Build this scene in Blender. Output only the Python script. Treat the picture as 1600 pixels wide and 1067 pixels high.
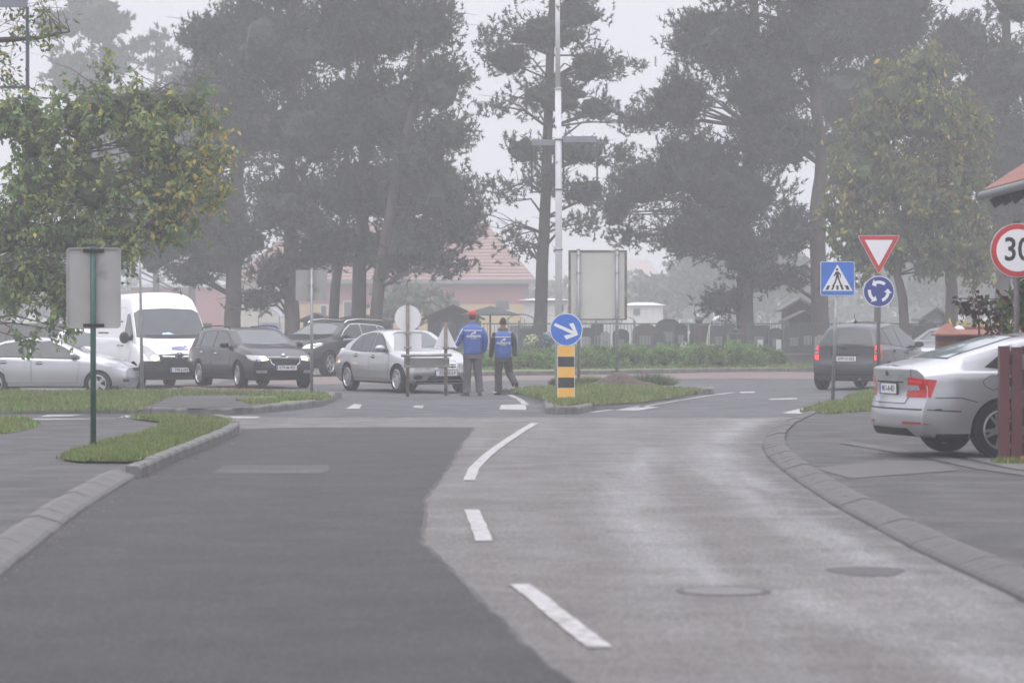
import bpy, bmesh, math, random
import numpy as np
from mathutils import Vector, Matrix
from mathutils.bvhtree import BVHTree
R = math.radians
random.seed(7)
for o in list(bpy.data.objects): bpy.data.objects.remove(o, do_unlink=True)
SC = bpy.context.scene
COL = SC.collection

# ------------------------------------------------------------------ camera, sky, sun, exposure
FPX, CAMH, HY = 4600.0, 1.67, 497.0          # focal length in photo pixels, eye height, horizon row
cam_d = bpy.data.cameras.new('camera'); cam = bpy.data.objects.new('camera', cam_d); COL.objects.link(cam)
cam_d.sensor_width = 36.0; cam_d.lens = 36.0 * FPX / 1600.0
cam_d.clip_start = 0.3; cam_d.clip_end = 4000
cam.location = (0, 0, CAMH); cam.rotation_euler = (R(90) - math.atan(36.5 / FPX), 0, 0)
cam_d.dof.use_dof = True; cam_d.dof.focus_distance = 62; cam_d.dof.aperture_fstop = 3.4
SC.camera = cam

SUN_EL, SUN_AZ = 62.0, 205.0
W = bpy.data.worlds.new('World'); SC.world = W; W.use_nodes = True
nt = W.node_tree; nt.nodes.clear()
def N(t, k, **kw):
    n = t.nodes.new(k)
    for a, b in kw.items(): setattr(n, a, b)
    return n
out = N(nt, 'ShaderNodeOutputWorld'); bg = N(nt, 'ShaderNodeBackground'); bg.inputs['Strength'].default_value = 0.1
sky = N(nt, 'ShaderNodeTexSky'); sky.sky_type = 'NISHITA'; sky.sun_disc = False
sky.sun_elevation = R(SUN_EL); sky.sun_rotation = R(SUN_AZ); sky.air_density = 1.0; sky.dust_density = 4.0
tc = N(nt, 'ShaderNodeTexCoord'); sep = N(nt, 'ShaderNodeSeparateXYZ'); nt.links.new(tc.outputs['Generated'], sep.inputs[0])
# overcast luminance: brighter towards the zenith (1 + 2 sin h) / 3
m1 = N(nt, 'ShaderNodeMath', operation='MAXIMUM'); nt.links.new(sep.outputs[2], m1.inputs[0]); m1.inputs[1].default_value = 0.0
m2 = N(nt, 'ShaderNodeMath', operation='MULTIPLY_ADD'); nt.links.new(m1.outputs[0], m2.inputs[0]); m2.inputs[1].default_value = 3.5; m2.inputs[2].default_value = 1.0
oc = N(nt, 'ShaderNodeMix', data_type='RGBA', blend_type='MULTIPLY'); oc.inputs[0].default_value = 1.0
oc.inputs[6].default_value = (5.65, 5.6, 6.15, 1); nt.links.new(m2.outputs[0], oc.inputs[7])
mx = N(nt, 'ShaderNodeMix', data_type='RGBA'); mx.inputs[0].default_value = 0.94
nt.links.new(sky.outputs[0], mx.inputs[6]); nt.links.new(oc.outputs[2], mx.inputs[7])
nt.links.new(mx.outputs[2], bg.inputs['Color']); nt.links.new(bg.outputs[0], out.inputs['Surface'])

sun_d = bpy.data.lights.new('sun', 'SUN'); sun_d.energy = 0.8; sun_d.angle = R(50); sun_d.color = (1, .94, .84)
sun = bpy.data.objects.new('sun', sun_d); COL.objects.link(sun)
sun.rotation_euler = (R(90 - SUN_EL), 0, R(-SUN_AZ + 180))
SC.view_settings.view_transform = 'Standard'; SC.view_settings.look = 'None'
SC.view_settings.exposure = 0.1; SC.view_settings.gamma = 1.0; SC.view_settings.use_curve_mapping = False
SC.render.engine = 'CYCLES'
SC.cycles.use_denoising = True
SC.cycles.max_bounces = 6; SC.cycles.diffuse_bounces = 3; SC.cycles.glossy_bounces = 3; SC.cycles.volume_bounces = 1
SC.cycles.transmission_bounces = 4; SC.cycles.transparent_max_bounces = 8
SC.cycles.use_adaptive_sampling = True; SC.cycles.adaptive_threshold = 0.02
SC.cycles.sample_clamp_indirect = 6

# ------------------------------------------------------------------ geometry helpers
def sstep(t): t = max(0.0, min(1.0, t)); return t * t * (3 - 2 * t)
def gz(x, y):                                   # the roundabout falls away gently towards the left
    return -0.26 * sstep((-6.5 - x) / 5.0) * sstep((y - 62) / 9.0)
def G(px, py, z=0.0):                           # ground point seen at a photo pixel
    Y = FPX * (CAMH - z) / (py - HY); return Vector(((px - 800) * Y / FPX, Y, z))
def P(px, py, Y): return Vector(((px - 800) * Y / FPX, Y, CAMH - (py - HY) * Y / FPX))
def PX(px, Y): return (px - 800) * Y / FPX
def PZ(py, Y): return CAMH - (py - HY) * Y / FPX

def tag(o, label=None, cat=None, group=None, kind=None):
    if label: o['label'] = label
    if cat: o['category'] = cat
    if group: o['group'] = group
    if kind: o['kind'] = kind
    return o
def link(name, me, parent=None, loc=None):
    o = bpy.data.objects.new(name, me); COL.objects.link(o)
    if parent is not None: o.parent = parent
    if loc is not None: o.location = loc
    return o
def empty(name, loc=(0, 0, 0), rz=0.0, **kw):
    o = bpy.data.objects.new(name, None); COL.objects.link(o); o.location = loc; o.rotation_euler = (0, 0, rz)
    o.empty_display_size = .2
    return tag(o, **kw)
def mesh_from_bm(name, bm, mats, smooth=None):
    me = bpy.data.meshes.new(name); bm.to_mesh(me); bm.free()
    if not isinstance(mats, (list, tuple)): mats = [mats]
    for m in mats: me.materials.append(m)
    if smooth is not None:
        me.polygons.foreach_set('use_smooth', [True] * len(me.polygons))
        me.set_sharp_from_angle(angle=R(smooth))
    return me
def bobj(name, bm, mats, parent=None, smooth=None, loc=None):
    return link(name, mesh_from_bm(name, bm, mats, smooth), parent, loc)
def box(bm, x0, x1, y0, y1, z0, z1, mi=0, M=None):
    vs = [bm.verts.new((x, y, z)) for z in (z0, z1) for x, y in ((x0, y0), (x1, y0), (x1, y1), (x0, y1))]
    if M is not None:
        for v in vs: v.co = M @ v.co
    for f in ((3, 2, 1, 0), (4, 5, 6, 7), (0, 1, 5, 4), (1, 2, 6, 5), (2, 3, 7, 6), (3, 0, 4, 7)):
        bm.faces.new([vs[i] for i in f]).material_index = mi
    return vs
def tube(bm, pts, rads, seg=8, mi=0, caps=True):
    pts = [Vector(p) for p in pts]
    if not isinstance(rads, (list, tuple)): rads = [rads] * len(pts)
    rings = []
    up = Vector((0, 0, 1))
    for i, p in enumerate(pts):
        d = (pts[min(i + 1, len(pts) - 1)] - pts[max(i - 1, 0)]).normalized()
        a = d.cross(up if abs(d.z) < .9 else Vector((1, 0, 0))).normalized(); b = a.cross(d).normalized()
        rings.append([bm.verts.new(p + (a * math.cos(2 * math.pi * k / seg) + b * math.sin(2 * math.pi * k / seg)) * rads[i]) for k in range(seg)])
    for i in range(len(rings) - 1):
        for k in range(seg):
            f = bm.faces.new((rings[i][k], rings[i][(k + 1) % seg], rings[i + 1][(k + 1) % seg], rings[i + 1][k])); f.material_index = mi; f.smooth = True
    if caps:
        bm.faces.new(rings[0][::-1]).material_index = mi; bm.faces.new(rings[-1]).material_index = mi
def lathe(bm, prof, seg=24, axis='z', mi=0, M=None):
    rings = []
    for r, h in prof:
        ring = []
        for k in range(seg):
            a = 2 * math.pi * k / seg; c, s = math.cos(a) * r, math.sin(a) * r
            co = Vector((c, s, h)) if axis == 'z' else Vector((c, h, s))
            if M is not None: co = M @ co
            ring.append(bm.verts.new(co))
        rings.append(ring)
    for i in range(len(rings) - 1):
        for k in range(seg):
            f = bm.faces.new((rings[i][k], rings[i][(k + 1) % seg], rings[i + 1][(k + 1) % seg], rings[i + 1][k])); f.material_index = mi; f.smooth = True
    return rings
def prism(bm, poly, d0, d1, plane='xz', mi=0, M=None, mi_side=None):
    """extrude a 2D polygon; plane xz -> depth along y, xy -> depth along z, yz -> depth along x"""
    def mk(p, d):
        c = {'xz': (p[0], d, p[1]), 'xy': (p[0], p[1], d), 'yz': (d, p[0], p[1])}[plane]
        v = Vector(c); return bm.verts.new(M @ v if M is not None else v)
    a = [mk(p, d0) for p in poly]; b = [mk(p, d1) for p in poly]; n = len(poly)
    fs = [bm.faces.new(a), bm.faces.new(b[::-1])]
    for f in fs: f.material_index = mi
    for i in range(n):
        f = bm.faces.new((a[i], b[i], b[(i + 1) % n], a[(i + 1) % n])); f.material_index = mi if mi_side is None else mi_side
    return fs
def fixn(bm): bmesh.ops.recalc_face_normals(bm, faces=bm.faces[:])
def lerp(a, b, t): return a + (b - a) * t
def interp(tab, x):
    xs = [t[0] for t in tab]; ys = [t[1] for t in tab]; return float(np.interp(x, xs, ys))

# ------------------------------------------------------------------ materials
MATS = {}
def pm(name, c1, c2=None, scale=3.0, rough=.6, rough2=None, metal=0.0, bump=0.0, bscale=None, coat=0.0, spec=.5, detail=4, emit=None, es=0.0,
       c3=None, scale3=None, w3=(.55, .75), stretch=None, attr=None, coords='Object', trans=0.0):
    if name in MATS: return MATS[name]
    m = bpy.data.materials.new(name); m.use_nodes = True; t = m.node_tree; b = t.nodes['Principled BSDF']
    c = lambda v: (v[0], v[1], v[2], 1)
    b.inputs['Base Color'].default_value = c(c1); b.inputs['Roughness'].default_value = rough; b.inputs['Metallic'].default_value = metal
    b.inputs['Coat Weight'].default_value = coat; b.inputs['Coat Roughness'].default_value = .06; b.inputs['Specular IOR Level'].default_value = spec
    if trans: b.inputs['Transmission Weight'].default_value = trans
    co = N(t, 'ShaderNodeTexCoord'); src = co.outputs[coords]
    if stretch:
        mp = N(t, 'ShaderNodeMapping'); mp.inputs['Scale'].default_value = stretch; t.links.new(src, mp.inputs[0]); src = mp.outputs[0]
    last = None
    if c2 is not None:
        nz = N(t, 'ShaderNodeTexNoise'); nz.inputs['Scale'].default_value = scale; nz.inputs['Detail'].default_value = detail; t.links.new(src, nz.inputs['Vector'])
        mr = N(t, 'ShaderNodeMapRange'); mr.inputs[1].default_value = .32; mr.inputs[2].default_value = .68; t.links.new(nz.outputs[0], mr.inputs[0])
        mi = N(t, 'ShaderNodeMix', data_type='RGBA'); mi.inputs[6].default_value = c(c1); mi.inputs[7].default_value = c(c2); t.links.new(mr.outputs[0], mi.inputs[0])
        last = mi.outputs[2]
        if rough2 is not None:
            rr = N(t, 'ShaderNodeMapRange'); rr.inputs[3].default_value = rough; rr.inputs[4].default_value = rough2; t.links.new(mr.outputs[0], rr.inputs[0]); t.links.new(rr.outputs[0], b.inputs['Roughness'])
    if c3 is not None:
        nz3 = N(t, 'ShaderNodeTexNoise'); nz3.inputs['Scale'].default_value = scale3 or scale * .3; nz3.inputs['Detail'].default_value = 6; t.links.new(src, nz3.inputs['Vector'])
        mr3 = N(t, 'ShaderNodeMapRange'); mr3.inputs[1].default_value = w3[0]; mr3.inputs[2].default_value = w3[1]; t.links.new(nz3.outputs[0], mr3.inputs[0])
        mi3 = N(t, 'ShaderNodeMix', data_type='RGBA'); mi3.inputs[7].default_value = c(c3); t.links.new(mr3.outputs[0], mi3.inputs[0])
        if last: t.links.new(last, mi3.inputs[6])
        else: mi3.inputs[6].default_value = c(c1)
        last = mi3.outputs[2]
    if attr:
        at = N(t, 'ShaderNodeAttribute'); at.attribute_name = attr
        ma = N(t, 'ShaderNodeMix', data_type='RGBA', blend_type='MULTIPLY'); ma.inputs[0].default_value = 1
        if last: t.links.new(last, ma.inputs[6])
        else: ma.inputs[6].default_value = c(c1)
        t.links.new(at.outputs['Color'], ma.inputs[7]); last = ma.outputs[2]
    if last: t.links.new(last, b.inputs['Base Color'])
    if bump:
        nb = N(t, 'ShaderNodeTexNoise'); nb.inputs['Scale'].default_value = bscale or scale * 4; nb.inputs['Detail'].default_value = 5; t.links.new(src, nb.inputs['Vector'])
        bp = N(t, 'ShaderNodeBump'); bp.inputs['Strength'].default_value = bump; bp.inputs['Distance'].default_value = .02; t.links.new(nb.outputs[0], bp.inputs['Height']); t.links.new(bp.outputs[0], b.inputs['Normal'])
    if emit: b.inputs['Emission Color'].default_value = c(emit); b.inputs['Emission Strength'].default_value = es
    MATS[name] = m; return m

def asphalt(name, dark, light, wear, wearattr=False, speck=.5, rough=(.62, .85), brown=None, streak=True, crack=0.5, grain=.22):
    m = bpy.data.materials.new(name); m.use_nodes = True; t = m.node_tree; b = t.nodes['Principled BSDF']; L = t.links
    co = N(t, 'ShaderNodeTexCoord'); v = co.outputs['Object']
    def noise(s, d=4, vec=None, dist=0):
        n = N(t, 'ShaderNodeTexNoise'); n.inputs['Scale'].default_value = s; n.inputs['Detail'].default_value = d; n.inputs['Distortion'].default_value = dist; L.new(vec or v, n.inputs['Vector']); return n.outputs[0]
    def mr(x, a, bb, c=0, d=1):
        n = N(t, 'ShaderNodeMapRange'); L.new(x, n.inputs[0])
        for i, q in zip((1, 2, 3, 4), (a, bb, c, d)): n.inputs[i].default_value = q
        return n.outputs[0]
    def mix(f, a, bb, bt='MIX'):
        n = N(t, 'ShaderNodeMix', data_type='RGBA', blend_type=bt)
        if isinstance(f, float): n.inputs[0].default_value = f
        else: L.new(f, n.inputs[0])
        for i, q in ((6, a), (7, bb)):
            if isinstance(q, tuple): n.inputs[i].default_value = (*q, 1)
            else: L.new(q, n.inputs[i])
        return n.outputs[2]
    mp = N(t, 'ShaderNodeMapping'); mp.inputs['Scale'].default_value = (1.6, .13, 1); L.new(v, mp.inputs[0])
    col = mix(mr(noise(.5, 6), .2, .8), dark, light)
    if streak: col = mix(mr(noise(1.0, 5, mp.outputs[0], .4), .45, .8, 0, .45), col, wear)
    if wearattr:
        at = N(t, 'ShaderNodeAttribute'); at.attribute_name = 'wear'
        mu = N(t, 'ShaderNodeMath', operation='MULTIPLY'); L.new(at.outputs['Fac'], mu.inputs[0]); L.new(mr(noise(1.7, 7, mp.outputs[0], .6), .28, .68, .15, 1.3), mu.inputs[1])
        col = mix(mu.outputs[0], col, wear)
        at2 = N(t, 'ShaderNodeAttribute'); at2.attribute_name = 'grime'
        mu2 = N(t, 'ShaderNodeMath', operation='MULTIPLY'); L.new(at2.outputs['Fac'], mu2.inputs[0]); L.new(mr(noise(2.5, 6), .3, .65, .2, 1), mu2.inputs[1])
        col = mix(mu2.outputs[0], col, tuple(c * .42 for c in dark))
    if brown: col = mix(mr(noise(1.1, 6), .5, .75, 0, .6), col, brown)
    lf = mr(noise(.16, 3), .3, .7, .89, 1.11); cl_ = N(t, 'ShaderNodeCombineColor')
    for i in range(3): L.new(lf, cl_.inputs[i])
    col = mix(1.0, col, cl_.outputs[0], 'MULTIPLY')
    vo = N(t, 'ShaderNodeTexVoronoi'); vo.inputs['Scale'].default_value = 70; L.new(v, vo.inputs['Vector'])
    sp = mr(vo.outputs['Distance'], .05, .5, 1 + speck, 1 - speck)
    cc = N(t, 'ShaderNodeCombineColor')
    for i in range(3): L.new(sp, cc.inputs[i])
    col = mix(1.0, col, cc.outputs[0], 'MULTIPLY')
    mg = N(t, 'ShaderNodeMapping'); mg.inputs['Scale'].default_value = (1, .3, 1); L.new(v, mg.inputs[0])
    vg = N(t, 'ShaderNodeTexVoronoi'); vg.inputs['Scale'].default_value = 34; L.new(mg.outputs[0], vg.inputs['Vector'])
    gg = mr(vg.outputs['Distance'], .05, .75, 1 + grain, 1 - grain); cg = N(t, 'ShaderNodeCombineColor')
    for i in range(3): L.new(gg, cg.inputs[i])
    col = mix(1.0, col, cg.outputs[0], 'MULTIPLY')
    col2 = mr(noise(9, 5), .3, .7, .95, 1.05); cc2 = N(t, 'ShaderNodeCombineColor')
    for i in range(3): L.new(col2, cc2.inputs[i])
    col = mix(1.0, col, cc2.outputs[0], 'MULTIPLY')
    if crack:
        vc = N(t, 'ShaderNodeTexVoronoi'); vc.feature = 'DISTANCE_TO_EDGE'; vc.inputs['Scale'].default_value = .22
        nv = N(t, 'ShaderNodeTexNoise'); nv.inputs['Scale'].default_value = 1.3; nv.inputs['Detail'].default_value = 6; L.new(v, nv.inputs['Vector'])
        va = N(t, 'ShaderNodeVectorMath', operation='MULTIPLY_ADD'); L.new(nv.outputs['Color'], va.inputs[0]); va.inputs[1].default_value = (1.3, 1.3, 0); L.new(v, va.inputs[2]); L.new(va.outputs[0], vc.inputs['Vector'])
        col = mix(mr(vc.outputs['Distance'], .0, .006, crack, 0), col, tuple(c * .35 for c in dark))
    L.new(col, b.inputs['Base Color'])
    L.new(mr(noise(1.3, 5), .35, .65, rough[0], rough[1]), b.inputs['Roughness']); b.inputs['Specular IOR Level'].default_value = .5
    bp = N(t, 'ShaderNodeBump'); bp.inputs['Strength'].default_value = .5; bp.inputs['Distance'].default_value = .01; L.new(vo.outputs['Distance'], bp.inputs['Height']); L.new(bp.outputs[0], b.inputs['Normal'])
    MATS[name] = m; return m

M_old = asphalt('old_asphalt', (.156, .145, .135), (.188, .176, .165), (.34, .34, .345), True, brown=(.165, .15, .138))
M_new = asphalt('new_asphalt', (.057, .055, .053), (.071, .0685, .0665), (.092, .090, .089), False, speck=.8, crack=0, rough=(.74, .82), grain=.3)
M_round = asphalt('roundabout_asphalt', (.088, .088, .095), (.115, .115, .122), (.14, .14, .148), False, crack=.3)
M_pave = asphalt('pavement_asphalt', (.062, .060, .060), (.088, .085, .084), (.115, .112, .11), False, brown=(.105, .093, .082), streak=True)
M_conc = pm('kerb_concrete', (.165, .163, .16), (.11, .109, .107), 4, .85, bump=.4, bscale=30, c3=(.07, .068, .06), scale3=2.2, coords='Object')
M_conc2 = pm('worn_kerb_concrete', (.105, .102, .098), (.072, .07, .068), 5, .8, bump=.5, bscale=25, c3=(.075, .07, .062), scale3=2.0)
M_conc3 = pm('dropped_kerb_concrete', (.125, .122, .118), (.10, .098, .095), 5, .85, bump=.5, bscale=25, c3=(.07, .066, .06), scale3=2.0)
M_white = pm('road_paint', (.38, .375, .37), (.29, .285, .28), 9, .7, c3=(.19, .185, .18), scale3=9, w3=(.50, .66), bump=.2)
M_brickpave = pm('red_paving', (.17, .125, .11), (.14, .112, .10), 6, .85, c3=(.13, .10, .09), scale3=2)
M_soil = pm('soil', (.05, .035, .027), (.09, .065, .05), 14, .95, bump=.9, bscale=25)
M_turf = pm('turf', (.10, .15, .045), (.14, .17, .06), 5, .95, c3=(.16, .13, .08), scale3=1.2, w3=(.6, .75), bump=.6, bscale=40)
M_field = pm('field', (.06, .08, .035), (.08, .085, .05), .3, .95)
M_galv = pm('galvanised_steel', (.33, .34, .35), (.25, .255, .26), 12, .45, metal=.55, c3=(.16, .12, .09), scale3=5, w3=(.6, .8))
M_rusty = pm('rusty_steel', (.23, .21, .2), (.16, .12, .10), 8, .7, metal=.3, c3=(.15, .07, .04), scale3=6, w3=(.5, .7))
M_greenp = pm('green_post_paint', (.012, .085, .062), (.01, .06, .05), 6, .5, c3=(.045, .05, .045), scale3=5, w3=(.55, .7))
M_signback = pm('sign_back', (.37, .37, .365), (.31, .31, .30), 3, .6, metal=.2, c3=(.2, .2, .19), scale3=4, w3=(.58, .8))
M_signw = pm('sign_white', (.74, .74, .76), None, rough=.4)
M_signr = pm('sign_red', (.50, .035, .04), (.42, .03, .035), 4, .4)
M_signb = pm('sign_blue', (.03, .16, .58), (.025, .13, .5), 3, .4)
M_signb2 = pm('sign_navy', (.018, .045, .25), (.015, .04, .21), 3, .4)
M_blk = pm('black_print', (.018, .018, .02), None, rough=.45)
M_orange = pm('sign_orange', (.80, .44, .07), (.76, .41, .065), 5, .45)
M_rubber = pm('rubber', (.010, .010, .011), (.016, .016, .016), 9, .85, spec=.12)
M_dark = pm('dark_cavity', (.006, .006, .007), None, rough=.9)
M_plastic = pm('black_plastic', (.014, .014, .015), (.02, .02, .021), 6, .55, spec=.25)
M_chrome = pm('chrome', (.75, .76, .78), None, rough=.14, metal=1.0)
M_alloy = pm('alloy', (.45, .455, .47), None, rough=.3, metal=.8)
M_glass = pm('car_glass', (.028, .034, .036), None, rough=.05, spec=.5)
M_glass2 = pm('light_car_glass', (.05, .068, .068), (.035, .045, .045), 2, .05, spec=.6)
M_lampglass = pm('lamp_glass', (.34, .34, .35), (.2, .2, .21), 25, .12, spec=.8, coat=1)
M_lit = pm('headlamp_lit', (.9, .8, .6), None, rough=.3, emit=(1, .80, .52), es=3.2)
M_drl = pm('daylight_lit', (.9, .9, .9), None, rough=.3, emit=(1, .97, .9), es=1.4)
M_amber = pm('amber_lamp', (.6, .2, .05), None, rough=.2, coat=1)
M_red = pm('tail_red', (.5, .009, .011), (.36, .007, .009), 14, .2, coat=.3)
M_redlit = pm('tail_red_lit', (.8, .03, .02), None, rough=.2, emit=(1, .06, .04), es=.9)
M_plate = pm('plate_white', (.62, .62, .63), None, rough=.5)
M_platebl = pm('plate_blue', (.05, .1, .42), None, rough=.5)
M_bark = pm('bark', (.06, .048, .042), (.10, .085, .075), 5, .95, bump=.9, bscale=12, stretch=(1, 1, .25))
# ------------------------------------------------------------------ ground, road, pavements
def sheet(name, pts, dz, mat, cell=1.0, parent=None, kind='structure', follow=True, attrs=None, thick=0):
    bm = bmesh.new(); vs = [bm.verts.new((p[0], p[1], 0)) for p in pts]; bm.faces.new(vs)
    xs = [p[0] for p in pts]; ys = [p[1] for p in pts]
    def cuts(lo, hi, ax):
        k = math.floor(lo / cell) * cell + cell
        while k < hi:
            no = (1, 0, 0) if ax == 0 else (0, 1, 0); co = (k, 0, 0) if ax == 0 else (0, k, 0)
            bmesh.ops.bisect_plane(bm, geom=bm.verts[:] + bm.edges[:] + bm.faces[:], plane_co=co, plane_no=no); k += cell
    if cell: cuts(min(xs), max(xs), 0); cuts(min(ys), max(ys), 1)
    if len(pts) > 4: bmesh.ops.triangulate(bm, faces=[f for f in bm.faces if len(f.verts) > 4])
    if thick:
        r = bmesh.ops.extrude_face_region(bm, geom=bm.faces[:]); 
        for v in [g for g in r['geom'] if isinstance(g, bmesh.types.BMVert)]: v.co.z = thick
    fixn(bm)
    for v in bm.verts: v.co.z += dz + (gz(v.co.x, v.co.y) if follow else 0)
    if not thick:
        if sum(f.normal.z for f in bm.faces) < 0: bmesh.ops.reverse_faces(bm, faces=bm.faces[:])
    o = bobj(name, bm, mat, parent)
    if kind and parent is None: o['kind'] = kind
    return o
bm = bmesh.new()
gx = [-2500, -600, -150, -60, -30] + [-30 + i * 1.5 for i in range(1, 21)] + [30, 150, 600, 2500]
gy = [-30, 30, 60] + [60 + i * 1.5 for i in range(1, 14)] + [100, 200, 600, 3000]
gv = [[bm.verts.new((x, y, gz(x, y) - .05)) for x in gx] for y in gy]
for j in range(len(gy) - 1):
    for i in range(len(gx) - 1): bm.faces.new((gv[j][i], gv[j][i + 1], gv[j + 1][i + 1], gv[j + 1][i]))
g = bobj('ground', bm, M_field); tag(g, 'flat grassy ground around and beyond the road junction', kind='structure')

# old light asphalt with worn wheel streaks
def dpoly(p, pl):
    best = 1e9
    for a, b in zip(pl[:-1], pl[1:]):
        ab = (b[0] - a[0], b[1] - a[1]); ap = (p[0] - a[0], p[1] - a[1]); t = max(0, min(1, (ap[0] * ab[0] + ap[1] * ab[1]) / (ab[0] ** 2 + ab[1] ** 2 + 1e-9)))
        best = min(best, math.hypot(ap[0] - ab[0] * t, ap[1] - ab[1] * t))
    return best
pxl = lambda L, z=0.0: [tuple(G(q[0], q[1], z)[:2]) for q in L]
wear1 = pxl([(1180, 655), (1120, 690), (1130, 730), (1210, 780), (1330, 850), (1500, 920), (1750, 1060)])
wear2 = pxl([(1010, 700), (990, 760), (1000, 820), (1070, 890), (1100, 910)])
wear3 = pxl([(1250, 925), (1400, 990), (1560, 1055), (1800, 1150)])
wear4 = pxl([(1030, 840), (1090, 900)])
grimeR = pxl([(1230, 655), (1185, 680), (1180, 705), (1205, 735), (1240, 765), (1330, 820), (1450, 880), (1580, 940), (1800, 1060)])
bm = bmesh.new()
nx = [-60, -40, -25, -15, -9] + [-6 + i * .25 for i in range(0, 53)] + [9, 15, 25, 40, 60]
ny = [4, 8, 11] + [12 + i * .35 for i in range(0, 120)] + [56, 60, 64, 68, 72, 76, 80, 84, 88, 92, 96, 99.2]
vv = [[bm.verts.new((x, y, gz(x, y))) for x in nx] for y in ny]
for j in range(len(ny) - 1):
    for i in range(len(nx) - 1): bm.faces.new((vv[j][i], vv[j][i + 1], vv[j + 1][i + 1], vv[j + 1][i]))
me = mesh_from_bm('road', bm, M_old)
wa = me.attributes.new('wear', 'FLOAT', 'POINT'); ga = me.attributes.new('grime', 'FLOAT', 'POINT')
for i, v in enumerate(me.vertices):
    p = v.co; w = 0
    if p.y < 58:
        for pl, wd, k in ((wear1, .62, 1.0), (wear2, .42, .8), (wear3, .33, .85), (wear4, .3, .7)): w = max(w, k * (1 - sstep(dpoly(p, pl) / wd)))
        ga.data[i].value = .85 * (1 - sstep(dpoly(p, grimeR) / .42))
    wa.data[i].value = w
road = link('road', me); tag(road, 'worn light grey asphalt road leading to the roundabout', kind='structure')
for nm, pts in (('roundabout_road', [(-60, 49.6), (-7, 49.7), (-2.9, 49.55), (0, 49.6), (2.4, 49.45), (4.8, 49.7), (60, 49.6), (60, 99), (-60, 99)]),):
    o = sheet(nm, pts, .003, M_round, 2.5); tag(o, 'darker asphalt carriageway of the roundabout', kind='structure')
# dark resurfaced half of the road, its edge ragged
edge = [(742, 668), (728, 686), (715, 705), (703, 726), (690, 745), (676, 762), (665, 779), (663, 800), (659, 830), (657, 846), (668, 857), (700, 884), (727, 915), (747, 940), (775, 962), (806, 996), (850, 1033), (905, 1080), (1010, 1170), (1200, 1330)]
left_edge = [(-400, 1250), (-150, 1010), (0, 902), (60, 853), (120, 806), (160, 778), (215, 746), (270, 722), (330, 697), (374, 678), (378, 671), (430, 668.5), (600, 667.5)]
pts = pxl(edge + left_edge)
nr = random.Random(3); jag = []
for a, b in zip(pts[:len(edge) - 1], pts[1:len(edge)]):
    for k in range(4):
        t = k / 4; jag.append((lerp(a[0], b[0], t) + nr.uniform(-.018, .018), lerp(a[1], b[1], t)))
o = sheet('resurfaced_road', jag + pts[len(edge) - 1:], .004, M_new, 0); tag(o, 'dark resurfaced asphalt patch on the near left lane', kind='structure')

# the tarry joint along the ragged edge of the new asphalt
bm = bmesh.new(); A_, B_ = [], []; jr = random.Random(8)
for i, p in enumerate(jag):
    q = Vector((p[0], p[1])); d = (Vector(jag[min(i + 1, len(jag) - 1)]) - Vector(jag[max(i - 1, 0)])).normalized(); n_ = Vector((-d.y, d.x)); w_ = jr.uniform(.004, .028)
    A_.append(bm.verts.new((*(q + n_ * w_), .0052))); B_.append(bm.verts.new((*(q - n_ * w_ * .7), .0052)))
for i in range(len(jag) - 1): bm.faces.new((A_[i], A_[i + 1], B_[i + 1], B_[i]))
o = bobj('asphalt_joint', bm, pm('joint_tar', (.04, .038, .037), (.075, .072, .07), 7, .8)); tag(o, 'dark ragged joint between the new and the old asphalt', kind='structure')
# a painted line with some width along a path
def stripe(name, pxpts, w, dz=.0075, label=None, w2=None):
    pts = [G(*p) if not isinstance(p, Vector) else p for p in pxpts]
    pts = [p for a, b in zip(pts[:-1], pts[1:]) for p in [a.lerp(b, k / 4) for k in range(4)]] + [pts[-1]]
    bm = bmesh.new(); L_, R_ = [], []
    for i, p in enumerate(pts):
        d = (pts[min(i + 1, len(pts) - 1)] - pts[max(i - 1, 0)]).normalized(); n = Vector((-d.y, d.x, 0)); ww = w if w2 is None else lerp(w, w2, i / (len(pts) - 1))
        jj = random.uniform(-.006, .006)
        for lst, s in ((L_, 1), (R_, -1)):
            q = p + n * (ww / 2 * s + jj); q.z = gz(q.x, q.y) + dz; lst.append(bm.verts.new(q))
    for i in range(len(pts) - 1): bm.faces.new((R_[i], R_[i + 1], L_[i + 1], L_[i]))
    o = bobj(name, bm, M_white); tag(o, label, kind='structure'); return o
def patch_line(name, pxpoly, label, dz=.0075):
    o = sheet(name, pxl(pxpoly), dz, M_white, 0); tag(o, label, kind='structure')
stripe('lane_marking', [(937, 1013), (905, 988), (865, 957), (835, 931), (811, 914)], .13, label='long white centre dash nearest the camera')
stripe('lane_marking', [(757, 846), (747, 820), (736, 797)], .13, label='short white centre dash')
stripe('lane_marking', [(733, 751), (740, 733), (760, 712), (790, 690), (818, 672), (836, 661.5)], .12, label='curved white centre line leading to the splitter island')
stripe('lane_marking', [(822, 633), (812, 624), (795, 617), (770, 612)], .12, label='white edge line left of the splitter island')
stripe('lane_marking', [(925, 644.5), (955, 640.5)], .14, label='short white dash beside the yellow and black column')
stripe('lane_marking', [(1000, 636.5), (1060, 626), (1110, 618), (1145, 613.5)], .14, label='white edge line along the right side of the splitter island')
patch_line('crossing_marking', [(960, 641.5), (995, 634.5), (1030, 636.5), (998, 641.5)], 'white crossing bar at the right of the splitter island')
patch_line('crossing_marking', [(783, 633), (822, 632), (822, 641), (780, 640)], 'white crossing bar at the left of the splitter island')
patch_line('crossing_marking', [(540, 639), (553, 631.5), (565, 632.5), (562, 639)], 'faint white crossing bar by the left kerb')
patch_line('crossing_marking', [(645, 637), (648, 634), (662, 634), (660, 638)], 'worn white crossing bar in mid lane')
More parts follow.
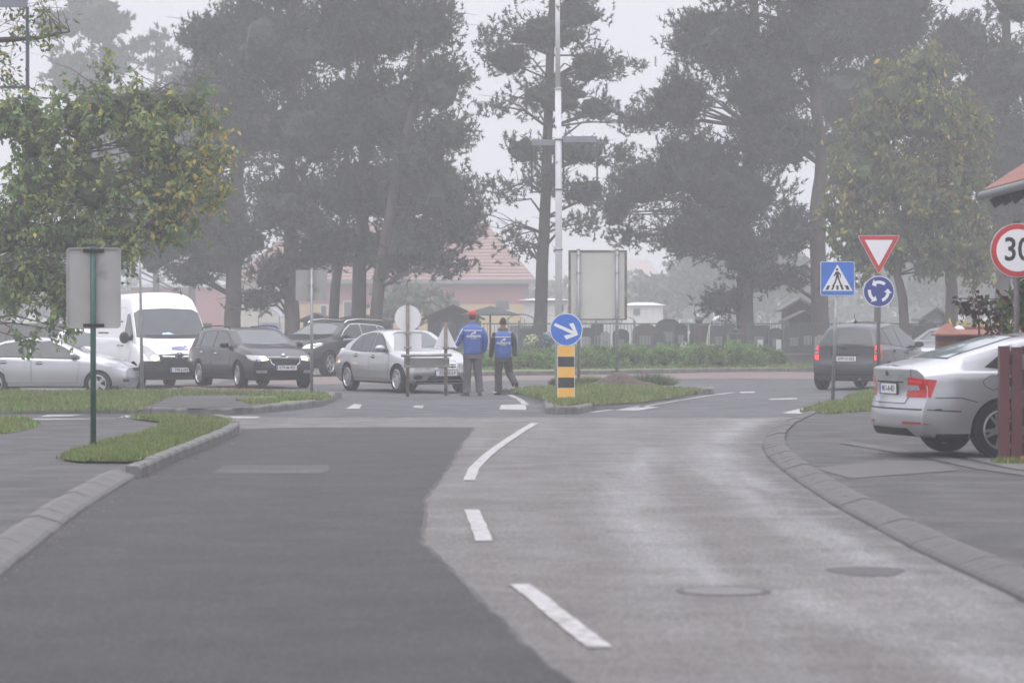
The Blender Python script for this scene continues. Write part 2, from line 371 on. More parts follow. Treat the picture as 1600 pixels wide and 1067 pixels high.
patch_line('crossing_marking', [(1155, 612.5), (1180, 612), (1178, 614), (1158, 614.5)], 'worn white dash on the right exit lane')
patch_line('crossing_marking', [(1200, 623.5), (1245, 622), (1246, 624), (1205, 625)], 'worn white dash before the right kerb')
patch_line('crossing_marking', [(1222, 646), (1250, 638.5), (1262, 640), (1252, 647)], 'faint white crossing bar by the right kerb')
patch_line('crossing_marking', [(185, 652.5), (195, 649.5), (408, 651.3), (400, 654)], 'long white crossing bar on the left side street')
patch_line('crossing_marking', [(60, 652), (75, 648.2), (130, 648.2), (110, 651)], 'short white crossing bar on the left side street')
patch_line('crossing_marking', [(20, 657), (60, 654.5), (170, 655), (190, 657.5)], 'worn white bar at the mouth of the left path')

# ---- kerb stones
def stone_mesh(kind):
    bm = bmesh.new()
    if kind == 'straight': pr = [(0, -.06), (0, .105), (.025, .135), (.15, .135), (.15, -.06)]
    else: pr = [(0, -.06), (0, .02), (.03, .045), (.20, .095), (.29, .085), (.29, -.06)]
    prism(bm, pr, .006, .994, 'yz', 0)       # local: x = along 0..1, y = away from the road, z up
    fixn(bm); bmesh.ops.bevel(bm, geom=[e for e in bm.edges if e.is_manifold and len(e.link_faces) == 2 and e.calc_face_angle(0) > .5 and max(v.co.z for v in e.verts) > 0], offset=.008, segments=1, affect='EDGES')
    return mesh_from_bm('kerb_stone', bm, {'straight': M_conc, 'rolled': M_conc2, 'dropped': M_conc3}[kind])
STONE = {k: stone_mesh(k) for k in ('straight', 'rolled', 'dropped')}
def kerb(path, parent, kind='straight', length=1.0, side=1, rise=0.0, seed=1):
    """path in world xy; side=+1: pavement lies to the left of the walking direction"""
    rnd = random.Random(seed); pts = [Vector((p[0], p[1])) for p in path]
    # resample the path
    cum = [0]
    for a, b in zip(pts[:-1], pts[1:]): cum.append(cum[-1] + (b - a).length)
    n = max(1, round(cum[-1] / length)); at = lambda s: Vector((np.interp(s, cum, [p.x for p in pts]), np.interp(s, cum, [p.y for p in pts])))
    for i in range(n):
        a = at(cum[-1] * i / n); b = at(cum[-1] * (i + 1) / n)
        if side < 0: a, b = b, a
        d = b - a; o = link('kerb_stone', STONE[kind], parent)
        z = gz(a.x, a.y); o.location = (a.x, a.y, z + rise + rnd.uniform(-.006, .006))
        o.rotation_euler = (rnd.uniform(-.02, .02), -math.atan2(gz(b.x, b.y) - z, d.length) + rnd.uniform(-.006, .006), math.atan2(d.y, d.x) + rnd.uniform(-.008, .008)); o.scale = (d.length, 1, 1)
def offset(path, d):
    out = []
    for i, p in enumerate(path):
        a = path[max(i - 1, 0)]; b = path[min(i + 1, len(path) - 1)]; t = Vector((b[0] - a[0], b[1] - a[1])).normalized(); out.append((p[0] - t.y * d, p[1] + t.x * d))
    return out
PT = .06
# right pavement: rolled kerb, asphalt forecourt
rk = [(1262, 641), (1246, 652), (1215, 666), (1197, 682), (1191, 697), (1197, 712), (1217, 731), (1250, 756), (1300, 789), (1360, 822), (1430, 860), (1500, 893), (1570, 925), (1680, 985), (1900, 1110), (2300, 1350)]
rkw = pxl(rk)
inner = offset(rkw, .27)
rp = sheet('right_pavement', inner + [(14, 8), (40, 8), (40, 58), (inner[0][0] + 2, 56)], PT - .005, M_pave, 0)
tag(rp, 'grey asphalt pavement and forecourt on the right', kind='structure')
kerb(rkw, rp, 'rolled', .62, side=1, seed=5)
# left pavement: dropped kerb then a full kerb round the verge
lk = [(-700, 1420), (-260, 1095), (-90, 968), (0, 902), (60, 853), (120, 806), (160, 778), (213, 747)]
lkw = pxl(lk); inl = offset(lkw, .27)
side_line = pxl([(-600, 663), (-100, 661), (60, 660), (200, 658.5), (330, 658.5), (356, 662), (371, 669), (373, 680), (330, 699), (275, 721), (224, 744)])
lp = sheet('left_pavement', inl + [tuple(p) for p in offset(side_line, -.14)[::-1]] + [(-30, 40), (-30, 8), (-8, 8)], PT - .008, M_pave, 0)
tag(lp, 'grey asphalt footpath on the left with a grass verge', kind='structure')
kerb(lkw, lp, 'dropped', .8, side=1, seed=6)
kerb(pxl([(218, 747.5), (248, 734), (275, 721), (330, 699), (362, 684), (373, 677)]), lp, 'straight', .8, side=1, seed=8)
kerb(pxl([(373, 677), (374, 670), (362, 663.5), (345, 660)]), lp, 'straight', .5, side=1, seed=9)
# far left verge between side street and roundabout
fk = pxl([(-900, 645), (-300, 646.5), (0, 647.5), (120, 647), (215, 646), (290, 649.5), (380, 648.5), (440, 643), (500, 636), (522, 628), (526, 622)]) + pxl([(508, 615), (420, 612), (300, 612), (100, 611.5), (-300, 611), (-900, 611)], .125)
vg = sheet('left_verge', offset(fk, .1), .125, M_turf, 3); tag(vg, 'grassy verge between the side street and the roundabout', kind='structure')
kerb(fk[:14], vg, 'straight', .95, side=1, seed=11)
o = sheet('verge_path', pxl([(222, 645.5), (290, 648.5), (372, 647.5), (425, 641), (428, 635), (360, 632), (440, 626), (430, 619.5), (330, 618), (268, 619), (250, 628), (222, 640)]), .133, M_pave, 0); tag(o, 'worn asphalt path crossing the left verge', kind='structure')
# splitter island
ik = pxl([(788, 613), (803, 616), (822, 618.5), (848, 626.5), (858, 633.5), (895, 634.5), (930, 635), (1000, 631), (1045, 624.5), (1085, 617), (1104, 612.5)]) + pxl([(1104, 609), (1075, 606.5), (1000, 604.5), (900, 603), (820, 605), (792, 609)], .12)
isl = sheet('splitter_island', offset(ik + [ik[0]], .1)[:-1], .12, M_turf, 0); tag(isl, 'grassy splitter island in the mouth of the roundabout', kind='structure')
kerb(ik + [ik[0]], isl, 'straight', .7, side=1, seed=12)
ik2 = pxl([(850, 636), (852, 647), (872, 648), (905, 647.5), (926, 642.5), (928, 637), (905, 634.5), (870, 634.5)])
is2 = sheet('kerbed_nose', offset(ik2 + [ik2[0]], .08)[:-1], .11, M_soil, 0); tag(is2, 'small kerbed nose of the splitter island', kind='structure')
kerb(ik2 + [ik2[0]], is2, 'straight', .5, side=1, rise=.004, seed=13)
# central island with shrubs, ringed by a red paved apron
def arc(pp): return pxl(pp)
ap = arc([(330, 600), (420, 601), (500, 601), (560, 600), (700, 596.5), (860, 594), (1000, 592.5), (1150, 591.5), (1290, 592), (1500, 593), (1500, 583), (1290, 581.5), (1150, 581.5), (1000, 583), (860, 584), (700, 585.5), (560, 588), (430, 589), (330, 589)])
o = sheet('paved_apron', ap, .006, M_brickpave, 3); tag(o, 'faded red paved apron around the central island', kind='structure')
ck = arc([(560, 590.5), (640, 589), (760, 587.5), (880, 586.5), (1000, 584.5), (1100, 582.5), (1180, 581), (1230, 580.8), (1290, 581.5), (1500, 582), (1800, 583)])
ci = sheet('central_island', ck + [(40, 98), (-4.5, 98)], .12, M_turf, 3); tag(ci, 'raised grassy island planted with low conifers', kind='structure')
kerb(ck, ci, 'straight', 1.0, side=1, seed=14)
# concrete edging strip and gravel by the gate on the right
stripe('edging_strip', [Vector((4.35, 38, 0)), Vector((4.9, 34.2, 0)), Vector((5.1, 31.5, 0)), Vector((5.6, 29, 0)), Vector((6.6, 27, 0))], .3, dz=PT + .004, label='narrow concrete edging strip across the forecourt').data.materials[0] = M_conc2
o = sheet('gravel_bed', [(5.2, 34.6), (5.35, 31.5), (5.9, 29.2), (7.0, 27.4), (9, 27), (9, 35.0)], PT + .003, pm('gravel_concrete', (.10, .098, .09), (.19, .185, .175), 30, .9, bump=.8, bscale=60), 0); tag(o, 'patch of gravelly concrete at the foot of the red gate', kind='structure')
o = sheet('forecourt_slab', [(3.25, 31.6), (3.4, 29.6), (4.75, 31.2), (4.75, 33.2), (4.3, 33.5)], PT + .001, pm('pale_screed', (.092, .089, .086), (.080, .078, .076), 3, .85, bump=.2), 0); tag(o, 'paler worn slab on the forecourt behind the silver car', kind='structure')
# manholes and old trench patch
def manhole(px, py, r, label):
    c = G(px, py); t = empty('manhole_cover', (c.x, c.y, .002), 0, label=label, cat='manhole cover')
    bm = bmesh.new(); lathe(bm, [(r + .045, .001), (r + .04, .003), (r + .006, .003), (r + .004, .001)], 32); bobj('frame_ring', bm, pm('tar', (.045, .043, .043), (.075, .073, .072), 12, .7, bump=.6), t)
    bm = bmesh.new(); rr = lathe(bm, [(r, .001), (r, .003), (r - .015, .0035)], 32); bm.faces.new(rr[-1])
    bobj('lid', bm, pm('cast_iron', (.10, .098, .098), (.15, .147, .145), 20, .65, metal=.2), t)
manhole(1130, 924, .25, 'round iron manhole cover in the middle of the right lane')
bm = bmesh.new(); c = G(1356, 893)
rr = [(math.cos(a) * (.24 + .05 * math.sin(3 * a)), math.sin(a) * (.42 + .06 * math.cos(2 * a))) for a in [2 * math.pi * k / 20 for k in range(20)]]
ce = bm.verts.new((0, 0, .004)); rim = [bm.verts.new((x, y, .0035)) for x, y in rr]
for k in range(20): bm.faces.new((ce, rim[k], rim[(k + 1) % 20]))
o = bobj('pothole_repair', bm, pm('tar', (.045, .043, .043), (.075, .073, .072), 12, .7, bump=.6), None, loc=(c.x, c.y, 0)); tag(o, 'dark lumpy tar repair near the right kerb', kind='structure')
o = sheet('trench_repair', pxl([(330, 740), (352, 728), (512, 727), (515, 734), (500, 740)]), .0065, asphalt('trench_asphalt', (.085, .083, .085), (.10, .098, .10), (.115, .112, .115), crack=0), 0); tag(o, 'small rectangular repair in the dark asphalt', kind='structure')

# ---- grass blades
def leafmesh(name, V, Fc, colors, mat):
    me = bpy.data.meshes.new(name); nv = len(V); nf = len(Fc)
    me.vertices.add(nv); me.vertices.foreach_set('co', np.asarray(V, np.float32).ravel())
    k = Fc.shape[1]; me.loops.add(nf * k); me.loops.foreach_set('vertex_index', Fc.astype(np.int32).ravel())
    me.polygons.add(nf); me.polygons.foreach_set('loop_start', np.arange(0, nf * k, k, dtype=np.int32)); me.polygons.foreach_set('loop_total', np.full(nf, k, np.int32))
    me.update(); ca = me.color_attributes.new('tint', 'FLOAT_COLOR', 'POINT'); ca.data.foreach_set('color', np.asarray(colors, np.float32).ravel())
    me.materials.append(mat); me.validate(); return me
def leafmat(name, base=(1, 1, 1), rough=.6, sub=.35):
    m = bpy.data.materials.new(name); m.use_nodes = True; t = m.node_tree; b = t.nodes['Principled BSDF']
    at = N(t, 'ShaderNodeAttribute'); at.attribute_name = 'tint'
    t.links.new(at.outputs['Color'], b.inputs['Base Color']); b.inputs['Roughness'].default_value = rough; b.inputs['Specular IOR Level'].default_value = .3
    tr = N(t, 'ShaderNodeBsdfTranslucent'); t.links.new(at.outputs['Color'], tr.inputs['Color'])
    mx = N(t, 'ShaderNodeMixShader'); mx.inputs[0].default_value = sub; t.links.new(b.outputs[0], mx.inputs[1]); t.links.new(tr.outputs[0], mx.inputs[2])
    t.links.new(mx.outputs[0], t.nodes['Material Output'].inputs['Surface']); return m
M_leaf = leafmat('foliage', sub=.3); M_needle = leafmat('needles', sub=.12, rough=.8); M_grass = leafmat('grass_blades', sub=.35)
def inpoly(x, y, poly):
    c = np.zeros(len(x), bool); n = len(poly)
    for i in range(n):
        x1, y1 = poly[i]; x2, y2 = poly[(i + 1) % n]
        if y1 == y2: continue
        k = ((y1 > y) != (y2 > y)) & (x < (x2 - x1) * (y - y1) / (y2 - y1) + x1); c ^= k
    return c
def grass(name, poly, n, z0, h=(.03, .09), label='', seed=0, hue=0.0, dry=.16):
    rg = np.random.default_rng(seed); xs = [p[0] for p in poly]; ys = [p[1] for p in poly]
    x = rg.uniform(min(xs), max(xs), n * 4); y = rg.uniform(min(ys), max(ys), n * 4); k = inpoly(x, y, poly); x = x[k][:n]; y = y[k][:n]; kp = rg.random(len(x)) < .45 + .75 * (.5 + .5 * np.sin(x * 4.7 + 2.1 * np.sin(y * 1.9)) * np.sin(y * 2.7 + np.sin(x * 5.3))); x = x[kp]; y = y[kp]; n = len(x); x = x + rg.normal(0, .035, n); y = y + rg.normal(0, .06, n)
    cl = .5 + .5 * np.sin(x * 2.3 + 1.7 * np.sin(y * 1.1)) * np.sin(y * 1.9 + np.sin(x * 3.1))
    hh = rg.uniform(h[0], h[1], n) * (.6 + .7 * cl); a = rg.uniform(0, 6.28, n); w = rg.uniform(.006, .013, n) * (1 + y / 60); lean = rg.normal(0, .35, (n, 2)) * hh[:, None]
    z = np.array([gz(p, q) for p, q in zip(x, y)]) + z0 if max(ys) > 60 else np.full(n, z0)
    V = np.zeros((n, 3, 3)); V[:, 0] = np.c_[x - np.cos(a) * w, y - np.sin(a) * w, z]; V[:, 1] = np.c_[x + np.cos(a) * w, y + np.sin(a) * w, z]; V[:, 2] = np.c_[x + lean[:, 0], y + lean[:, 1], z + hh]
    base = np.array([.15, .225, .065]); t = rg.uniform(.6, 1.3, n)[:, None]; colr = base * t * (.75 + .5 * cl[:, None]); ye = (.5 + .5 * np.sin(x * 5.1 + 2 * np.sin(y * 2.3)) * np.sin(y * 1.3 + x))[:, None]; colr = colr * (1 - .45 * ye) + np.array([.19, .2, .08]) * t * .45 * ye; d = rg.random(n) < dry; colr[d] = np.array([.24, .19, .09]) * rg.uniform(.6, 1.1, (d.sum(), 1))
    C = np.ones((n, 3, 4)); C[:, :, :3] = colr[:, None, :]
    me = leafmesh(name, V.reshape(-1, 3), np.arange(n * 3).reshape(-1, 3), C.reshape(-1, 4), M_grass)
    o = link(name, me); tag(o, label, 'grass', kind='stuff'); return o
gnear = pxl([(97, 727), (125, 731), (200, 732), (228, 726), (275, 710), (330, 689), (362, 675), (358, 668), (330, 662), (256, 660.5), (200, 659.5), (262, 668), (248, 679), (219, 690), (162, 703), (120, 714)])
sheet('near_turf', gnear, .080, M_turf, 0)['label'] = 'turf of the near left verge'
grass('grass', gnear, 30000, .078, (.03, .085), 'green grass growing on the near left verge around the green post', 1)
gl = pxl([(-200, 690), (0, 684), (25, 681), (55, 673), (60, 668), (40, 661), (0, 659.5), (-200, 659)])
sheet('corner_turf', gl, PT + .002, M_turf, 0)['label'] = 'turf patch at the left edge'
grass('grass', gl, 9000, PT, (.03, .08), 'small grass patch at the left edge of the footpath', 2)
grass('grass', [(p[0], p[1]) for p in pxl([(-500, 643), (0, 643), (215, 641), (250, 628), (268, 619), (330, 618), (430, 619), (445, 626), (510, 626), (518, 620), (500, 616), (300, 612), (-500, 611)], .125)], 42000, .125, (.04, .1), 'mown grass on the far left verge in front of the silver and dark cars', 3)
grass('grass', pxl([(372, 637), (430, 634), (470, 631), (430, 641), (390, 643)]), 1500, .135, (.03, .07), 'thin grass at the kerb end of the left verge', 33)
grass('grass', pxl([(860, 631), (930, 632), (1000, 628), (1045, 622), (1085, 614), (1098, 610), (1000, 606), (900, 605), (830, 608), (805, 613), (850, 623)], .12), 22000, .12, (.04, .11), 'grass on the splitter island behind the yellow and black column', 4)
grass('grass', pxl([(858, 640), (885, 645), (912, 640), (900, 637), (870, 637)]), 1200, .115, (.04, .12), 'weeds on the kerbed nose under the yellow and black column', 5)
gr = pxl([(1252, 650), (1270, 641), (1330, 632), (1362, 628), (1400, 628), (1400, 643), (1362, 647), (1300, 652)])
sheet('right_turf', gr, PT + .006, M_turf, 0)['label'] = 'turf at the foot of the pedestrian crossing sign'
grass('grass', gr, 7000, PT, (.04, .11), 'grass around the foot of the pedestrian crossing sign', 6)
grass('grass', pxl([(1320, 626), (1360, 617), (1420, 615), (1420, 624), (1362, 627)]), 4000, PT, (.04, .1), 'grass strip behind the crossing sign post', 7)
grass('grass', [(8, 92), (13, 92), (16, 97.5), (8, 97.5)], 9000, .12, (.05, .12), 'grass at the right end of the central island', 8)
grass('grass', [(-3.5, 86.5), (8.5, 92.4), (8.5, 94), (-4, 90)], 9000, .12, (.04, .1), 'rough grass at the feet of the low conifers', 9)
grass('grass', [(5.4, 32.62), (6.6, 32.62), (6.6, 32.88), (5.4, 32.88)], 900, PT, (.02, .07), 'weeds along the foot of the red gate', 10)
# dead leaves and grit lying about
rl = np.random.default_rng(15)
for lab, poly, z_, n, sz in (('a few brown leaves on the near left verge', gnear, .10, 60, .03), ('leaf litter and grit along the right kerb', pxl([(1190, 700), (1250, 752), (1400, 842), (1560, 915), (1560, 905), (1400, 830), (1260, 748), (1205, 700)]), PT + .012, 160, .018), ('grit and leaf scraps along the left kerb', pxl([(375, 682), (330, 704), (225, 750), (120, 812), (0, 908), (0, 918), (125, 822), (230, 760), (335, 712), (385, 686)]), .008, 170, .016)):
    xs = [p[0] for p in poly]; ys = [p[1] for p in poly]; x = rl.uniform(min(xs), max(xs), n * 30); y = rl.uniform(min(ys), max(ys), n * 30); k = inpoly(x, y, poly); x = x[k][:n]; y = y[k][:n]; m_ = len(x)
    a = rl.uniform(0, 6.28, m_); s = sz * rl.uniform(.4, 1.3, m_); V = np.zeros((m_, 3, 3))
    for k in range(3): V[:, k] = np.c_[x + np.cos(a + k * 2.1) * s, y + np.sin(a + k * 2.1) * s, z_ + rl.uniform(0, .012, m_)]
    C = np.ones((m_, 3, 4)); C[:, :, :3] = (np.array([.22, .15, .08]) * rl.uniform(.4, 1.4, (m_, 1)))[:, None]
    tag(link('fallen_leaves', leafmesh('fallen_leaves', V.reshape(-1, 3), np.arange(m_ * 3).reshape(-1, 3), C.reshape(-1, 4), M_grass)), lab, 'leaves', kind='stuff')
# dead leaves on the far verge
rg = np.random.default_rng(5); n = 420; t = rg.random(n); A = pxl([(265, 617)])[0]; B = pxl([(440, 622)])[0]
x = lerp(A[0], B[0], t) + rg.normal(0, .3, n); y = lerp(A[1], B[1], t) + rg.normal(0, 1.0, n); a = rg.uniform(0, 6.28, n); s = rg.uniform(.02, .05, n)
V = np.zeros((n, 3, 3))
for k in range(3): V[:, k] = np.c_[x + np.cos(a + k * 2.1) * s, y + np.sin(a + k * 2.1) * s, .14 + rg.uniform(0, .03, n)]
C = np.ones((n, 3, 4)); C[:, :, :3] = (np.array([.28, .16, .07]) * rg.uniform(.5, 1.3, (n, 1)))[:, None, :]
tag(link('fallen_leaves', leafmesh('fallen_leaves', V.reshape(-1, 3), np.arange(n * 3).reshape(-1, 3), C.reshape(-1, 4), M_grass)), 'scattered brown leaves on the far left verge', 'leaves', kind='stuff')
# ------------------------------------------------------------------ trees
def blob3(b, Y, dy=None):
    """photo blob (px, py, rx, ry[, dY]) -> world centre and radii at distance Y"""
    s = FPX / Y; off = b[4] if len(b) > 4 else 0
    c = P(b[0], b[1], Y + off); rx = b[2] * (Y + off) / FPX; rz = b[3] * (Y + off) / FPX
    return c, rx, (rx + rz) / 2 if dy is None else dy, rz
def pads(blobs, Y, rg, dens, flat=.6, shell=.35, shrink=0.0):
    """centres of foliage clumps spread through the blobs, more of them near the outside"""
    cs, ds = [], []
    for b in blobs:
        c, rx, ry, rz = blob3(b, Y); n = max(5, int(dens * (rx * rz * 3.14))); rx, ry, rz = [max(.35 * q, q - shrink) for q in (rx, ry, rz)]
        d = rg.normal(size=(n, 3)); d /= np.linalg.norm(d, axis=1)[:, None]; r = rg.uniform(shell, 1.0, n) ** .6 * rg.uniform(.85, 1.12, n)
        p = d * r[:, None] * np.array([rx, ry, rz]); cs.append(p + np.array(c)); ds.append(d)
    return np.concatenate(cs), np.concatenate(ds)
def needle_crown(name, blobs, Y, seed, dens=13, pr=.50, per=96, ln=.17, wd=.030, col=(.068, .080, .055), hue=.25, parent=None):
    rg = np.random.default_rng(seed); C, D = pads(blobs, Y, rg, dens, shrink=.55 * pr, shell=.1); n = len(C)
    # each pad: brush-like tufts, upper side denser
    tn = 6; tc_ = C[:, None, :] + rg.normal(0, 1, (n, tn, 3)) * np.array([pr * .62, pr * .62, pr * .36]); tc_ = tc_.reshape(-1, 3)
    td = np.repeat(D, tn, 0) * .5 + rg.normal(0, .35, (n * tn, 3)) + np.array([0, 0, .55]); td /= np.linalg.norm(td, axis=1)[:, None]
    m = per // tn; T = len(tc_)
    o = np.repeat(tc_, m, 0); ax = np.repeat(td, m, 0); k = rg.uniform(-.12, .22, T * m)[:, None]
    o = o + ax * k; d = ax * .7 + rg.normal(0, .6, (T * m, 3)); d /= np.linalg.norm(d, axis=1)[:, None]
    L_ = ln * rg.uniform(.6, 1.25, (T * m, 1)); side = np.cross(d, rg.normal(size=(T * m, 3))); side /= np.linalg.norm(side, axis=1)[:, None] + 1e-9
    w = wd * rg.uniform(.6, 1.3, (T * m, 1)); V = np.stack([o - side * w, o + side * w, o + d * L_], 1)
    tint = np.repeat(rg.uniform(.55, 1.35, n), tn * m)[:, None] * rg.uniform(.8, 1.2, (T * m, 1)); base = np.array(col)
    cl = base * tint; cl[:, 0:1] *= 1 + hue * np.repeat(rg.uniform(-.5, 1, n), tn * m)[:, None]
    Cc = np.ones((T * m, 3, 4)); Cc[:, :, :3] = cl[:, None]
    return link(name, leafmesh(name, V.reshape(-1, 3), np.arange(T * m * 3).reshape(-1, 3), Cc.reshape(-1, 4), M_needle), parent)
def leaf_crown(name, blobs, Y, seed, dens=9, pr=.4, per=26, leaf=.09, asp=.55, cols=None, yellow=None, droop=.5, parent=None, mat=None, shell=.2, jit=.16):
    """broad leaves strung along short shoots"""
    rg = np.random.default_rng(seed); C, D = pads(blobs, Y, rg, dens, shell=shell); n = len(C)
    sd = D * .6 + rg.normal(0, .45, (n, 3)) + np.array([0, 0, .35]); sd /= np.linalg.norm(sd, axis=1)[:, None]
    t = np.tile(np.linspace(-.5, .5, per), n) + rg.normal(0, .03, n * per); L_ = np.repeat(pr * rg.uniform(.7, 1.5, n), per)
    o = np.repeat(C, per, 0) + np.repeat(sd, per, 0) * (t * L_)[:, None] * 2; o += rg.normal(0, pr * jit, o.shape); o[:, 2] -= (t ** 2) * pr * .5
    m = n * per; d = rg.normal(0, 1, (m, 3)) + np.repeat(sd, per, 0) * .5; d[:, 2] -= droop * 1.6; d /= np.linalg.norm(d, axis=1)[:, None]
    nn = np.cross(d, rg.normal(size=(m, 3))); nn /= np.linalg.norm(nn, axis=1)[:, None] + 1e-9
    s = leaf * rg.uniform(.6, 1.25, (m, 1)); up = np.cross(d, nn)
    V = np.stack([o, o + d * s * .5 + nn * s * asp * .5 + up * s * .08, o + d * s, o + d * s * .5 - nn * s * asp * .5 + up * s * .08], 1)
    cols = np.array(cols if cols is not None else [(.06, .11, .03), (.085, .13, .035), (.045, .085, .03)])
    ci = rg.integers(0, len(cols), n); cl = np.repeat(cols[ci], per, 0) * rg.uniform(.7, 1.3, (m, 1))
    if yellow is not None:
        pr_ = np.repeat(yellow(C, rg), per); k = rg.random(m) < pr_; ycol = np.array([(.46, .38, .06), (.52, .38, .07), (.34, .34, .07), (.40, .33, .07)]); cl[k] = ycol[rg.integers(0, 4, k.sum())] * rg.uniform(.7, 1.2, (k.sum(), 1))
    Cc = np.ones((m, 4, 4)); Cc[:, :, :3] = cl[:, None]
    return link(name, leafmesh(name, V.reshape(-1, 3), np.arange(m * 4).reshape(-1, 4), Cc.reshape(-1, 4), mat or M_leaf), parent)
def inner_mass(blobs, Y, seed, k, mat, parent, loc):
    """added solid lumps in a darker leaf colour that stop light and sky showing through a crown"""
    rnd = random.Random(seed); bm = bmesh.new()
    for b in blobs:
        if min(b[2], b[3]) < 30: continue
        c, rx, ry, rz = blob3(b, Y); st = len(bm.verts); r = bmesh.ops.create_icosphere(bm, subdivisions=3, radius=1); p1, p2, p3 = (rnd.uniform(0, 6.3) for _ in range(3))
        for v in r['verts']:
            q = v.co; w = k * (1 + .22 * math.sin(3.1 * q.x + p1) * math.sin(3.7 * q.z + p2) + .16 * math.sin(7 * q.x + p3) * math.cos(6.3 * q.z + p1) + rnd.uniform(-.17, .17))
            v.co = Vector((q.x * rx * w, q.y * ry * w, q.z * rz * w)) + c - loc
    return bobj('crown_filler', bm, mat, parent)
def trunk_mesh(name, path, r0, r1, mat, parent, limbs=(), seed=0, seg=10):
    rnd = random.Random(seed); bm = bmesh.new(); n = len(path)
    P2 = []
    for i in range(n - 1):
        for k in range(4): P2.append(Vector(path[i]).lerp(Vector(path[i + 1]), k / 4) + Vector((rnd.gauss(0, r0 * .06), rnd.gauss(0, r0 * .06), 0)))
    P2.append(Vector(path[-1])); m = len(P2)
    tube(bm, P2, [lerp(r0, r1, i / (m - 1)) * (1.25 if i == 0 else 1) for i in range(m)], seg)
    for (tip, hz_) in limbs:
        tip = Vector(tip); base = min(P2, key=lambda q: abs(q.z - hz_)); mid = base.lerp(tip, .5) + Vector((rnd.gauss(0, .2), rnd.gauss(0, .2), rnd.uniform(.1, .5)))
        rr = max(.025 if r1 > r0 * .2 else .008, lerp(r0, r1, max(0, min(1, (base.z - P2[0].z) / max(.1, P2[-1].z - P2[0].z)))) * .26)
        tube(bm, [base, base.lerp(mid, .5), mid, mid.lerp(tip, .6), tip], [rr, rr * .8, rr * .6, rr * .4, rr * .15], 6)
        for _ in range(3):
            q = mid.lerp(tip, rnd.uniform(0, .8)); e = q + Vector((rnd.gauss(0, .6), rnd.gauss(0, .6), rnd.uniform(-.2, .6))); tube(bm, [q, q.lerp(e, .5) + Vector((0, 0, .08)), e], [rr * .3, rr * .2, rr * .08], 5)
    return bobj(name, bm, mat, parent)
def tree(label, Y, trunk_px, tw, blobs, kind='pine', seed=0, group=None, cat='pine tree', base_z=0, name=None, limb_n=None, inner=None, tipf=.35, **kw):
    if inner is None: inner = .58 if kind == 'pine' else .55
    """trunk_px: photo points from the foot upward; tw trunk width in photo px"""
    if kind == 'pine' and trunk_px[-1][1] < -90:
        tx_, ty_ = trunk_px[-1]; blobs = blobs + [(tx_, ty_ + 10, 32, 60), (tx_ + 6, ty_ + 85, 52, 55)]
    path = [P(x, y, Y) for x, y in trunk_px]; path[0].z = base_z
    root = empty(name or ('pine_tree' if kind == 'pine' else 'broadleaf_tree'), tuple(path[0]), label=label, cat=cat, group=group)
    loc = path[0].copy(); lp_ = [p - loc for p in path]; r0 = tw * Y / FPX / 2
    lm = []; rnd = random.Random(seed)
    for b in blobs:
        c, rx, ry, rz = blob3(b, Y); q = c - loc
        lm.append((q, max(path[0].z + 1.5, c.z - rz * .5) - loc.z))
        for _ in range(limb_n or 2): lm.append((q + Vector((rnd.uniform(-.8, .8) * rx, rnd.uniform(-.8, .8) * ry, rnd.uniform(-.6, .6) * rz)), max(1.5, c.z - rz * .6 - loc.z + rnd.uniform(-.5, .5))))
    t = trunk_mesh('trunk', lp_, r0, r0 * tipf, M_bark, root, lm, seed)
    f = needle_crown if kind == 'pine' else leaf_crown
    cr = f('crown', blobs, Y, seed, parent=root, **kw); cr.location = -loc
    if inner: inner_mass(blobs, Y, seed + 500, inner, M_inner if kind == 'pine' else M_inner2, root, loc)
    return root
M_inner = pm('needle_filler', (.06, .07, .05), (.045, .052, .037), 4, .95, bump=1.0, bscale=9)
M_inner2 = pm('leaf_filler', (.06, .08, .03), (.03, .04, .018), 4, .95, bump=1.0, bscale=12)
GP = 'tall pines beyond the fence'
tree('tall pine left of the van, its trunk thickest of the left pines', 112, [(362, 510), (366, 430), (370, 330), (372, 200), (380, 50), (385, -150), (385, -300)], 28, [(300, 270, 60, 70), (345, 150, 75, 80), (335, 335, 65, 55), (395, 60, 85, 80), (385, 200, 85, 85), (375, 375, 60, 40), (290, 375, 50, 40), (320, 60, 45, 50), (400, -60, 100, 90), (390, -180, 70, 80), (270, 165, 35, 40), (300, 430, 40, 30), (340, 405, 50, 30), (245, 400, 40, 40)], seed=11, group=GP)
tree('pine right behind the dark estate car, with low drooping boughs', 104, [(457, 520), (455, 430), (452, 330), (455, 150), (460, -50), (460, -300)], 26, [(440, 80, 95, 90), (480, 200, 95, 90), (450, 320, 95, 75), (500, 380, 45, 30), (430, 425, 45, 35), (440, 455, 20, 20), (460, -70, 110, 90), (460, -200, 70, 70), (385, 470, 35, 12), (410, 478, 25, 10), (500, 400, 50, 26), (475, 415, 34, 22)], seed=12, group=GP)
tree('pine with a slim curved trunk, leftmost of the close trio', 110, [(517, 515), (524, 450), (533, 390), (540, 300), (545, 100), (548, -200)], 18, [(545, 50, 90, 80), (560, 180, 85, 90), (550, 300, 70, 60), (545, -80, 90, 80), (540, 370, 50, 30), (545, -200, 60, 60), (545, 395, 52, 28)], seed=13, group=GP)
tree('pine with the straightest trunk, middle one of the close trio', 107, [(559, 515), (562, 430), (566, 330), (575, 150), (580, -100), (580, -300)], 26, [(600, 40, 95, 70), (600, 180, 90, 90), (600, 300, 90, 70), (590, -90, 100, 90), (640, 370, 60, 40), (590, -210, 70, 60), (610, 405, 55, 26), (575, 385, 40, 30)], seed=14, group=GP)
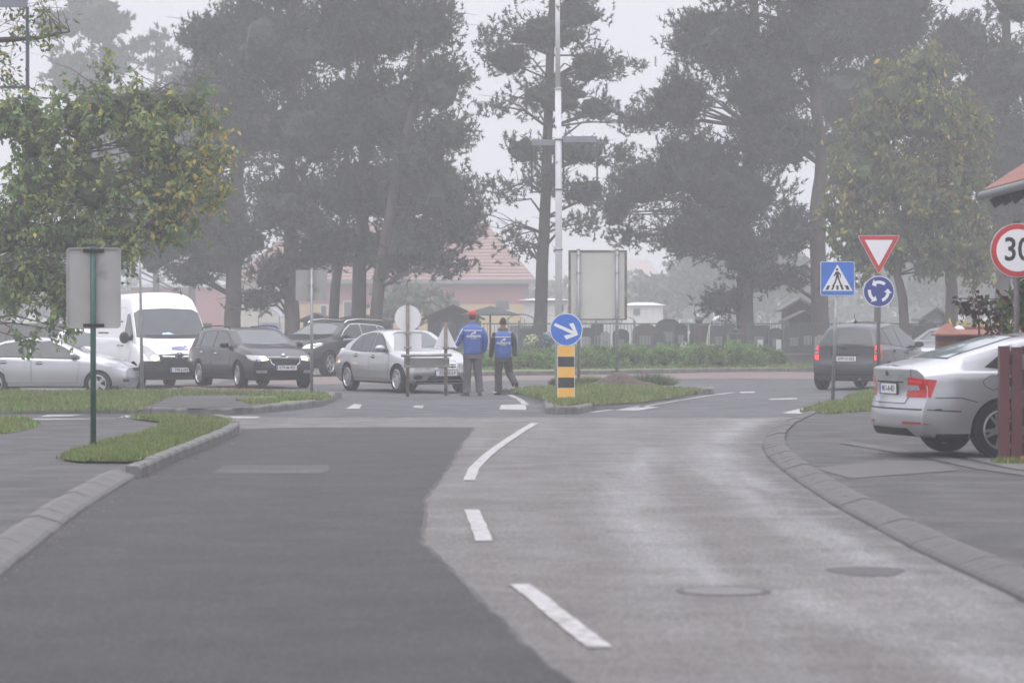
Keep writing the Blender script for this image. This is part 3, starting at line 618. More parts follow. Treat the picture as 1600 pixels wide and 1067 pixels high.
tree('pine leaning right over the house, rightmost of the close trio', 103, [(582, 515), (590, 450), (600, 390), (615, 300), (650, 150), (670, -50), (675, -250)], 22, [(672, 40, 52, 55), (680, 130, 60, 65), (700, 210, 45, 45), (690, 310, 62, 70), (650, 380, 62, 42), (692, 412, 50, 24), (722, 360, 38, 38), (620, 420, 40, 25), (670, -60, 70, 80), (735, 330, 25, 35), (655, 250, 60, 60), (715, 120, 18, 20)], seed=15, group=GP)
tree('solitary pine behind the white lamp post, clear bare trunk', 112, [(845, 510), (846, 440), (851, 340), (856, 200), (862, 50), (865, -150), (865, -330)], 23, [(862, -40, 105, 55), (855, 50, 95, 45), (905, 20, 55, 40), (790, 95, 50, 38), (925, 105, 55, 38), (985, 103, 26, 12), (760, 60, 22, 30), (865, 150, 80, 45), (930, 170, 45, 30), (815, 235, 42, 34), (900, 235, 75, 38), (785, 300, 36, 28), (915, 300, 55, 36), (850, 280, 50, 26), (795, 370, 22, 24), (810, 390, 14, 14), (905, 350, 40, 24), (965, 245, 40, 26), (860, -180, 80, 80), (770, 170, 28, 20), (985, 195, 18, 14)], seed=16, group=GP, dens=6, limb_n=3, inner=.5)
tree('broad pine above the dark urns, low branch on its left side', 108, [(1165, 512), (1163, 440), (1166, 350), (1172, 200), (1180, 0), (1185, -300)], 30, [(1060, 160, 62, 60), (1010, 190, 38, 24), (1000, 290, 58, 50), (1080, 260, 85, 75), (1110, 355, 100, 55), (1060, 385, 55, 28), (1165, 395, 60, 50), (1150, 300, 90, 70), (1128, 472, 32, 30), (1190, 440, 30, 25), (965, 330, 30, 36), (985, 370, 34, 20), (1190, 215, 60, 60)], seed=17, group=GP, limb_n=3)
tree('tallest right pine with a thick trunk showing behind the crossing sign', 105, [(1286, 520), (1280, 440), (1276, 330), (1283, 260), (1275, 150), (1260, 0), (1250, -300)], 30, [(1130, 60, 80, 75), (1195, 130, 85, 80), (1235, 220, 60, 55), (1235, 360, 45, 55), (1222, 435, 45, 28), (1160, -60, 110, 90), (1250, -60, 90, 100), (1260, 60, 80, 80), (1085, 40, 36, 30), (1070, 75, 28, 25), (1225, -180, 90, 80), (1320, 290, 24, 22)], seed=18, group=GP, limb_n=3)
tree('dense pine rising behind the chestnut tree', 118, [(1372, 515), (1372, 440), (1368, 300), (1360, 100), (1355, -250)], 12, [(1330, 40, 85, 80), (1330, 160, 85, 80), (1390, 130, 70, 80), (1400, 30, 80, 70), (1350, 250, 60, 50), (1360, -90, 110, 90), (1300, 230, 40, 30)], seed=19, group=GP)
tree('pine at the right edge with sky gaps near its top', 114, [(1565, 520), (1566, 400), (1570, 200), (1575, -200)], 28, [(1500, 60, 65, 50), (1570, 110, 80, 65), (1570, 230, 62, 75), (1575, 330, 45, 45), (1480, -60, 110, 60), (1590, 10, 50, 40), (1530, 160, 60, 60), (1580, 410, 34, 34), (1460, 110, 50, 50), (1640, 200, 70, 110)], seed=20, group=GP)
tree('pale distant pine at the upper left, tallest of the far ones', 200, [(160, 470), (162, 300), (165, 100), (165, -60)], 18, [(150, 30, 62, 50), (180, 95, 34, 35), (120, 120, 60, 45), (180, 190, 70, 60), (155, -40, 50, 40), (140, 280, 90, 70), (90, 40, 30, 30)], seed=21, dens=2.0, pr=.9, ln=.45, wd=.11)
tree('small pale distant pine left of the big pines', 205, [(243, 470), (244, 300), (245, 60)], 12, [(245, 62, 14, 18), (226, 78, 12, 14), (262, 84, 16, 18), (245, 105, 26, 20), (245, 170, 50, 40), (235, 250, 60, 55)], seed=22, dens=2.4, pr=.7, ln=.4, wd=.1)
tree('pale distant tree between the far pine and the big pines', 190, [(300, 470), (300, 250)], 14, [(290, 130, 40, 40), (280, 210, 60, 60), (200, 330, 90, 70), (290, 330, 60, 80), (130, 400, 90, 60)], seed=23, dens=2.2, pr=.9, ln=.45, wd=.11)
# hazy broadleaf trees far behind the graveyard
far_cols = [(.07, .09, .05), (.09, .11, .06), (.06, .075, .045)]
for i, (px_, tp, bl, lab) in enumerate([
        (1040, 445, [(1040, 450, 60, 34), (1000, 470, 40, 22), (1090, 430, 50, 40)], 'hazy bushy tree behind the urns, lowest of the far trees'),
        (1120, 400, [(1120, 420, 60, 55), (1080, 400, 40, 40), (1170, 470, 50, 40)], 'hazy rounded tree behind the broad pine'),
        (1240, 420, [(1240, 440, 50, 60), (1210, 410, 45, 50), (1290, 460, 50, 50)], 'hazy tree behind the little shed'),
        (1450, 400, [(1450, 420, 70, 60), (1380, 440, 50, 50), (1520, 430, 60, 60)], 'hazy tree mass behind the chestnut trunks'),
        (60, 400, [(60, 420, 80, 40), (-20, 400, 60, 60)], 'hazy tree behind the foliage at the left edge'),
        (650, 450, [(645, 462, 38, 34), (615, 480, 30, 20), (690, 478, 26, 18)], 'grey green bush in front of the pink house')]):
    tree(lab, 165 if i == 5 else 235, [(px_, 500), (px_, 430)], 8, bl, 'leaf', seed=40 + i, cat='tree', dens=1.6, pr=1.0, per=26, leaf=.55, cols=far_cols, asp=.8, limb_n=1)
bm = bmesh.new()
# low far woods closing the view
rg = np.random.default_rng(77)
fw = [(x, 492 - 26 * (.5 + .5 * math.sin(x * .013 + 1)) - rg.uniform(0, 14), 46, 36) for x in range(-700, 2400, 40)]
fo = leaf_crown('far_woods', [(a, b, c, d) for a, b, c, d in fw], 300, 78, dens=.55, pr=1.6, per=26, leaf=1.0, asp=.8, cols=far_cols); tag(fo, 'faint low woods closing the view behind everything', kind='stuff'); bm.free()

# chestnut-like tree on the right with big drooping leaves
cc = [(.12, .15, .045), (.09, .125, .04), (.145, .155, .05), (.10, .13, .05), (.15, .125, .05)]
def yl(p): return lambda C, rg_: np.full(len(C), p)
tree('big yellow green broadleaf tree above the roundabout sign', 94, [(1416, 520), (1411, 470), (1402, 430), (1412, 360), (1425, 250), (1440, 120)], 17,
     [(1440, 110, 42, 42), (1400, 150, 60, 50), (1460, 190, 75, 60), (1370, 200, 55, 50), (1350, 275, 60, 60), (1430, 280, 85, 70), (1330, 345, 48, 45), (1400, 360, 70, 50), (1480, 350, 65, 70), (1340, 395, 38, 36), (1450, 400, 40, 28), (1500, 270, 50, 70), (1310, 330, 26, 30), (1520, 410, 30, 40), (1510, 200, 40, 40), (1395, 405, 14, 18)], 'leaf', seed=50, cat='tree', dens=17, pr=.42, per=22, leaf=.24, asp=.5, cols=cc, yellow=yl(.05), droop=1.1, limb_n=2)
tree('broadleaf tree with a straight grey trunk right of the yellow green one', 99, [(1487, 520), (1486, 450), (1484, 380), (1490, 250)], 24, [(1500, 330, 50, 50), (1530, 380, 40, 50), (1480, 400, 50, 30), (1510, 250, 50, 50), (1540, 300, 30, 40)], 'leaf', seed=51, cat='tree', dens=8, pr=.42, per=20, leaf=.22, cols=[(.075, .075, .05), (.09, .085, .05), (.06, .06, .045)], droop=1.0)
# near tree on the left, turning yellow on its right side
def yel_left(C, rg_):
    px = 800 + C[:, 0] * FPX / C[:, 1]; py = HY - (C[:, 2] - CAMH) * FPX / C[:, 1]
    v = np.clip((px - 170) / 170, 0, 1) * .45 * np.clip(1 - abs(py - 280) / 160, 0, 1) + .02
    v += ((abs(px - 150) < 60) & (abs(py - 230) < 60)) * .1
    return v * rg_.uniform(.2, 1.8, len(C))
lb = [(60, 215, 60, 60), (20, 180, 50, 50), (140, 180, 75, 55), (165, 118, 14, 34), (215, 165, 60, 40), (285, 165, 50, 32), (315, 140, 14, 26), (240, 230, 80, 55), (325, 190, 26, 26), (60, 290, 80, 60), (150, 290, 80, 60), (250, 295, 66, 55), (305, 270, 42, 50), (325, 250, 24, 36), (20, 360, 60, 60), (110, 365, 70, 45), (190, 360, 60, 36), (255, 350, 46, 36), (50, 430, 52, 50), (95, 470, 34, 40), (15, 440, 36, 50), (190, 400, 24, 26), (290, 335, 24, 18), (135, 430, 20, 26), (350, 245, 8, 8), (347, 290, 10, 12), (110, 515, 10, 16), (45, 530, 12, 10), (90, 440, 30, 40), (335, 320, 8, 10)]
tree('near broadleaf tree at the left edge, its outer leaves turning yellow', 57, [(-110, 640), (-100, 540), (-60, 430), (10, 340), (90, 260), (170, 190)], 22, lb, 'leaf', seed=60, cat='tree', dens=26, pr=.34, per=26, leaf=.14, asp=.5, yellow=yel_left, droop=.75, jit=.09, cols=[(.12, .19, .06), (.15, .225, .065), (.10, .16, .06), (.21, .27, .07)], limb_n=1, inner=.5)
tree('sparse half bare tree reaching in at the top left corner', 46, [(-330, 740), (-320, 400), (-230, 200), (-120, 100), (-30, 65), (60, 60), (110, 50)], 26, [(10, 20, 30, 26), (60, 12, 32, 18), (0, 90, 24, 26), (25, 50, 24, 20), (90, 45, 30, 14), (20, 120, 26, 22), (70, 60, 40, 20)], 'leaf', seed=61, cat='tree', dens=9, pr=.3, per=12, leaf=.12, asp=.4, yellow=yl(.15), droop=.7, cols=[(.12, .16, .04), (.09, .13, .04)], limb_n=1, inner=0, tipf=.1)

# low junipers on the central island
SHR = [(x, y, r * .80, h * .74) for x, y, r, h in [(-0.6, 90.6, 1.7, .74), (0.7, 90.0, 1.3, .72), (2.15, 91.5, 1.5, .78), (1.6, 93, 1.2, .95), (3.2, 92.8, 1.5, .98), (4.6, 93.0, 1.35, .98), (5.75, 93.6, 1.15, .98), (6.95, 93.5, 1.25, 1.02), (7.9, 95.0, .85, .95)]]
SHL = ['juniper bush behind the taller man, low and wide', 'juniper bush just left of the arrow sign column', 'juniper bush between the column and the board posts', 'juniper bush in the back row behind the big board posts', 'wide juniper bush just right of the big board', 'juniper bush fourth from the right end of the hedge', 'juniper bush third from the right end, darkest underneath', 'juniper bush second from the right end of the hedge', 'small rounded juniper at the right end of the hedge']
for i, (x, y, r, h) in enumerate(SHR):
    root = empty('juniper_bush', (x, y, .12), label=SHL[i], cat='bush', group='junipers on the central island')
    rg = np.random.default_rng(200 + i); n = 300
    u = rg.uniform(0, 6.283, n); ph = np.arcsin(rg.uniform(-.02, 1, n)); wob = 1 + .13 * np.sin(3 * u + i) + .08 * np.sin(7 * u + 2 * i)
    dirs = np.c_[np.cos(u) * np.cos(ph), np.sin(u) * np.cos(ph), np.sin(ph)]; rad = rg.uniform(.86, 1.08, n) * wob * (1 + .10 * np.sin(5 * ph + 3 * u))
    c = dirs * rad[:, None] * np.array([r, r * .8, h * .78]); c[:, 2] = np.maximum(c[:, 2], .06); per = 42
    o_ = np.repeat(c, per, 0) + rg.normal(0, .05, (n * per, 3)); dd = np.repeat(dirs * np.array([1, 1, .45]) + np.array([0, 0, .12]), per, 0) + rg.normal(0, .45, (n * per, 3)); dd /= np.linalg.norm(dd, axis=1)[:, None]
    sd = np.cross(dd, rg.normal(size=dd.shape)); sd /= np.linalg.norm(sd, axis=1)[:, None]
    Ls = rg.uniform(.05, .13, (n * per, 1)); ws = .018
    V = np.stack([o_ - sd * ws, o_ + sd * ws, o_ + dd * Ls], 1); tint = np.repeat(rg.uniform(.45, 1.5, n), per)[:, None] * rg.uniform(.75, 1.25, (n * per, 1))
    Cc = np.ones((n * per, 3, 4)); Cc[:, :, :3] = (np.array([.14, .235, .07]) * tint)[:, None]
    link('foliage', leafmesh('foliage', V.reshape(-1, 3), np.arange(n * per * 3).reshape(-1, 3), Cc.reshape(-1, 4), M_leaf), root)
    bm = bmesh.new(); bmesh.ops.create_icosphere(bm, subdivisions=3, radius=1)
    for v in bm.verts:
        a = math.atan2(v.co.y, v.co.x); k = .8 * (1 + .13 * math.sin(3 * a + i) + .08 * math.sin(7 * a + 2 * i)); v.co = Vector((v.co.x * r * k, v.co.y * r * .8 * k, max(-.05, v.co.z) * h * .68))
    bobj('dark_core', bm, pm('juniper_shade', (.012, .016, .009), (.022, .026, .014), 9, .95, bump=.8), root)  # added solid core, blocks light; near-black colour puts in the shade between mounds
# ------------------------------------------------------------------ buildings beyond
M_rooft = pm('roof_tile_pink', (.30, .19, .165), (.25, .16, .14), 3, .8)
M_pink = pm('wall_red', (.36, .14, .15), (.33, .13, .14), 1, .8); M_yel = pm('wall_yellow', (.58, .42, .22), (.52, .38, .2), 1, .8)
M_whitew = pm('white_wall', (.62, .61, .60), (.52, .51, .5), 2, .8); M_darkwin = pm('window_dark', (.06, .065, .075), None, rough=.2)
M_wood = pm('dark_wood', (.05, .038, .034), (.08, .06, .05), 3, .85, stretch=(1, 1, 8)); M_fascia = pm('fascia', (.18, .18, .19), None, rough=.7)
Y0 = 205.0
b = empty('house', (PX(490, Y0), Y0, 0), label='long hip roofed house with red upper wall and yellow lower wall', cat='house')
x0, x1 = PX(372, Y0), PX(826, Y0); ox = b.location.x; x0 -= ox; x1 -= ox; ze = PZ(437, Y0); zm = PZ(475, Y0)
bm = bmesh.new(); box(bm, x0, x1, 0, 11, zm, ze); bobj('upper_wall', bm, M_pink, b)
bm = bmesh.new(); box(bm, x0 + .03, x1 - .03, .03, 10.97, -.1, zm); bobj('lower_wall', bm, M_yel, b)
bm = bmesh.new(); zr = ze + 4.1; e = .55
v = [bm.verts.new(c) for c in ((x0 - e, -e, ze), (x1 + e, -e, ze), (x1 + e, 11 + e, ze), (x0 - e, 11 + e, ze), (x0 + 4, 5.5, zr), (x1 - 3.0, 5.5, zr))]
for f in ((0, 1, 5, 4), (1, 2, 5), (2, 3, 4, 5), (3, 0, 4), (3, 2, 1, 0)): bm.faces.new([v[i] for i in f])
rf = bobj('roof', bm, M_rooft, b)
bm = bmesh.new()                                  # tile courses standing proud of the slope
for k in range(1, 17):
    t = k / 17; y = lerp(-e, 5.5, t); z = lerp(ze, zr, t); xa = lerp(x0 - e, x0 + 4, t); xb = lerp(x1 + e, x1 - 3, t); box(bm, xa, xb, y - .05, y + .03, z - .02, z + .045)
bobj('tile_courses', bm, M_rooft, rf)['kind'] = 'stuff'
bm = bmesh.new(); box(bm, x0 - e, x1 + e, -e - .12, -e, ze - .28, ze + .02); bobj('gutter', bm, M_fascia, b)
for (pa, pb, ya, yb) in ((702, 719, 468, 485), (774, 796, 468, 486), (655, 668, 468, 485), (536, 551, 470, 497), (500, 512, 476, 500), (440, 456, 470, 492)):
    xa, xb = PX(pa, Y0) - ox, PX(pb, Y0) - ox; za, zb = PZ(yb, Y0), PZ(ya, Y0)
    bm = bmesh.new(); box(bm, xa, xb, -.05, .02, za, zb); w = bobj('window', bm, M_whitew if pa in (536, 500) else M_fascia, b)
    bm = bmesh.new(); box(bm, xa + .08, xb - .08, -.08, -.052, za + .08, zb - .08); bobj('pane', bm, M_darkwin, w)
bm = bmesh.new(); tube(bm, [(x1 - .15, -.15, -.1), (x1 - .15, -.15, ze - .1)], .06, 6); bobj('downpipe', bm, M_fascia, b)

def simple_house(label, px0, px1, Yb, top, eave, roofm, wallm, windows=(), depth=8, cat='building', name='building', gable=False, base=-.1):
    xa, xb = PX(px0, Yb), PX(px1, Yb); h = empty(name, ((xa + xb) / 2, Yb, 0), label=label, cat=cat); w = (xb - xa) / 2; z1 = PZ(eave, Yb); z2 = PZ(top, Yb)
    bm = bmesh.new(); box(bm, -w, w, 0, depth, base, z1)
    if gable: prism(bm, [(-w, z1), (w, z1), (0, z2)], .002, depth - .002, 'xz')
    bobj('wall', bm, wallm, h)
    bm = bmesh.new(); e = .25
    if gable:
        sl = (z2 - z1) / w
        prism(bm, [(-w - e, z1 - e * sl), (0, z2), (w + e, z1 - e * sl), (w + e, z1 - e * sl + .1), (0, z2 + .1), (-w - e, z1 - e * sl + .1)], -e, depth + e, 'xz')
    else:
        v = [bm.verts.new(c) for c in ((-w - e, -e, z1), (w + e, -e, z1), (w + e, depth + e, z1), (-w - e, depth + e, z1), (-w * .55, depth / 2, z2), (w * .55, depth / 2, z2))]
        for f in ((0, 1, 5, 4), (1, 2, 5), (2, 3, 4, 5), (3, 0, 4), (3, 2, 1, 0)): bm.faces.new([v[i] for i in f])
    fixn(bm); bobj('roof', bm, roofm, h)
    for (pa, pb, ya, yb) in windows:
        bm = bmesh.new(); box(bm, PX(pa, Yb) - h.location.x, PX(pb, Yb) - h.location.x, -.06, .01, PZ(yb, Yb), PZ(ya, Yb)); bobj('window', bm, M_darkwin, h)
    return h
simple_house('low dull red building just visible above the white van', 205, 345, 235, 441, 449, M_fascia, M_pink, (), 7)
simple_house('low cream building with a reddish roof behind the left pines', 366, 452, 150, 424, 438, M_rooft, pm('cream_wall', (.55, .52, .46), (.5, .47, .42), 2, .8), ((384, 404, 452, 478), (420, 434, 452, 474)), 7)
simple_house('small white building seen right of the bare pine trunk', 978, 1036, 215, 472, 477, M_whitew, M_whitew, ((990, 1000, 482, 492),), 6)
simple_house('faint pale house with a pinkish roof behind the big board', 950, 1036, 330, 404, 440, pm('faded_roof', (.30, .24, .23), None, rough=.8), M_whitew, (), 9)
simple_house('white flat roofed kiosk behind the bare pine trunk', 818, 886, 150, 466, 469, M_whitew, M_whitew, ((868, 880, 476, 486),), 4, cat='kiosk', name='kiosk')
simple_house('little wooden shed with a gabled roof by the right pine trunk', 1228, 1272, 118, 469, 482, pm('shed_roof', (.13, .12, .13), None, rough=.8), M_wood, ((1240, 1262, 488, 500),), 2, cat='shed', name='shed', gable=True)
simple_house('dark low roofed hut behind the fence, right of the shed', 1236, 1282, 112, 489, 500, M_wood, M_wood, (), 2, cat='hut', name='hut', gable=True)
simple_house('dark pitched roof shelter left of the red capped man', 668, 748, 124, 479, 497, M_wood, M_wood, (), 3, cat='shelter', name='shelter', gable=True)
simple_house('dark barrel shaped hut behind the black suv roof', 474, 512, 126, 492, 500, M_wood, M_wood, (), 3, cat='hut', name='hut', gable=True)
simple_house('dark low shelter in the gap left of the grey green bush', 516, 610, 128, 494, 503, M_wood, M_wood, (), 3, cat='shelter', name='shelter', gable=True)
simple_house('grey gabled tomb house seen between the chestnut trunks', 1446, 1480, 116, 483, 495, pm('slate', (.12, .12, .13), None, rough=.7), M_fascia, (), 2, cat='tomb', name='tomb_house', gable=True)
# garden parasol and white covered stalls
def parasol(px, Yb, half, top, rim, label):
    x = PX(px, Yb); r = half * Yb / FPX; z1 = PZ(rim, Yb); z2 = PZ(top, Yb); t = empty('parasol', (x, Yb, 0), label=label, cat='parasol')
    bm = bmesh.new(); tube(bm, [(0, 0, 0), (0, 0, z2 - .02)], .035, 8); bobj('pole', bm, M_wood, t)
    bm = bmesh.new(); n = 8; a = bm.verts.new((0, 0, z2)); a2 = bm.verts.new((0, 0, z2 - .05)); rim_ = [bm.verts.new((math.cos(k * 2 * math.pi / n + .39) * r, math.sin(k * 2 * math.pi / n + .39) * r, z1)) for k in range(n)]; rb = [bm.verts.new(v.co - Vector((0, 0, .05))) for v in rim_]
    for k in range(n):
        bm.faces.new((a, rim_[k], rim_[(k + 1) % n])); bm.faces.new((a2, rb[(k + 1) % n], rb[k])); bm.faces.new((rim_[k], rb[k], rb[(k + 1) % n], rim_[(k + 1) % n]))
    bobj('canopy', bm, pm('grey_green_canvas', (.10, .115, .11), (.13, .145, .14), 2, .9), t)
parasol(766, 108, 50, 478, 491, 'wide grey green parasol between the two men')
def stall(label, pa, pb, Yb, top, low, mat):
    xa, xb = PX(pa, Yb), PX(pb, Yb); zt, zl = PZ(top, Yb), PZ(low, Yb); w = (xb - xa) / 2; t = empty('covered_stall', ((xa + xb) / 2, Yb, 0), label=label, cat='market stall')
    bm = bmesh.new(); n = 10; pr = [(lerp(-w, w, k / n), zl + (zt - zl) * math.sin(math.pi * k / n) ** .7) for k in range(n + 1)]; prism(bm, pr + [(p[0], p[1] - .06) for p in pr[::-1]], 0, 2.4, 'xz'); fixn(bm); bobj('cover', bm, mat, t)
    bm = bmesh.new(); box(bm, -w + .1, w - .1, .1, 2.2, 0, zl - .3); bobj('counter', bm, mat, t)
    for sx in (-w + .05, w - .05):
        bm = bmesh.new(); tube(bm, [(sx, .1, 0), (sx, .1, zl)], .03, 6); bobj('post', bm, M_fascia, t)
stall('white sheeted stall behind the shorter man', 765, 815, 135, 484, 495, M_whitew)
stall('grey covered stall left of the bare pine', 792, 836, 128, 490, 498, M_fascia)
stall('white sheeted stall beside the bare pine trunk', 818, 872, 140, 488, 497, M_whitew)
stall('white stall beneath the back of the big board', 905, 992, 138, 490, 497, M_whitew)
stall('blue and white covered stall behind the dark estate car', 402, 438, 135, 482, 494, pm('blue_sheet', (.16, .19, .33), (.5, .5, .52), 1.2, .8))
stall('white sheeted stall at the far right of the graveyard', 1118, 1150, 150, 492, 499, M_whitew)
bm = bmesh.new(); box(bm, PX(-200, 118), PX(330, 118), 118, 118.25, -.3, PZ(505, 118)); o = bobj('garden_wall', bm, pm('grey_render', (.16, .16, .165), (.13, .13, .135), 1, .9)); tag(o, 'long grey wall behind the silver hatchback and the van', 'wall')

# fence on a low wall
M_fence = pm('fence_green', (.06, .10, .095), (.08, .115, .105), 4, .6)
fx0, fx1, FY = PX(690, 99), PX(1640, 99), 99.0
lw = empty('boundary_wall', (fx0, FY + .12, 0), label='low weathered concrete wall carrying the green fence', cat='wall')
bm = bmesh.new(); box(bm, 0, fx1 - fx0, -.12, .12, -.1, .42); bobj('wall_body', bm, pm('old_concrete', (.14, .135, .13), (.10, .098, .095), 1.5, .9, bump=.5), lw)
bm = bmesh.new(); box(bm, -.02, fx1 - fx0 + .02, -.16, .16, .42, .48); bobj('coping', bm, pm('old_coping', (.17, .165, .16), (.12, .118, .115), 1.5, .9), lw)
pan = 1.30; npan = int((fx1 - fx0) / pan); fr = empty('iron_fence', (fx0, FY + .12, .48), label='green iron railing fence standing on the low wall', cat='fence')
bm = bmesh.new(); box(bm, -.03, .03, -.03, .03, 0, 1.10); post_me = mesh_from_bm('post', bm, M_fence)
bm = bmesh.new(); box(bm, .04, pan - .04, -.015, .015, .98, 1.02); rail_me = mesh_from_bm('rail', bm, M_fence)
bm = bmesh.new()
for k in range(1, 11): x = k * pan / 11; box(bm, x - .009, x + .009, -.009, .009, .10, .98)
pick_me = mesh_from_bm('picket_row', bm, M_fence)
for i in range(npan + 1):
    link('post', post_me, fr, (i * pan, 0, 0))
    if i < npan:
        for z in (0, -.89): link('rail', rail_me, fr, (i * pan, 0, z))
        link('picket_row', pick_me, fr, (i * pan, 0, 0))['kind'] = 'stuff'

# headstones, urns, clipped shrubs behind the fence
M_gran = pm('dark_granite', (.045, .045, .05), (.07, .068, .072), 20, .35); M_gran2 = pm('brown_granite', (.12, .085, .07), (.09, .065, .055), 15, .5); M_gran3 = pm('grey_granite', (.30, .29, .28), (.24, .235, .23), 15, .6)
def headstone(px, Yb, w, top, label, style='round', mat=None):
    x = PX(px, Yb); hw = w * Yb / FPX / 2; z = PZ(top, Yb); t = empty('headstone', (x, Yb, 0), label=label, cat='headstone', group='headstones behind the fence')
    if style == 'round': pr = [(-hw, .15)] + [(-hw * math.cos(a), z - hw * .6 + hw * .6 * math.sin(a)) for a in [math.pi * k / 10 for k in range(11)]] + [(hw, .15)]
    elif style == 'square': pr = [(-hw, .15), (-hw, z - .06), (-hw + .05, z), (hw - .05, z), (hw, z - .06), (hw, .15)]
    elif style == 'peak': pr = [(-hw, .15), (-hw * .95, z - hw * .5), (0, z), (hw * .95, z - hw * .5), (hw, .15)]
    else: pr = [(-hw * .5, .15), (-hw * .8, .5), (-hw, z - .15), (-hw * .8, z), (hw * .8, z), (hw, z - .15), (hw * .8, .5), (hw * .5, .15)]
    bm = bmesh.new(); prism(bm, pr, -.08, .08, 'xz'); fixn(bm); bobj('slab', bm, mat or M_gran, t)
    bm = bmesh.new(); box(bm, -hw - .1, hw + .1, -.25, .25, -.05, .15); bobj('plinth', bm, mat or M_gran, t)
    bm = bmesh.new(); box(bm, -hw * .45, hw * .45, -.086, -.081, z * .5, z * .72); bobj('plaque', bm, M_fascia, t)
for a in [(694, 103, 34, 500, 'wide dark headstone left of the parasol pole', 'round'), (722, 105, 26, 498, 'dark headstone directly behind the red capped man', 'square'),
          (822, 104, 24, 512, 'dark headstone just right of the shorter man', 'round'), (838, 106, 16, 506, 'narrow dark headstone at the foot of the bare pine', 'peak'),
          (920, 103, 22, 512, 'dark headstone seen under the left part of the big board', 'square'), (933, 102, 20, 506, 'tall dark headstone under the big board', 'square'), (946, 101.5, 16, 517, 'light grey headstone with a plaque under the big board', 'peak', M_gran3), (916, 101.5, 14, 526, 'small light grey headstone left of the board post', 'square', M_gran3),
          (970, 104, 26, 514, 'dark rounded headstone right of the board post', 'round'), (1008, 103, 40, 506, 'broad brown rounded headstone right of the big board', 'round', M_gran2), (1044, 105, 38, 498, 'tall dark rounded headstone under the faint trees', 'round'),
          (1064, 103, 20, 504, 'dark peaked headstone left of the brown urn', 'peak'), (1122, 104, 26, 508, 'dark square headstone right of the brown urn', 'square'), (1140, 106, 20, 504, 'dark headstone at the foot of the broad pine', 'round'),
          (1152, 103, 22, 514, 'dark low headstone below the broad pine', 'square'), (1186, 104, 34, 508, 'wide black headstone behind the white stakes', 'square'), (1212, 103, 22, 512, 'black headstone left of the shed', 'round'),
          (1240, 104, 30, 510, 'black headstone below the shed window', 'square'), (1262, 103, 28, 506, 'black headstone right below the shed', 'square'), (1334, 104, 22, 512, 'dark headstone seen above the grey hatchback roof', 'square'), (1418, 104, 30, 505, 'dark headstone right of the curved chestnut trunk', 'round'), (1436, 103, 22, 508, 'dark headstone left of the brick pillar', 'square'), (1454, 104, 20, 502, 'dark peaked headstone next to the brick pillar', 'peak'),
          (1086, 104.5, 18, 520, 'small black headstone hidden behind the brown urn', 'square'), (1030, 102, 18, 520, 'small black headstone in front of the broad brown one', 'square')]:
    headstone(a[0], a[1], a[2], a[3], a[4], a[5], a[6] if len(a) > 6 else None)
def urn(px, Yb, r, top, label, mat):
    t = empty('stone_urn', (PX(px, Yb), Yb, 0), label=label, cat='urn'); z = PZ(top, Yb)
    bm = bmesh.new(); rr = lathe(bm, [(r * .5, 0), (r * .55, .1), (r * .35, .2), (r * .5, .4), (r * .85, z * .7), (r, z * .95), (r * 1.06, z), (r * .9, z)], 18); bm.faces.new(rr[-1]); bobj('vessel', bm, mat, t)
    bm = bmesh.new(); bmesh.ops.create_uvsphere(bm, u_segments=12, v_segments=8, radius=r * .42)
    for v in bm.verts: v.co.z += z + r * .35
    bobj('ball', bm, M_gran, t, 40)
urn(1092, 102.2, .34, 506, 'big brown stone urn topped with a dark ball', M_gran2)
urn(1150, 101.2, .22, 520, 'small dark urn at the foot of the broad pine', M_gran)
for px, lab in ((1188, 'short white stake left of the pair behind the junipers'), (1217, 'short white stake right of the pair behind the junipers')):
    bm = bmesh.new(); x = PX(px, 98); box(bm, x - .08, x + .08, 98, 98.15, .1, .95); o = bobj('white_stake', bm, M_whitew); tag(o, lab, 'stake')
bm = bmesh.new(); x = PX(1282, 98.3); hw = .19
for k in range(4): box(bm, x - hw + k * .1, x - hw + k * .1 + .085, 98.3, 98.34, .12, 1.05 + (.06 if k in (1, 2) else 0))
o = bobj('picket_gate', bm, pm('weathered_boards', (.3, .29, .27), (.24, .23, .22), 4, .8)); tag(o, 'little pale board gate left of the grey hatchback', 'gate')
# flowers on graves
def bouquet(px, py, Yb, r, cols, label, seed, stem=True):
    c = P(px, py, Yb); t = empty('flower_bouquet', (c.x, Yb, 0), label=label, cat='flowers')
    bm = bmesh.new(); tube(bm, [(0, 0, .1), (0, 0, c.z - r * .3)], .05, 6); bobj('stem', bm, M_gran, t)
    rg = np.random.default_rng(seed); n = 260; d = rg.normal(size=(n, 3)); d /= np.linalg.norm(d, axis=1)[:, None]; o_ = d * r * rg.uniform(.6, 1, (n, 1)) + np.array([0, 0, c.z]); a = rg.normal(size=(n, 3)); a /= np.linalg.norm(a, axis=1)[:, None]; s = np.cross(a, d); s /= np.linalg.norm(s, axis=1)[:, None]
    w = .05; V = np.stack([o_ - s * w, o_ + np.cross(s, d) * w, o_ + s * w, o_ - np.cross(s, d) * w], 1); Cc = np.ones((n, 4, 4)); cl = np.array(cols)[rg.integers(0, len(cols), n)] * rg.uniform(.7, 1.1, (n, 1)); Cc[:, :, :3] = cl[:, None]
    link('petals', leafmesh('petals', V.reshape(-1, 3), np.arange(n * 4).reshape(-1, 4), Cc.reshape(-1, 4), M_leaf), t)
bouquet(831, 533, 98, .26, [(.55, .6, .35), (.6, .6, .5), (.12, .2, .06)], 'white and pale yellow flowers left of the arrow sign', 1)
bouquet(857, 530, 98, .3, [(.08, .16, .28), (.1, .2, .2), (.3, .36, .4)], 'blue grey wreath behind the arrow sign', 2)
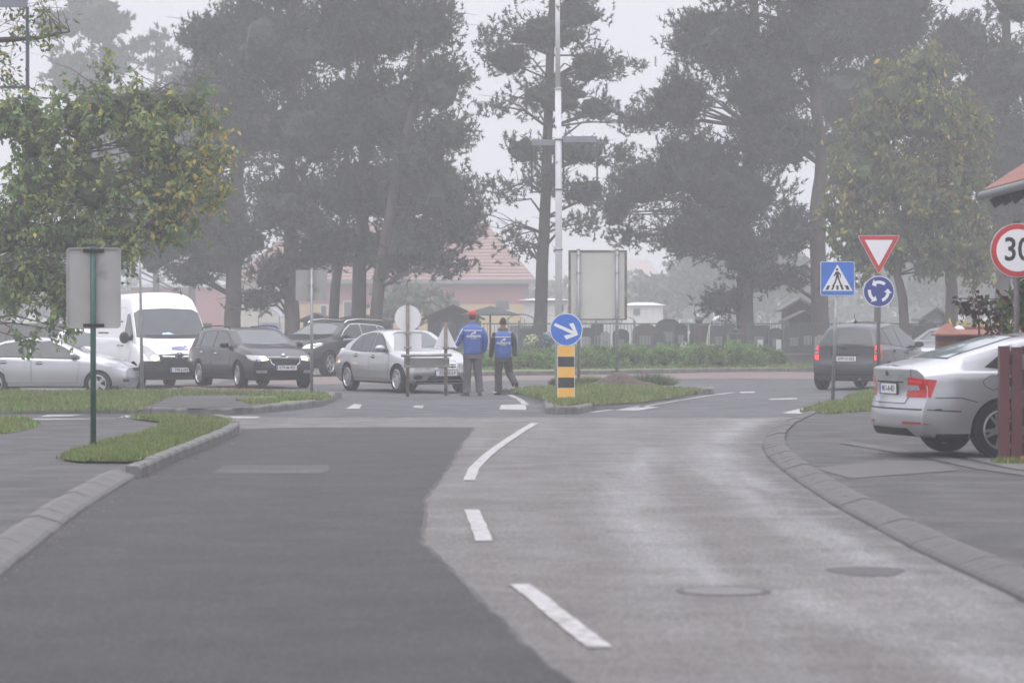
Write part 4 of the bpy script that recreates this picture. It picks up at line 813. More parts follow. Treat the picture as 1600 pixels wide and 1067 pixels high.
bouquet(1070, 540, 97.5, .16, [(.6, .58, .5), (.12, .18, .06)], 'pale flowers below the brown urn', 3)
# ------------------------------------------------------------------ signs and posts
def rrect(w, h, r, n=5, cx=0, cz=0):
    pts = []
    for sx, sz, a0 in ((1, 1, 0), (-1, 1, 90), (-1, -1, 180), (1, -1, 270)):
        for k in range(n + 1):
            a = R(a0 + 90 * k / n); pts.append((cx + sx * (w / 2 - r) + r * math.cos(a), cz + sz * (h / 2 - r) + r * math.sin(a)))
    return pts
def circ(r, n=40, cx=0, cz=0): return [(cx + r * math.cos(2 * math.pi * k / n), cz + r * math.sin(2 * math.pi * k / n)) for k in range(n)]
def tri(w, h, up=True, r=.04):
    A = [(-w / 2, 0), (w / 2, 0), (0, h)] if up else [(-w / 2, h), (w / 2, h), (0, 0)]
    pts = []
    for i in range(3):
        p, a, b = Vector(A[i]), Vector(A[i - 1]), Vector(A[(i + 1) % 3]); da = (a - p).normalized(); db = (b - p).normalized()
        for k in range(5):
            t = k / 4; q0 = p + da * r; q1 = p + db * r; pts.append(tuple(q0.lerp(p, t).lerp(p.lerp(q1, t), t)))
    return pts
def flat(name, poly, y, mat, parent, th=.0015, loc=(0, 0, 0)):
    """flat print of a given outline standing just proud of a plate whose face looks towards -y"""
    bm = bmesh.new(); prism(bm, [(p[0], p[1]) for p in poly], y - th, y, 'xz'); fixn(bm); return bobj(name, bm, mat, parent, loc=loc)
def ring(name, outer, inner, y, mat, parent, th=.0015):
    bm = bmesh.new(); n = len(outer)
    a = [bm.verts.new((p[0], y - th, p[1])) for p in outer]; b = [bm.verts.new((p[0], y - th, p[1])) for p in inner]; c = [bm.verts.new((p[0], y, p[1])) for p in outer]; d = [bm.verts.new((p[0], y, p[1])) for p in inner]
    for i in range(n):
        j = (i + 1) % n
        bm.faces.new((a[i], a[j], b[j], b[i])); bm.faces.new((a[i], c[i], c[j], a[j])); bm.faces.new((b[i], b[j], d[j], d[i])); bm.faces.new((c[i], d[i], d[j], c[j]))
    fixn(bm); return bobj(name, bm, mat, parent)
def text_mesh(name, body, size, mat, parent, loc=(0, 0, 0), rot=(R(90), 0, 0), ext=.0015, sx=1.0, bold=0.0, align='CENTER'):
    cu = bpy.data.curves.new(name, 'FONT'); cu.body = body; cu.size = size; cu.extrude = ext; cu.align_x = align; cu.align_y = 'CENTER'; cu.offset = bold; cu.resolution_u = 3
    o = bpy.data.objects.new(name, cu); COL.objects.link(o); dg = bpy.context.evaluated_depsgraph_get(); dg.update()
    me = bpy.data.meshes.new_from_object(o.evaluated_get(dg)); bpy.data.objects.remove(o); me.materials.clear(); me.materials.append(mat)
    q = link(name, me, parent, loc); q.rotation_euler = rot; q.scale = (sx, 1, 1); return q
def post(root, x, r, z0, z1, mat, name='post', y=0, top=None, dx=0, cap=True):
    bm = bmesh.new(); tube(bm, [(x - dx, y, z0), (x - dx * .5, y, (z0 + z1) / 2), (x, y, z1)], r, 12)
    if cap: tube(bm, [(x, y, z1), (x, y, z1 + .02)], r * 1.15, 12)
    return bobj(name, bm, mat, root)
def clamp(root, x, z, w, mat=None, y=0, r=.035):
    bm = bmesh.new(); box(bm, x - w / 2, x + w / 2, y - r - .006, y - r + .004, z - .02, z + .02); box(bm, x - r - .012, x + r + .012, y - r, y + r + .01, z - .018, z + .018); bobj('clamp', bm, mat or M_galv, root)

# back of the big plate on the green post (left)
Y = 36.4; x = PX(145.5, Y); t = empty('road_sign', (x, Y, PT), label='rectangular sign seen from behind on a green post in the near left verge', cat='road sign')
zt, zb = PZ(387, Y) - PT, PZ(513, Y) - PT; w = 85 * Y / FPX
post(t, 0, .036, -.05, zt + .03, M_greenp)
bm = bmesh.new(); prism(bm, rrect(w, zt - zb, .05, cx=0, cz=(zt + zb) / 2), .06, .064, 'xz'); fixn(bm); pl = bobj('plate', bm, M_signback, t)
ring('rim', rrect(w, zt - zb, .05, cz=(zt + zb) / 2), rrect(w - .03, zt - zb - .03, .04, cz=(zt + zb) / 2), .06, M_signback, pl, .022)
for z in (zt - .035, zb + .035):
    bm = bmesh.new(); box(bm, -.13, .13, .037, .055, z - .022, z + .022); box(bm, -.05, .05, -.045, .05, z - .02, z + .02); bobj('bracket', bm, M_plastic, t)
# square sign back on the galvanised post
Y = 63.6; x = PX(487, Y); t = empty('road_sign', (x, Y, .125), label='square sign seen from behind on a grey post by the far kerb corner', cat='road sign')
zt, zb = PZ(422, Y) - .125, PZ(470, Y) - .125; w = 47 * Y / FPX
post(t, 0, .034, -.2, zt + .03, M_galv, dx=-.0)
for sx, rot in ((-1, .05), (1, .05)):
    bm = bmesh.new(); prism(bm, rrect(w / 2 + (.03 if sx < 0 else 0), zt - zb, .04, cx=sx * (w / 4 + .01), cz=(zt + zb) / 2), .05 + (.004 if sx > 0 else 0), .06, 'xz'); fixn(bm); bobj('plate', bm, M_signback, t)
for z in (zt - .03, (zt + zb) / 2, zb + .03): clamp(t, 0, z, .2, y=.012)
# round sign back at the far left
Y = 80; t = empty('road_sign', (PX(9, Y), Y, gz(-13, 80)), label='round sign seen from behind at the far left edge', cat='road sign')
r = 17 * Y / FPX; zc = PZ(476, Y); post(t, 0, .03, 0, zc + r + .2, M_rusty)
bm = bmesh.new(); prism(bm, circ(r, cz=zc + .2), .04, .05, 'xz'); fixn(bm); bobj('plate', bm, M_signback, t)
# thin pole in front of the van
Y = 69; t = empty('thin_pole', (PX(222, Y), Y, gz(-8.5, 69)), label='thin pale pole rising in front of the white van', cat='pole')
bm = bmesh.new(); tube(bm, [(0, 0, 0), (-.02, 0, 1.4), (-.045, 0, 2.8), (-.06, 0, 3.2)], [.045, .035, .028, .01], 8); bobj('shaft', bm, M_galv, t)
# portable sign group held by the tall man
Y = 62.6; x0 = PX(637, Y); x1 = PX(696, Y - .3) ; t = empty('sign_frame', (x0, Y, 0), label='sign frame of two rusty posts carrying a round plate, a triangular plate and a board', cat='road sign')
zc = PZ(497, Y); r = 20.5 * Y / FPX; d = x1 - x0
post(t, 0, .036, 0, PZ(476, Y), M_rusty); post(t, d, .036, .02, PZ(503, Y), M_rusty)
bm = bmesh.new(); prism(bm, circ(r, cz=zc), .045, .053, 'xz'); fixn(bm); o = bobj('round_plate', bm, M_signw, t); o['label'] = 'white round plate seen from behind'
ws = 43 * Y / FPX; bm = bmesh.new(); prism(bm, rrect(ws, 27 * Y / FPX, .02, cz=PZ(535, Y)), .045, .052, 'xz'); fixn(bm); bobj('small_plate', bm, M_signw, t)
tw_ = 37 * Y / FPX; bm = bmesh.new(); prism(bm, [(p[0] + d - .01, p[1] + PZ(543.5, Y)) for p in tri(tw_, 39 * Y / FPX, True, .02)], .045, .053, 'xz'); fixn(bm); bobj('triangular_plate', bm, M_signw, t)
bm = bmesh.new(); tube(bm, [(PX(627, Y) - x0, -.05, PZ(555.5, Y)), (PX(706, Y) - x0, -.05, PZ(554.5, Y))], .034, 10); bobj('crossbar', bm, M_galv, t)
bm = bmesh.new(); box(bm, PX(631, Y) - x0, PX(702, Y) - x0, .04, .052, PZ(575, Y), PZ(559, Y)); bobj('board', bm, pm('dull_plate', (.26, .26, .25), (.2, .2, .19), 4, .6), t)
bm = bmesh.new(); tube(bm, [(d - .06, -.05, PZ(544.5, Y)), (d + .2, -.05, PZ(544, Y))], .018, 8); bobj('handle_bar', bm, M_rusty, t)
for z in (PZ(521, Y), PZ(543, Y), PZ(557, Y), PZ(572, Y)): clamp(t, 0, z, .16)
for z in (PZ(543, Y), PZ(560, Y), PZ(572, Y)): clamp(t, d, z, .14)

# lamp posts with empty banner frames
M_polep = pm('white_pole_paint', (.62, .62, .64), (.55, .55, .56), 3, .5, c3=(.10, .085, .08), scale3=3.2, w3=(.63, .68))
M_frame = pm('banner_frame', (.09, .10, .12), (.07, .08, .095), 5, .5); M_panel = pm('banner_panel', (.22, .245, .28), (.19, .21, .245), 3, .5)
def banner(t, x0, x1, zt, zb, hdr=.13, name='banner_frame'):
    """an open rectangular frame with a solid header, hung from the post; x0 nearest the post"""
    f = bobj(name, (lambda bm: (box(bm, min(x0, x1), max(x0, x1), -.03, .03, zt - hdr, zt), bm)[1])(bmesh.new()), M_panel, t)
    for nm, (a, b_, c, d_) in {'side_bar': (x1 - .02, x1 + .02, zb, zt - hdr), 'bottom_bar': (min(x0, x1), max(x0, x1), zb - .03, zb), 'inner_bar': (x0 - .015, x0 + .015, zb, zt - hdr)}.items():
        bm = bmesh.new(); box(bm, min(a, b_), max(a, b_), -.02, .02, c, d_); bobj(nm, bm, M_frame, f)
Y = 64; x = PX(873, Y); t = empty('lamp_post', (x, Y, .12), label='tall white flaking lamp post with two empty banner frames', cat='lamp post')
bm = bmesh.new(); zs = PZ(140, Y); tube(bm, [(0, 0, 0), (.0, 0, PZ(345, Y)), (-.015, 0, zs - .12)], [.085, .075, .068], 14); tube(bm, [(-.015, 0, zs - .12), (-.017, 0, zs - .1)], .085, 14); tube(bm, [(-.017, 0, zs - .1), (-.03, 0, 9.2)], [.055, .045], 12); bobj('pole', bm, M_polep, t)
banner(t, PX(880, Y) - x, PX(933, Y) - x, PZ(222, Y), PZ(306, Y)); banner(t, PX(866, Y) - x, PX(831, Y) - x, PZ(227, Y), PZ(308, Y))
for z in (PZ(228, Y), PZ(306, Y), PZ(400, Y)):
    bm = bmesh.new(); tube(bm, [(0, 0, z), (0, 0, z + .04)], .09, 14); bobj('band', bm, M_galv, t)
bm = bmesh.new(); tube(bm, [(-.03, 0, 9.1), (-.03, -.3, 9.5), (-.03, -1.2, 9.7)], [.04, .035, .03], 8); bobj('arm', bm, M_polep, t)
bm = bmesh.new(); box(bm, -.14, .08, -1.7, -1.1, 9.62, 9.78); bobj('lamp_head', bm, M_galv, t)
Y = 37; x = PX(-40, Y); t = empty('lamp_post', (x, Y, PT), label='lamp post just outside the left edge whose dark banner frame reaches in', cat='lamp post')
bm = bmesh.new(); tube(bm, [(0, 0, 0), (0, 0, 9.2)], [.085, .045], 14); bobj('pole', bm, M_polep, t)
banner(t, PX(-32, Y) - x, PX(43.5, Y) - x, PZ(-9, Y) - PT, PZ(135, Y) - PT, .17)
for z in (PZ(66, Y), PZ(2, Y)):
    bm = bmesh.new(); tube(bm, [(0, 0, z), (.3, 0, z)], .016, 6); bobj('stay', bm, M_frame, t)

# blue arrow sign above the yellow and black column
Y = 55.2; x = PX(884.5, Y); t = empty('keep_right_beacon', (x, Y, .11), label='blue arrow disc above a yellow and black striped column on the kerbed nose', cat='road sign')
z0 = PZ(623, Y) - .11; z1 = PZ(540, Y) - .11; w = 27 * Y / FPX
post(t, .01, .03, 0, PZ(496, Y) - .11, M_galv, y=.06)
bm = bmesh.new(); prism(bm, rrect(w, z1 - z0, .025, cz=(z0 + z1) / 2), -.02, .02, 'xz'); fixn(bm); cb = bobj('striped_board', bm, M_signw, t)
hb = (z1 - z0 - .012) / 5
for k in range(5):
    flat('stripe', rrect(w - .018, hb - .004, .01 if k in (0, 4) else .002, cz=z0 + .006 + hb * (k + .5)), -.0201, M_orange if k % 2 == 0 else M_blk, cb, .002)
zc = PZ(515, Y) - .11; r = 25.5 * Y / FPX
bm = bmesh.new(); prism(bm, circ(r, cz=zc, cx=.003), -.03, -.018, 'xz'); fixn(bm); pl = bobj('disc', bm, M_signw, t)
flat('blue_face', circ(r * .955, cz=zc, cx=.003), -.0301, M_signb, pl, .002)
bm = bmesh.new(); a = R(-24); MM = Matrix.Translation((.003, 0, zc)) @ Matrix.Rotation(-a, 4, 'Y')
prism(bm, [(-.245, -.028), (.13, -.032), (.0, -.12), (.075, -.17), (.245, .0), (.075, .17), (.0, .12), (.13, .032), (-.245, .028)], -.0345, -.0322, 'xz', 0, MM); fixn(bm); bobj('arrow', bm, M_signw, pl)

# back of the big board
Y = 73; x = PX(934, Y); t = empty('information_board', (x, Y, .12), label='big cream board seen from behind on two grey posts', cat='sign board')
zt, zb = PZ(391, Y) - .12, PZ(500, Y) - .12; w = 89 * Y / FPX
for px in (904, 964): post(t, PX(px, Y) - x, .042, -.1, zt + .01, M_galv)
bm = bmesh.new(); box(bm, -w / 2, w / 2, .06, .09, zb, zt); bd = bobj('panel', bm, pm('cream_board', (.52, .52, .47), (.46, .46, .42), 1.2, .6, c3=(.36, .36, .32), scale3=2.5, w3=(.6, .8)), t)
bm = bmesh.new()
for a in ((-w / 2 - .02, -w / 2 + .035, zb, zt), (w / 2 - .04, w / 2 + .02, zb, zt), (-w / 2 + .035, w / 2 - .04, zt - .045, zt), (-w / 2 + .035, w / 2 - .04, zb, zb + .03)): box(bm, a[0], a[1], .04, .10, a[2], a[3])
bobj('frame', bm, pm('rusty_frame', (.15, .14, .13), (.09, .075, .065), 9, .8, c3=(.3, .3, .29), scale3=4), bd)
for px in (904, 964):
    for z in (zt - .12, (zt + zb) / 2 + .3, zb + .08): clamp(t, PX(px, Y) - x, z, .14)

# soil heap, weeds
bm = bmesh.new(); c = G(962, 612, .12); c.y = 66.5; c.x = PX(968, 66.5); nx_, ny_ = 40, 24
gvv = []
for j in range(ny_ + 1):
    row = []
    for i in range(nx_ + 1):
        u = i / nx_ * 2 - 1; v = j / ny_ * 2 - 1; rr = math.hypot(u, v); h = .27 * max(0, 1 - abs(u - .05) ** 1.5 * 1.15) * max(0, 1 - v * v) * (1 + .25 * math.sin(5 * u + 2)) if rr < 1.1 else 0
        row.append(bm.verts.new((u * .98 + random.gauss(0, .01), v * .6 + random.gauss(0, .01), max(0, h + random.gauss(0, .012) if h > .02 else -.02))))
    gvv.append(row)
for j in range(ny_):
    for i in range(nx_): bm.faces.new((gvv[j][i], gvv[j][i + 1], gvv[j + 1][i + 1], gvv[j + 1][i]))
o = bobj('soil_heap', bm, M_soil, None, 60, loc=(c.x, c.y, .115)); tag(o, 'heap of dug brown soil at the feet of the big board', 'soil heap')
for i, (px, r, h, lab, colr) in enumerate([(1018, .55, .36, 'grey green weed clump right of the soil heap', (.11, .15, .06)), (985, .4, .26, 'low weed clump directly behind the soil heap', (.10, .15, .055)), (880, .3, .25, 'dark weed clump behind the foot of the striped column', (.06, .065, .04)), (925, .45, .26, 'pale grass clump left of the soil heap', (.13, .17, .06))]):
    rg = np.random.default_rng(300 + i); n = 1500; a = rg.uniform(0, 6.28, n); q = r * rg.random(n) ** .5; bx, by = np.cos(a) * q, np.sin(a) * q * .6; ln = h * rg.uniform(.4, 1.1, n) * (1 - .5 * (q / r) ** 2)
    tx, ty = bx * 1.25 + rg.normal(0, .05, n), by * 1.2 + rg.normal(0, .05, n); a2 = rg.uniform(0, 6.28, n); ww = .011
    V = np.stack([np.c_[bx * .9 - np.cos(a2) * ww, by - np.sin(a2) * ww, ln * .15], np.c_[bx * .9 + np.cos(a2) * ww, by + np.sin(a2) * ww, ln * .15], np.c_[tx, ty, ln]], 1); Cc = np.ones((n, 3, 4)); Cc[:, :, :3] = (np.array(colr) * rg.uniform(.6, 1.4, (n, 1)))[:, None]
    Yc = 67.5; o = link('weed_clump', leafmesh('weed_clump', V.reshape(-1, 3), np.arange(n * 3).reshape(-1, 3), Cc.reshape(-1, 4), M_grass), None, (PX(px, Yc), Yc, .115)); tag(o, lab, 'weeds')

# pedestrian crossing sign
Y = 57; x = PX(1308, Y); t = empty('crossing_sign', (x, Y, PT), label='square blue pedestrian crossing sign on a slightly leaning post', cat='road sign')
zc = PZ(435.5, Y) - PT; s = 53 * Y / FPX
bm = bmesh.new(); tube(bm, [(-.085, 0, -.05), (0, 0, zc + .2)], .034, 12); bobj('post', bm, M_galv, t)
MR = Matrix.Identity(4)
bm = bmesh.new(); prism(bm, rrect(s, s, .03, cz=zc), -.055, -.04, 'xz'); fixn(bm); pl = bobj('plate', bm, M_signw, t)
flat('blue_face', rrect(s - .018, s - .018, .025, cz=zc), -.0551, M_signb, pl, .002)
th = s * .80; flat('white_triangle', [(-s * .445, zc - s * .36), (s * .445, zc - s * .36), (0, zc + s * .42)], -.0572, M_signw, pl, .002)
u = s
def sy(name, poly): flat(name, [(p[0] * u, zc + p[1] * u) for p in poly], -.0593, M_blk, pl, .002)
for k, (a, b_) in enumerate(((-.36, -.27), (-.19, -.13), (-.03, .03), (.13, .19), (.27, .36))):
    sh = (-.0 if k == 2 else (.05 if k < 2 else -.05)); sy('crossing_bar', [(a, -.33), (b_, -.33), (b_ + sh, -.2), (a + sh + (.01 if k < 2 else -.01), -.2)])
figs = [circ(.038, 14, -.01, .27), [(-.05, .21), (.03, .21), (.05, .02), (-.05, .02)], [(-.05, .21), (-.12, .08), (-.1, .06), (-.03, .15)], [(.03, .21), (.1, .13), (.09, .02), (.07, .03), (.07, .11), (.03, .13)], [(-.05, .03), (.0, .03), (-.05, -.12), (-.12, -.25), (-.16, -.22), (-.09, -.1)], [(.0, .03), (.05, .03), (.09, -.1), (.16, -.22), (.11, -.25), (.04, -.1)]]
bm = bmesh.new()
for f_ in figs: prism(bm, [(p[0] * u, zc + p[1] * u) for p in f_], -.0613, -.0593, 'xz')
fixn(bm); bobj('walking_figure', bm, M_blk, pl)
for z in (zc - .2, zc + .15): clamp(t, 0, z, .2)

# give way and roundabout signs
Y = 56; x = PX(1372.5, Y); t = empty('give_way_sign', (x, Y, PT), label='give way triangle above a round blue roundabout sign on one post', cat='road sign')
wT = 67 * Y / FPX; hT = 61 * Y / FPX; zT = PZ(429, Y) - PT
post(t, 0, .036, -.05, zT + hT * .6, pm('dull_post', (.13, .125, .12), (.09, .085, .08), 8, .6), y=.0)
bm = bmesh.new(); prism(bm, [(p[0], p[1] + zT) for p in tri(wT, hT, False, .05)], -.055, -.04, 'xz'); fixn(bm); pl = bobj('triangle_plate', bm, M_signw, t)
flat('red_border', [(p[0] * .975, (p[1] - hT * .62) * .975 + zT + hT * .62) for p in tri(wT, hT, False, .045)], -.0551, M_signr, pl, .002)
flat('white_centre', [(p[0] * .66, (p[1] - hT * .655) * .66 + zT + hT * .655) for p in tri(wT, hT, False, .02)], -.0572, M_signw, pl, .002)
zc = PZ(455.5, Y) - PT; r = 24.3 * Y / FPX
bm = bmesh.new(); prism(bm, circ(r, cz=zc), -.055, -.04, 'xz'); fixn(bm); pl = bobj('roundabout_disc', bm, M_signw, t)
flat('blue_face', circ(r * .955, cz=zc), -.0551, M_signb2, pl, .002)
for k in range(3):
    a0 = R(50 + 120 * k); a1 = a0 + R(62); ri, ro = r * .50, r * .70; n = 8
    po = [(math.cos(lerp(a0, a1, i / n)) * ro, math.sin(lerp(a0, a1, i / n)) * ro) for i in range(n + 1)]
    am = a1 + R(26); rm = (ri + ro) / 2
    po += [(math.cos(a1) * r * .86, math.sin(a1) * r * .86), (math.cos(am) * rm, math.sin(am) * rm), (math.cos(a1) * r * .34, math.sin(a1) * r * .34)]
    po += [(math.cos(lerp(a1, a0, i / n)) * ri, math.sin(lerp(a1, a0, i / n)) * ri) for i in range(n + 1)]
    flat('arrow', [(p[0], p[1] + zc) for p in po], -.0572, M_signw, pl, .002)
for z in (zc, zT + hT * .45): clamp(t, 0, z, .2)

# speed limit sign
Y = 36.4; x = PX(1588.5, Y); t = empty('speed_limit_sign', (x, Y, PT), label='round red bordered speed limit sign reading 30 at the right edge', cat='road sign')
zc = PZ(391.5, Y) - PT; r = 42 * Y / FPX; post(t, -.002, .034, -.05, PZ(347, Y) - PT, pm('dull_post', (.13, .125, .12)))
bm = bmesh.new(); prism(bm, circ(r, 56, cz=zc), -.055, -.04, 'xz'); fixn(bm); pl = bobj('disc', bm, M_signw, t)
flat('red_border', circ(r * .985, 56, cz=zc), -.0551, M_signr, pl, .002); flat('white_centre', circ(r * .785, 56, cz=zc), -.0572, M_signw, pl, .002)
text_mesh('numerals', '30', r * 1.22, M_blk, pl, (0, -.0605, zc), ext=.001, sx=.86, bold=.006)
for z in (zc - .15, zc + .15): clamp(t, 0, z, .2)

# ------------------------------------------------------------------ right edge: gate, pillar, house, shrub
M_redp = pm('dark_red_paint', (.095, .02, .023), (.075, .016, .02), 5, .55, c3=(.05, .03, .03), scale3=6, w3=(.6, .75), stretch=(1, 1, .5))
Y = 32.9; t = empty('metal_gate', (PX(1562, Y), Y, PT), label='dark red metal gate post with upright rails at the right edge', cat='gate'); zt = PZ(541, Y) - PT
bm = bmesh.new(); box(bm, 0, .115, 0, .12, 0, zt); bobj('gate_post', bm, M_redp, t)
for k in range(8):
    bm = bmesh.new(); a = .135 + k * .19 if k else .135; box(bm, a, a + .12, .02, .06, .0 if k < 1 else .05, zt + (.0 if k else -.01)); bobj('upright', bm, M_redp, t)
bm = bmesh.new(); box(bm, .12, 1.6, .065, .09, zt - .32, zt - .26); box(bm, .12, 1.6, .065, .09, .25, .31); bobj('cross_rail', bm, M_redp, t)
for z in (.35, .85, 1.1):
    bm = bmesh.new(); tube(bm, [(.125, -.005, z), (.125, -.005, z + .1)], .014, 8); bobj('hinge', bm, M_rubber, t)
# block wall behind the gate
blk = empty('block_wall', (PX(1593, 33.1), 33.1, PT), label='grey concrete block wall behind the red gate', cat='wall')
bm = bmesh.new(); box(bm, 0, .39, 0, .2, .0, .19); bmesh.ops.bevel(bm, geom=bm.edges[:], offset=.006, segments=1, affect='EDGES'); bme = mesh_from_bm('block', bm, pm('grey_block', (.22, .215, .21), (.17, .165, .16), 8, .9, bump=.4))
for r_ in range(6):
    for c_ in range(5): link('block', bme, blk, (c_ * .4 - (.2 if r_ % 2 else 0) + .2, 0, r_ * .2))
bm = bmesh.new(); box(bm, .01, 1.9, .03, .17, 0, 1.2); bobj('mortar', bm, pm('mortar', (.10, .098, .095), None, rough=.9), blk)
bm = bmesh.new(); box(bm, 0, .5, -.05, .0, 0, .07); o = bobj('orange_timber', bm, pm('orange_board', (.55, .2, .04), None, rough=.7), None, loc=(PX(1594, 32.85), 32.85, PT)); tag(o, 'small orange board lying at the foot of the red gate', 'board')

# brick pillar with a tiled cap
M_brick = pm('brick', (.24, .11, .09), (.17, .085, .07), 3, .85, bump=.3, bscale=30); M_brick2 = pm('brick_dark', (.16, .08, .07), (.12, .065, .06), 3, .85, bump=.3); M_tile = pm('clay_tile', (.28, .12, .095), (.20, .09, .07), 5, .75, c3=(.10, .09, .08), scale3=3)
Y = 47; s_ = FPX / Y
bm = bmesh.new(); box(bm, 0, .24, 0, .115, 0, .062); bmesh.ops.bevel(bm, geom=bm.edges[:], offset=.005, segments=1, affect='EDGES'); bA = mesh_from_bm('brick', bm, M_brick); bB = bA.copy(); bB.materials.clear(); bB.materials.append(M_brick2)
def brickwall(label, cat, xl, w, ztop, Yf, dpt, name):
    t = empty(name, (xl, Yf, 0), label=label, cat=cat); rows = int(ztop / .073); rnd = random.Random(5)
    bm = bmesh.new(); box(bm, .012, w - .012, .012, dpt, 0, ztop - .01); bobj('mortar', bm, pm('mortar', (.10, .098, .095), None, rough=.9), t)
    for r_ in range(6, rows):
        x_ = 0.0; first = r_ % 2
        while x_ < w - .02:
            L_ = min(.12 if (first and x_ == 0) else .24, w - x_)
            o = link('brick', bA if rnd.random() < .7 else bB, t, (x_, rnd.uniform(-.003, .003), r_ * .073)); o.scale = (L_ / .24 * .97, 1, 1); x_ += L_ + .01
        for k in range(int(dpt / .25)):                     # left return
            o = link('brick', bA if rnd.random() < .7 else bB, t, (.115, .13 + k * .25 + (0 if r_ % 2 else -.0), r_ * .073)); o.rotation_euler = (0, 0, R(90)); o.scale = (.96, .999, 1)
    return t
tp = brickwall('red brick gate pillar with a small hipped tile cap', 'pillar', PX(1466, Y), .34, PZ(524, Y), Y, .34, 'brick_pillar')
def hipcap(t, w, d, z0, z1, ov, name='tile_cap'):
    bm = bmesh.new(); v = [bm.verts.new(c) for c in ((-ov, -ov, z0), (w + ov, -ov, z0), (w + ov, d + ov, z0), (-ov, d + ov, z0))]; u_ = [bm.verts.new(p.co + Vector((0, 0, .03))) for p in v]
    a = min(w, d) / 2; r1 = bm.verts.new((a if w > d else w / 2, d / 2, z1)); r2 = bm.verts.new((w - a if w > d else w / 2 + .001, d / 2, z1))
    for i in range(4): bm.faces.new((v[i], v[(i + 1) % 4], u_[(i + 1) % 4], u_[i]))
    bm.faces.new(v[::-1]); bm.faces.new((u_[0], u_[1], r2, r1)); bm.faces.new((u_[1], u_[2], r2)); bm.faces.new((u_[2], u_[3], r1, r2)); bm.faces.new((u_[3], u_[0], r1)); fixn(bm)
    c = bobj(name, bm, M_tile, t)
    bm = bmesh.new(); tube(bm, [(r1.co if False else (a if w > d else w / 2, d / 2, z1 + .005)), (w - a if w > d else w / 2 + .02, d / 2, z1 + .005)], .03, 8); bobj('ridge_tile', bm, M_tile, c)
hipcap(tp, .34, .34, PZ(524, Y) - .01, PZ(504, Y), .06)
tq = brickwall('longer brick wall with a grey tiled coping behind the gate pillar', 'wall', PX(1499, Y) + .02, 2.2, PZ(524, Y + .4), Y + .42, .24, 'brick_wall')
hipcap(tq, 2.2, .24, PZ(524, Y + .4) - .01, PZ(513, Y + .4), .07, 'coping')
bm = bmesh.new(); lathe(bm, [(.09, 0), (.085, .03), (.02, .06)], 12); o = bobj('white_bowl', bm, M_signw, None, loc=(PX(1502, Y) , Y + .25, PZ(515, Y))); tag(o, 'small white dish sitting on the brick coping', 'dish')
M_yel2 = pm('yellow_gilt', (.62, .45, .10), (.55, .4, .1), 9, .5)
ft = empty('spear_fence', (PX(1484, 52), 52, 0), label='fence with yellow spear tips rising behind the brick pillar', cat='fence'); zt = PZ(497, 52)
bm = bmesh.new(); lathe(bm, [(.012, 0), (.045, .01), (.04, .04), (.02, .07), (.05, .1), (.0, .26)], 8); tip = mesh_from_bm('spear_tip', bm, M_yel2)
bm = bmesh.new(); box(bm, -.012, .012, -.012, .012, 0, zt - .2); br_ = mesh_from_bm('bar', bm, M_rubber)
for k in range(9):
    z = zt - .24 - (.06 if k % 2 else 0); link('bar', br_, ft, (k * .135 + (.03 if k > 4 else 0), 0, -.05)); link('spear_tip', tip, ft, (k * .135 + (.03 if k > 4 else 0), 0, z))
bm = bmesh.new(); box(bm, -.1, 3, -.015, .015, zt - .5, zt - .46); bobj('rail', bm, M_rubber, ft)

# tiled house corner at the right edge
H_ = empty('tiled_house', (8.1, 36, 0), label='corner of a tiled roof with grey gutter poking in at the right edge', cat='house')
ex, ez, yA, yB = PX(1541, 45) - 8.1, PZ(301, 45), 45 - 36, 30 - 36; pit = R(33); RL = 4.2
bm = bmesh.new(); box(bm, .0, 7, yB + .6, yA - .6, -.1, ez + .1); bobj('wall', bm, pm('render_cream', (.5, .47, .42), (.45, .42, .38), 1, .85), H_)
for gy in (yB + .6, yA - .75):
    bm = bmesh.new(); prism(bm, [(.0, ez + .1), (0, ez - .15 - ex * math.tan(pit)), (ex + RL * math.cos(pit), ez + RL * math.sin(pit) - .13), (ex + 2 * RL * math.cos(pit) - .3, ez + .1)], gy, gy + .15, 'xz'); fixn(bm); bobj('gable', bm, pm('render_cream', (.5, .47, .42)), H_)
bm = bmesh.new(); prism(bm, [(ex, ez), (ex + RL * math.cos(pit), ez + RL * math.sin(pit)), (ex + 2 * RL * math.cos(pit), ez), (ex + 2 * RL * math.cos(pit), ez - .1), (ex + RL * math.cos(pit), ez + RL * math.sin(pit) - .1), (ex, ez - .1)], yB, yA, 'xz'); fixn(bm); rf = bobj('roof', bm, M_wood, H_)
tb = bmesh.new(); n = 8; L_, Wt = .40, .22
rowA = [tb.verts.new((0, lerp(-Wt / 2, Wt / 2, k / n), .012 + .035 * math.sin(math.pi * k / n) ** 1)) for k in range(n + 1)]; rowB = [tb.verts.new((L_, v.co.y, v.co.z + .02)) for v in rowA]; rowC = [tb.verts.new((0, v.co.y, v.co.z - .015)) for v in rowA]
for k in range(n): tb.faces.new((rowA[k], rowB[k], rowB[k + 1], rowA[k + 1])); tb.faces.new((rowC[k], rowA[k], rowA[k + 1], rowC[k + 1]))
fixn(tb); tme = mesh_from_bm('roof_tile', tb, M_tile)
for j in range(int((yA - yB) / .215)):
    for i in range(7):
        y = yA - .12 - j * .215; d_ = i * .33
        if j > 40: continue
        o = link('roof_tile', tme, rf, (ex - .03 + d_ * math.cos(pit), y, ez + .005 + d_ * math.sin(pit) + .004)); o.rotation_euler = (0, -pit + .05, 0)
bm = bmesh.new(); box(bm, ex + 7 * .33 * math.cos(pit) - .1, ex + RL * math.cos(pit), yB, yA, 0, .03, 0, Matrix.Translation((0, 0, 0))); 
for v in bm.verts: v.co.z += ez + (v.co.x - ex) * math.tan(pit) + .04
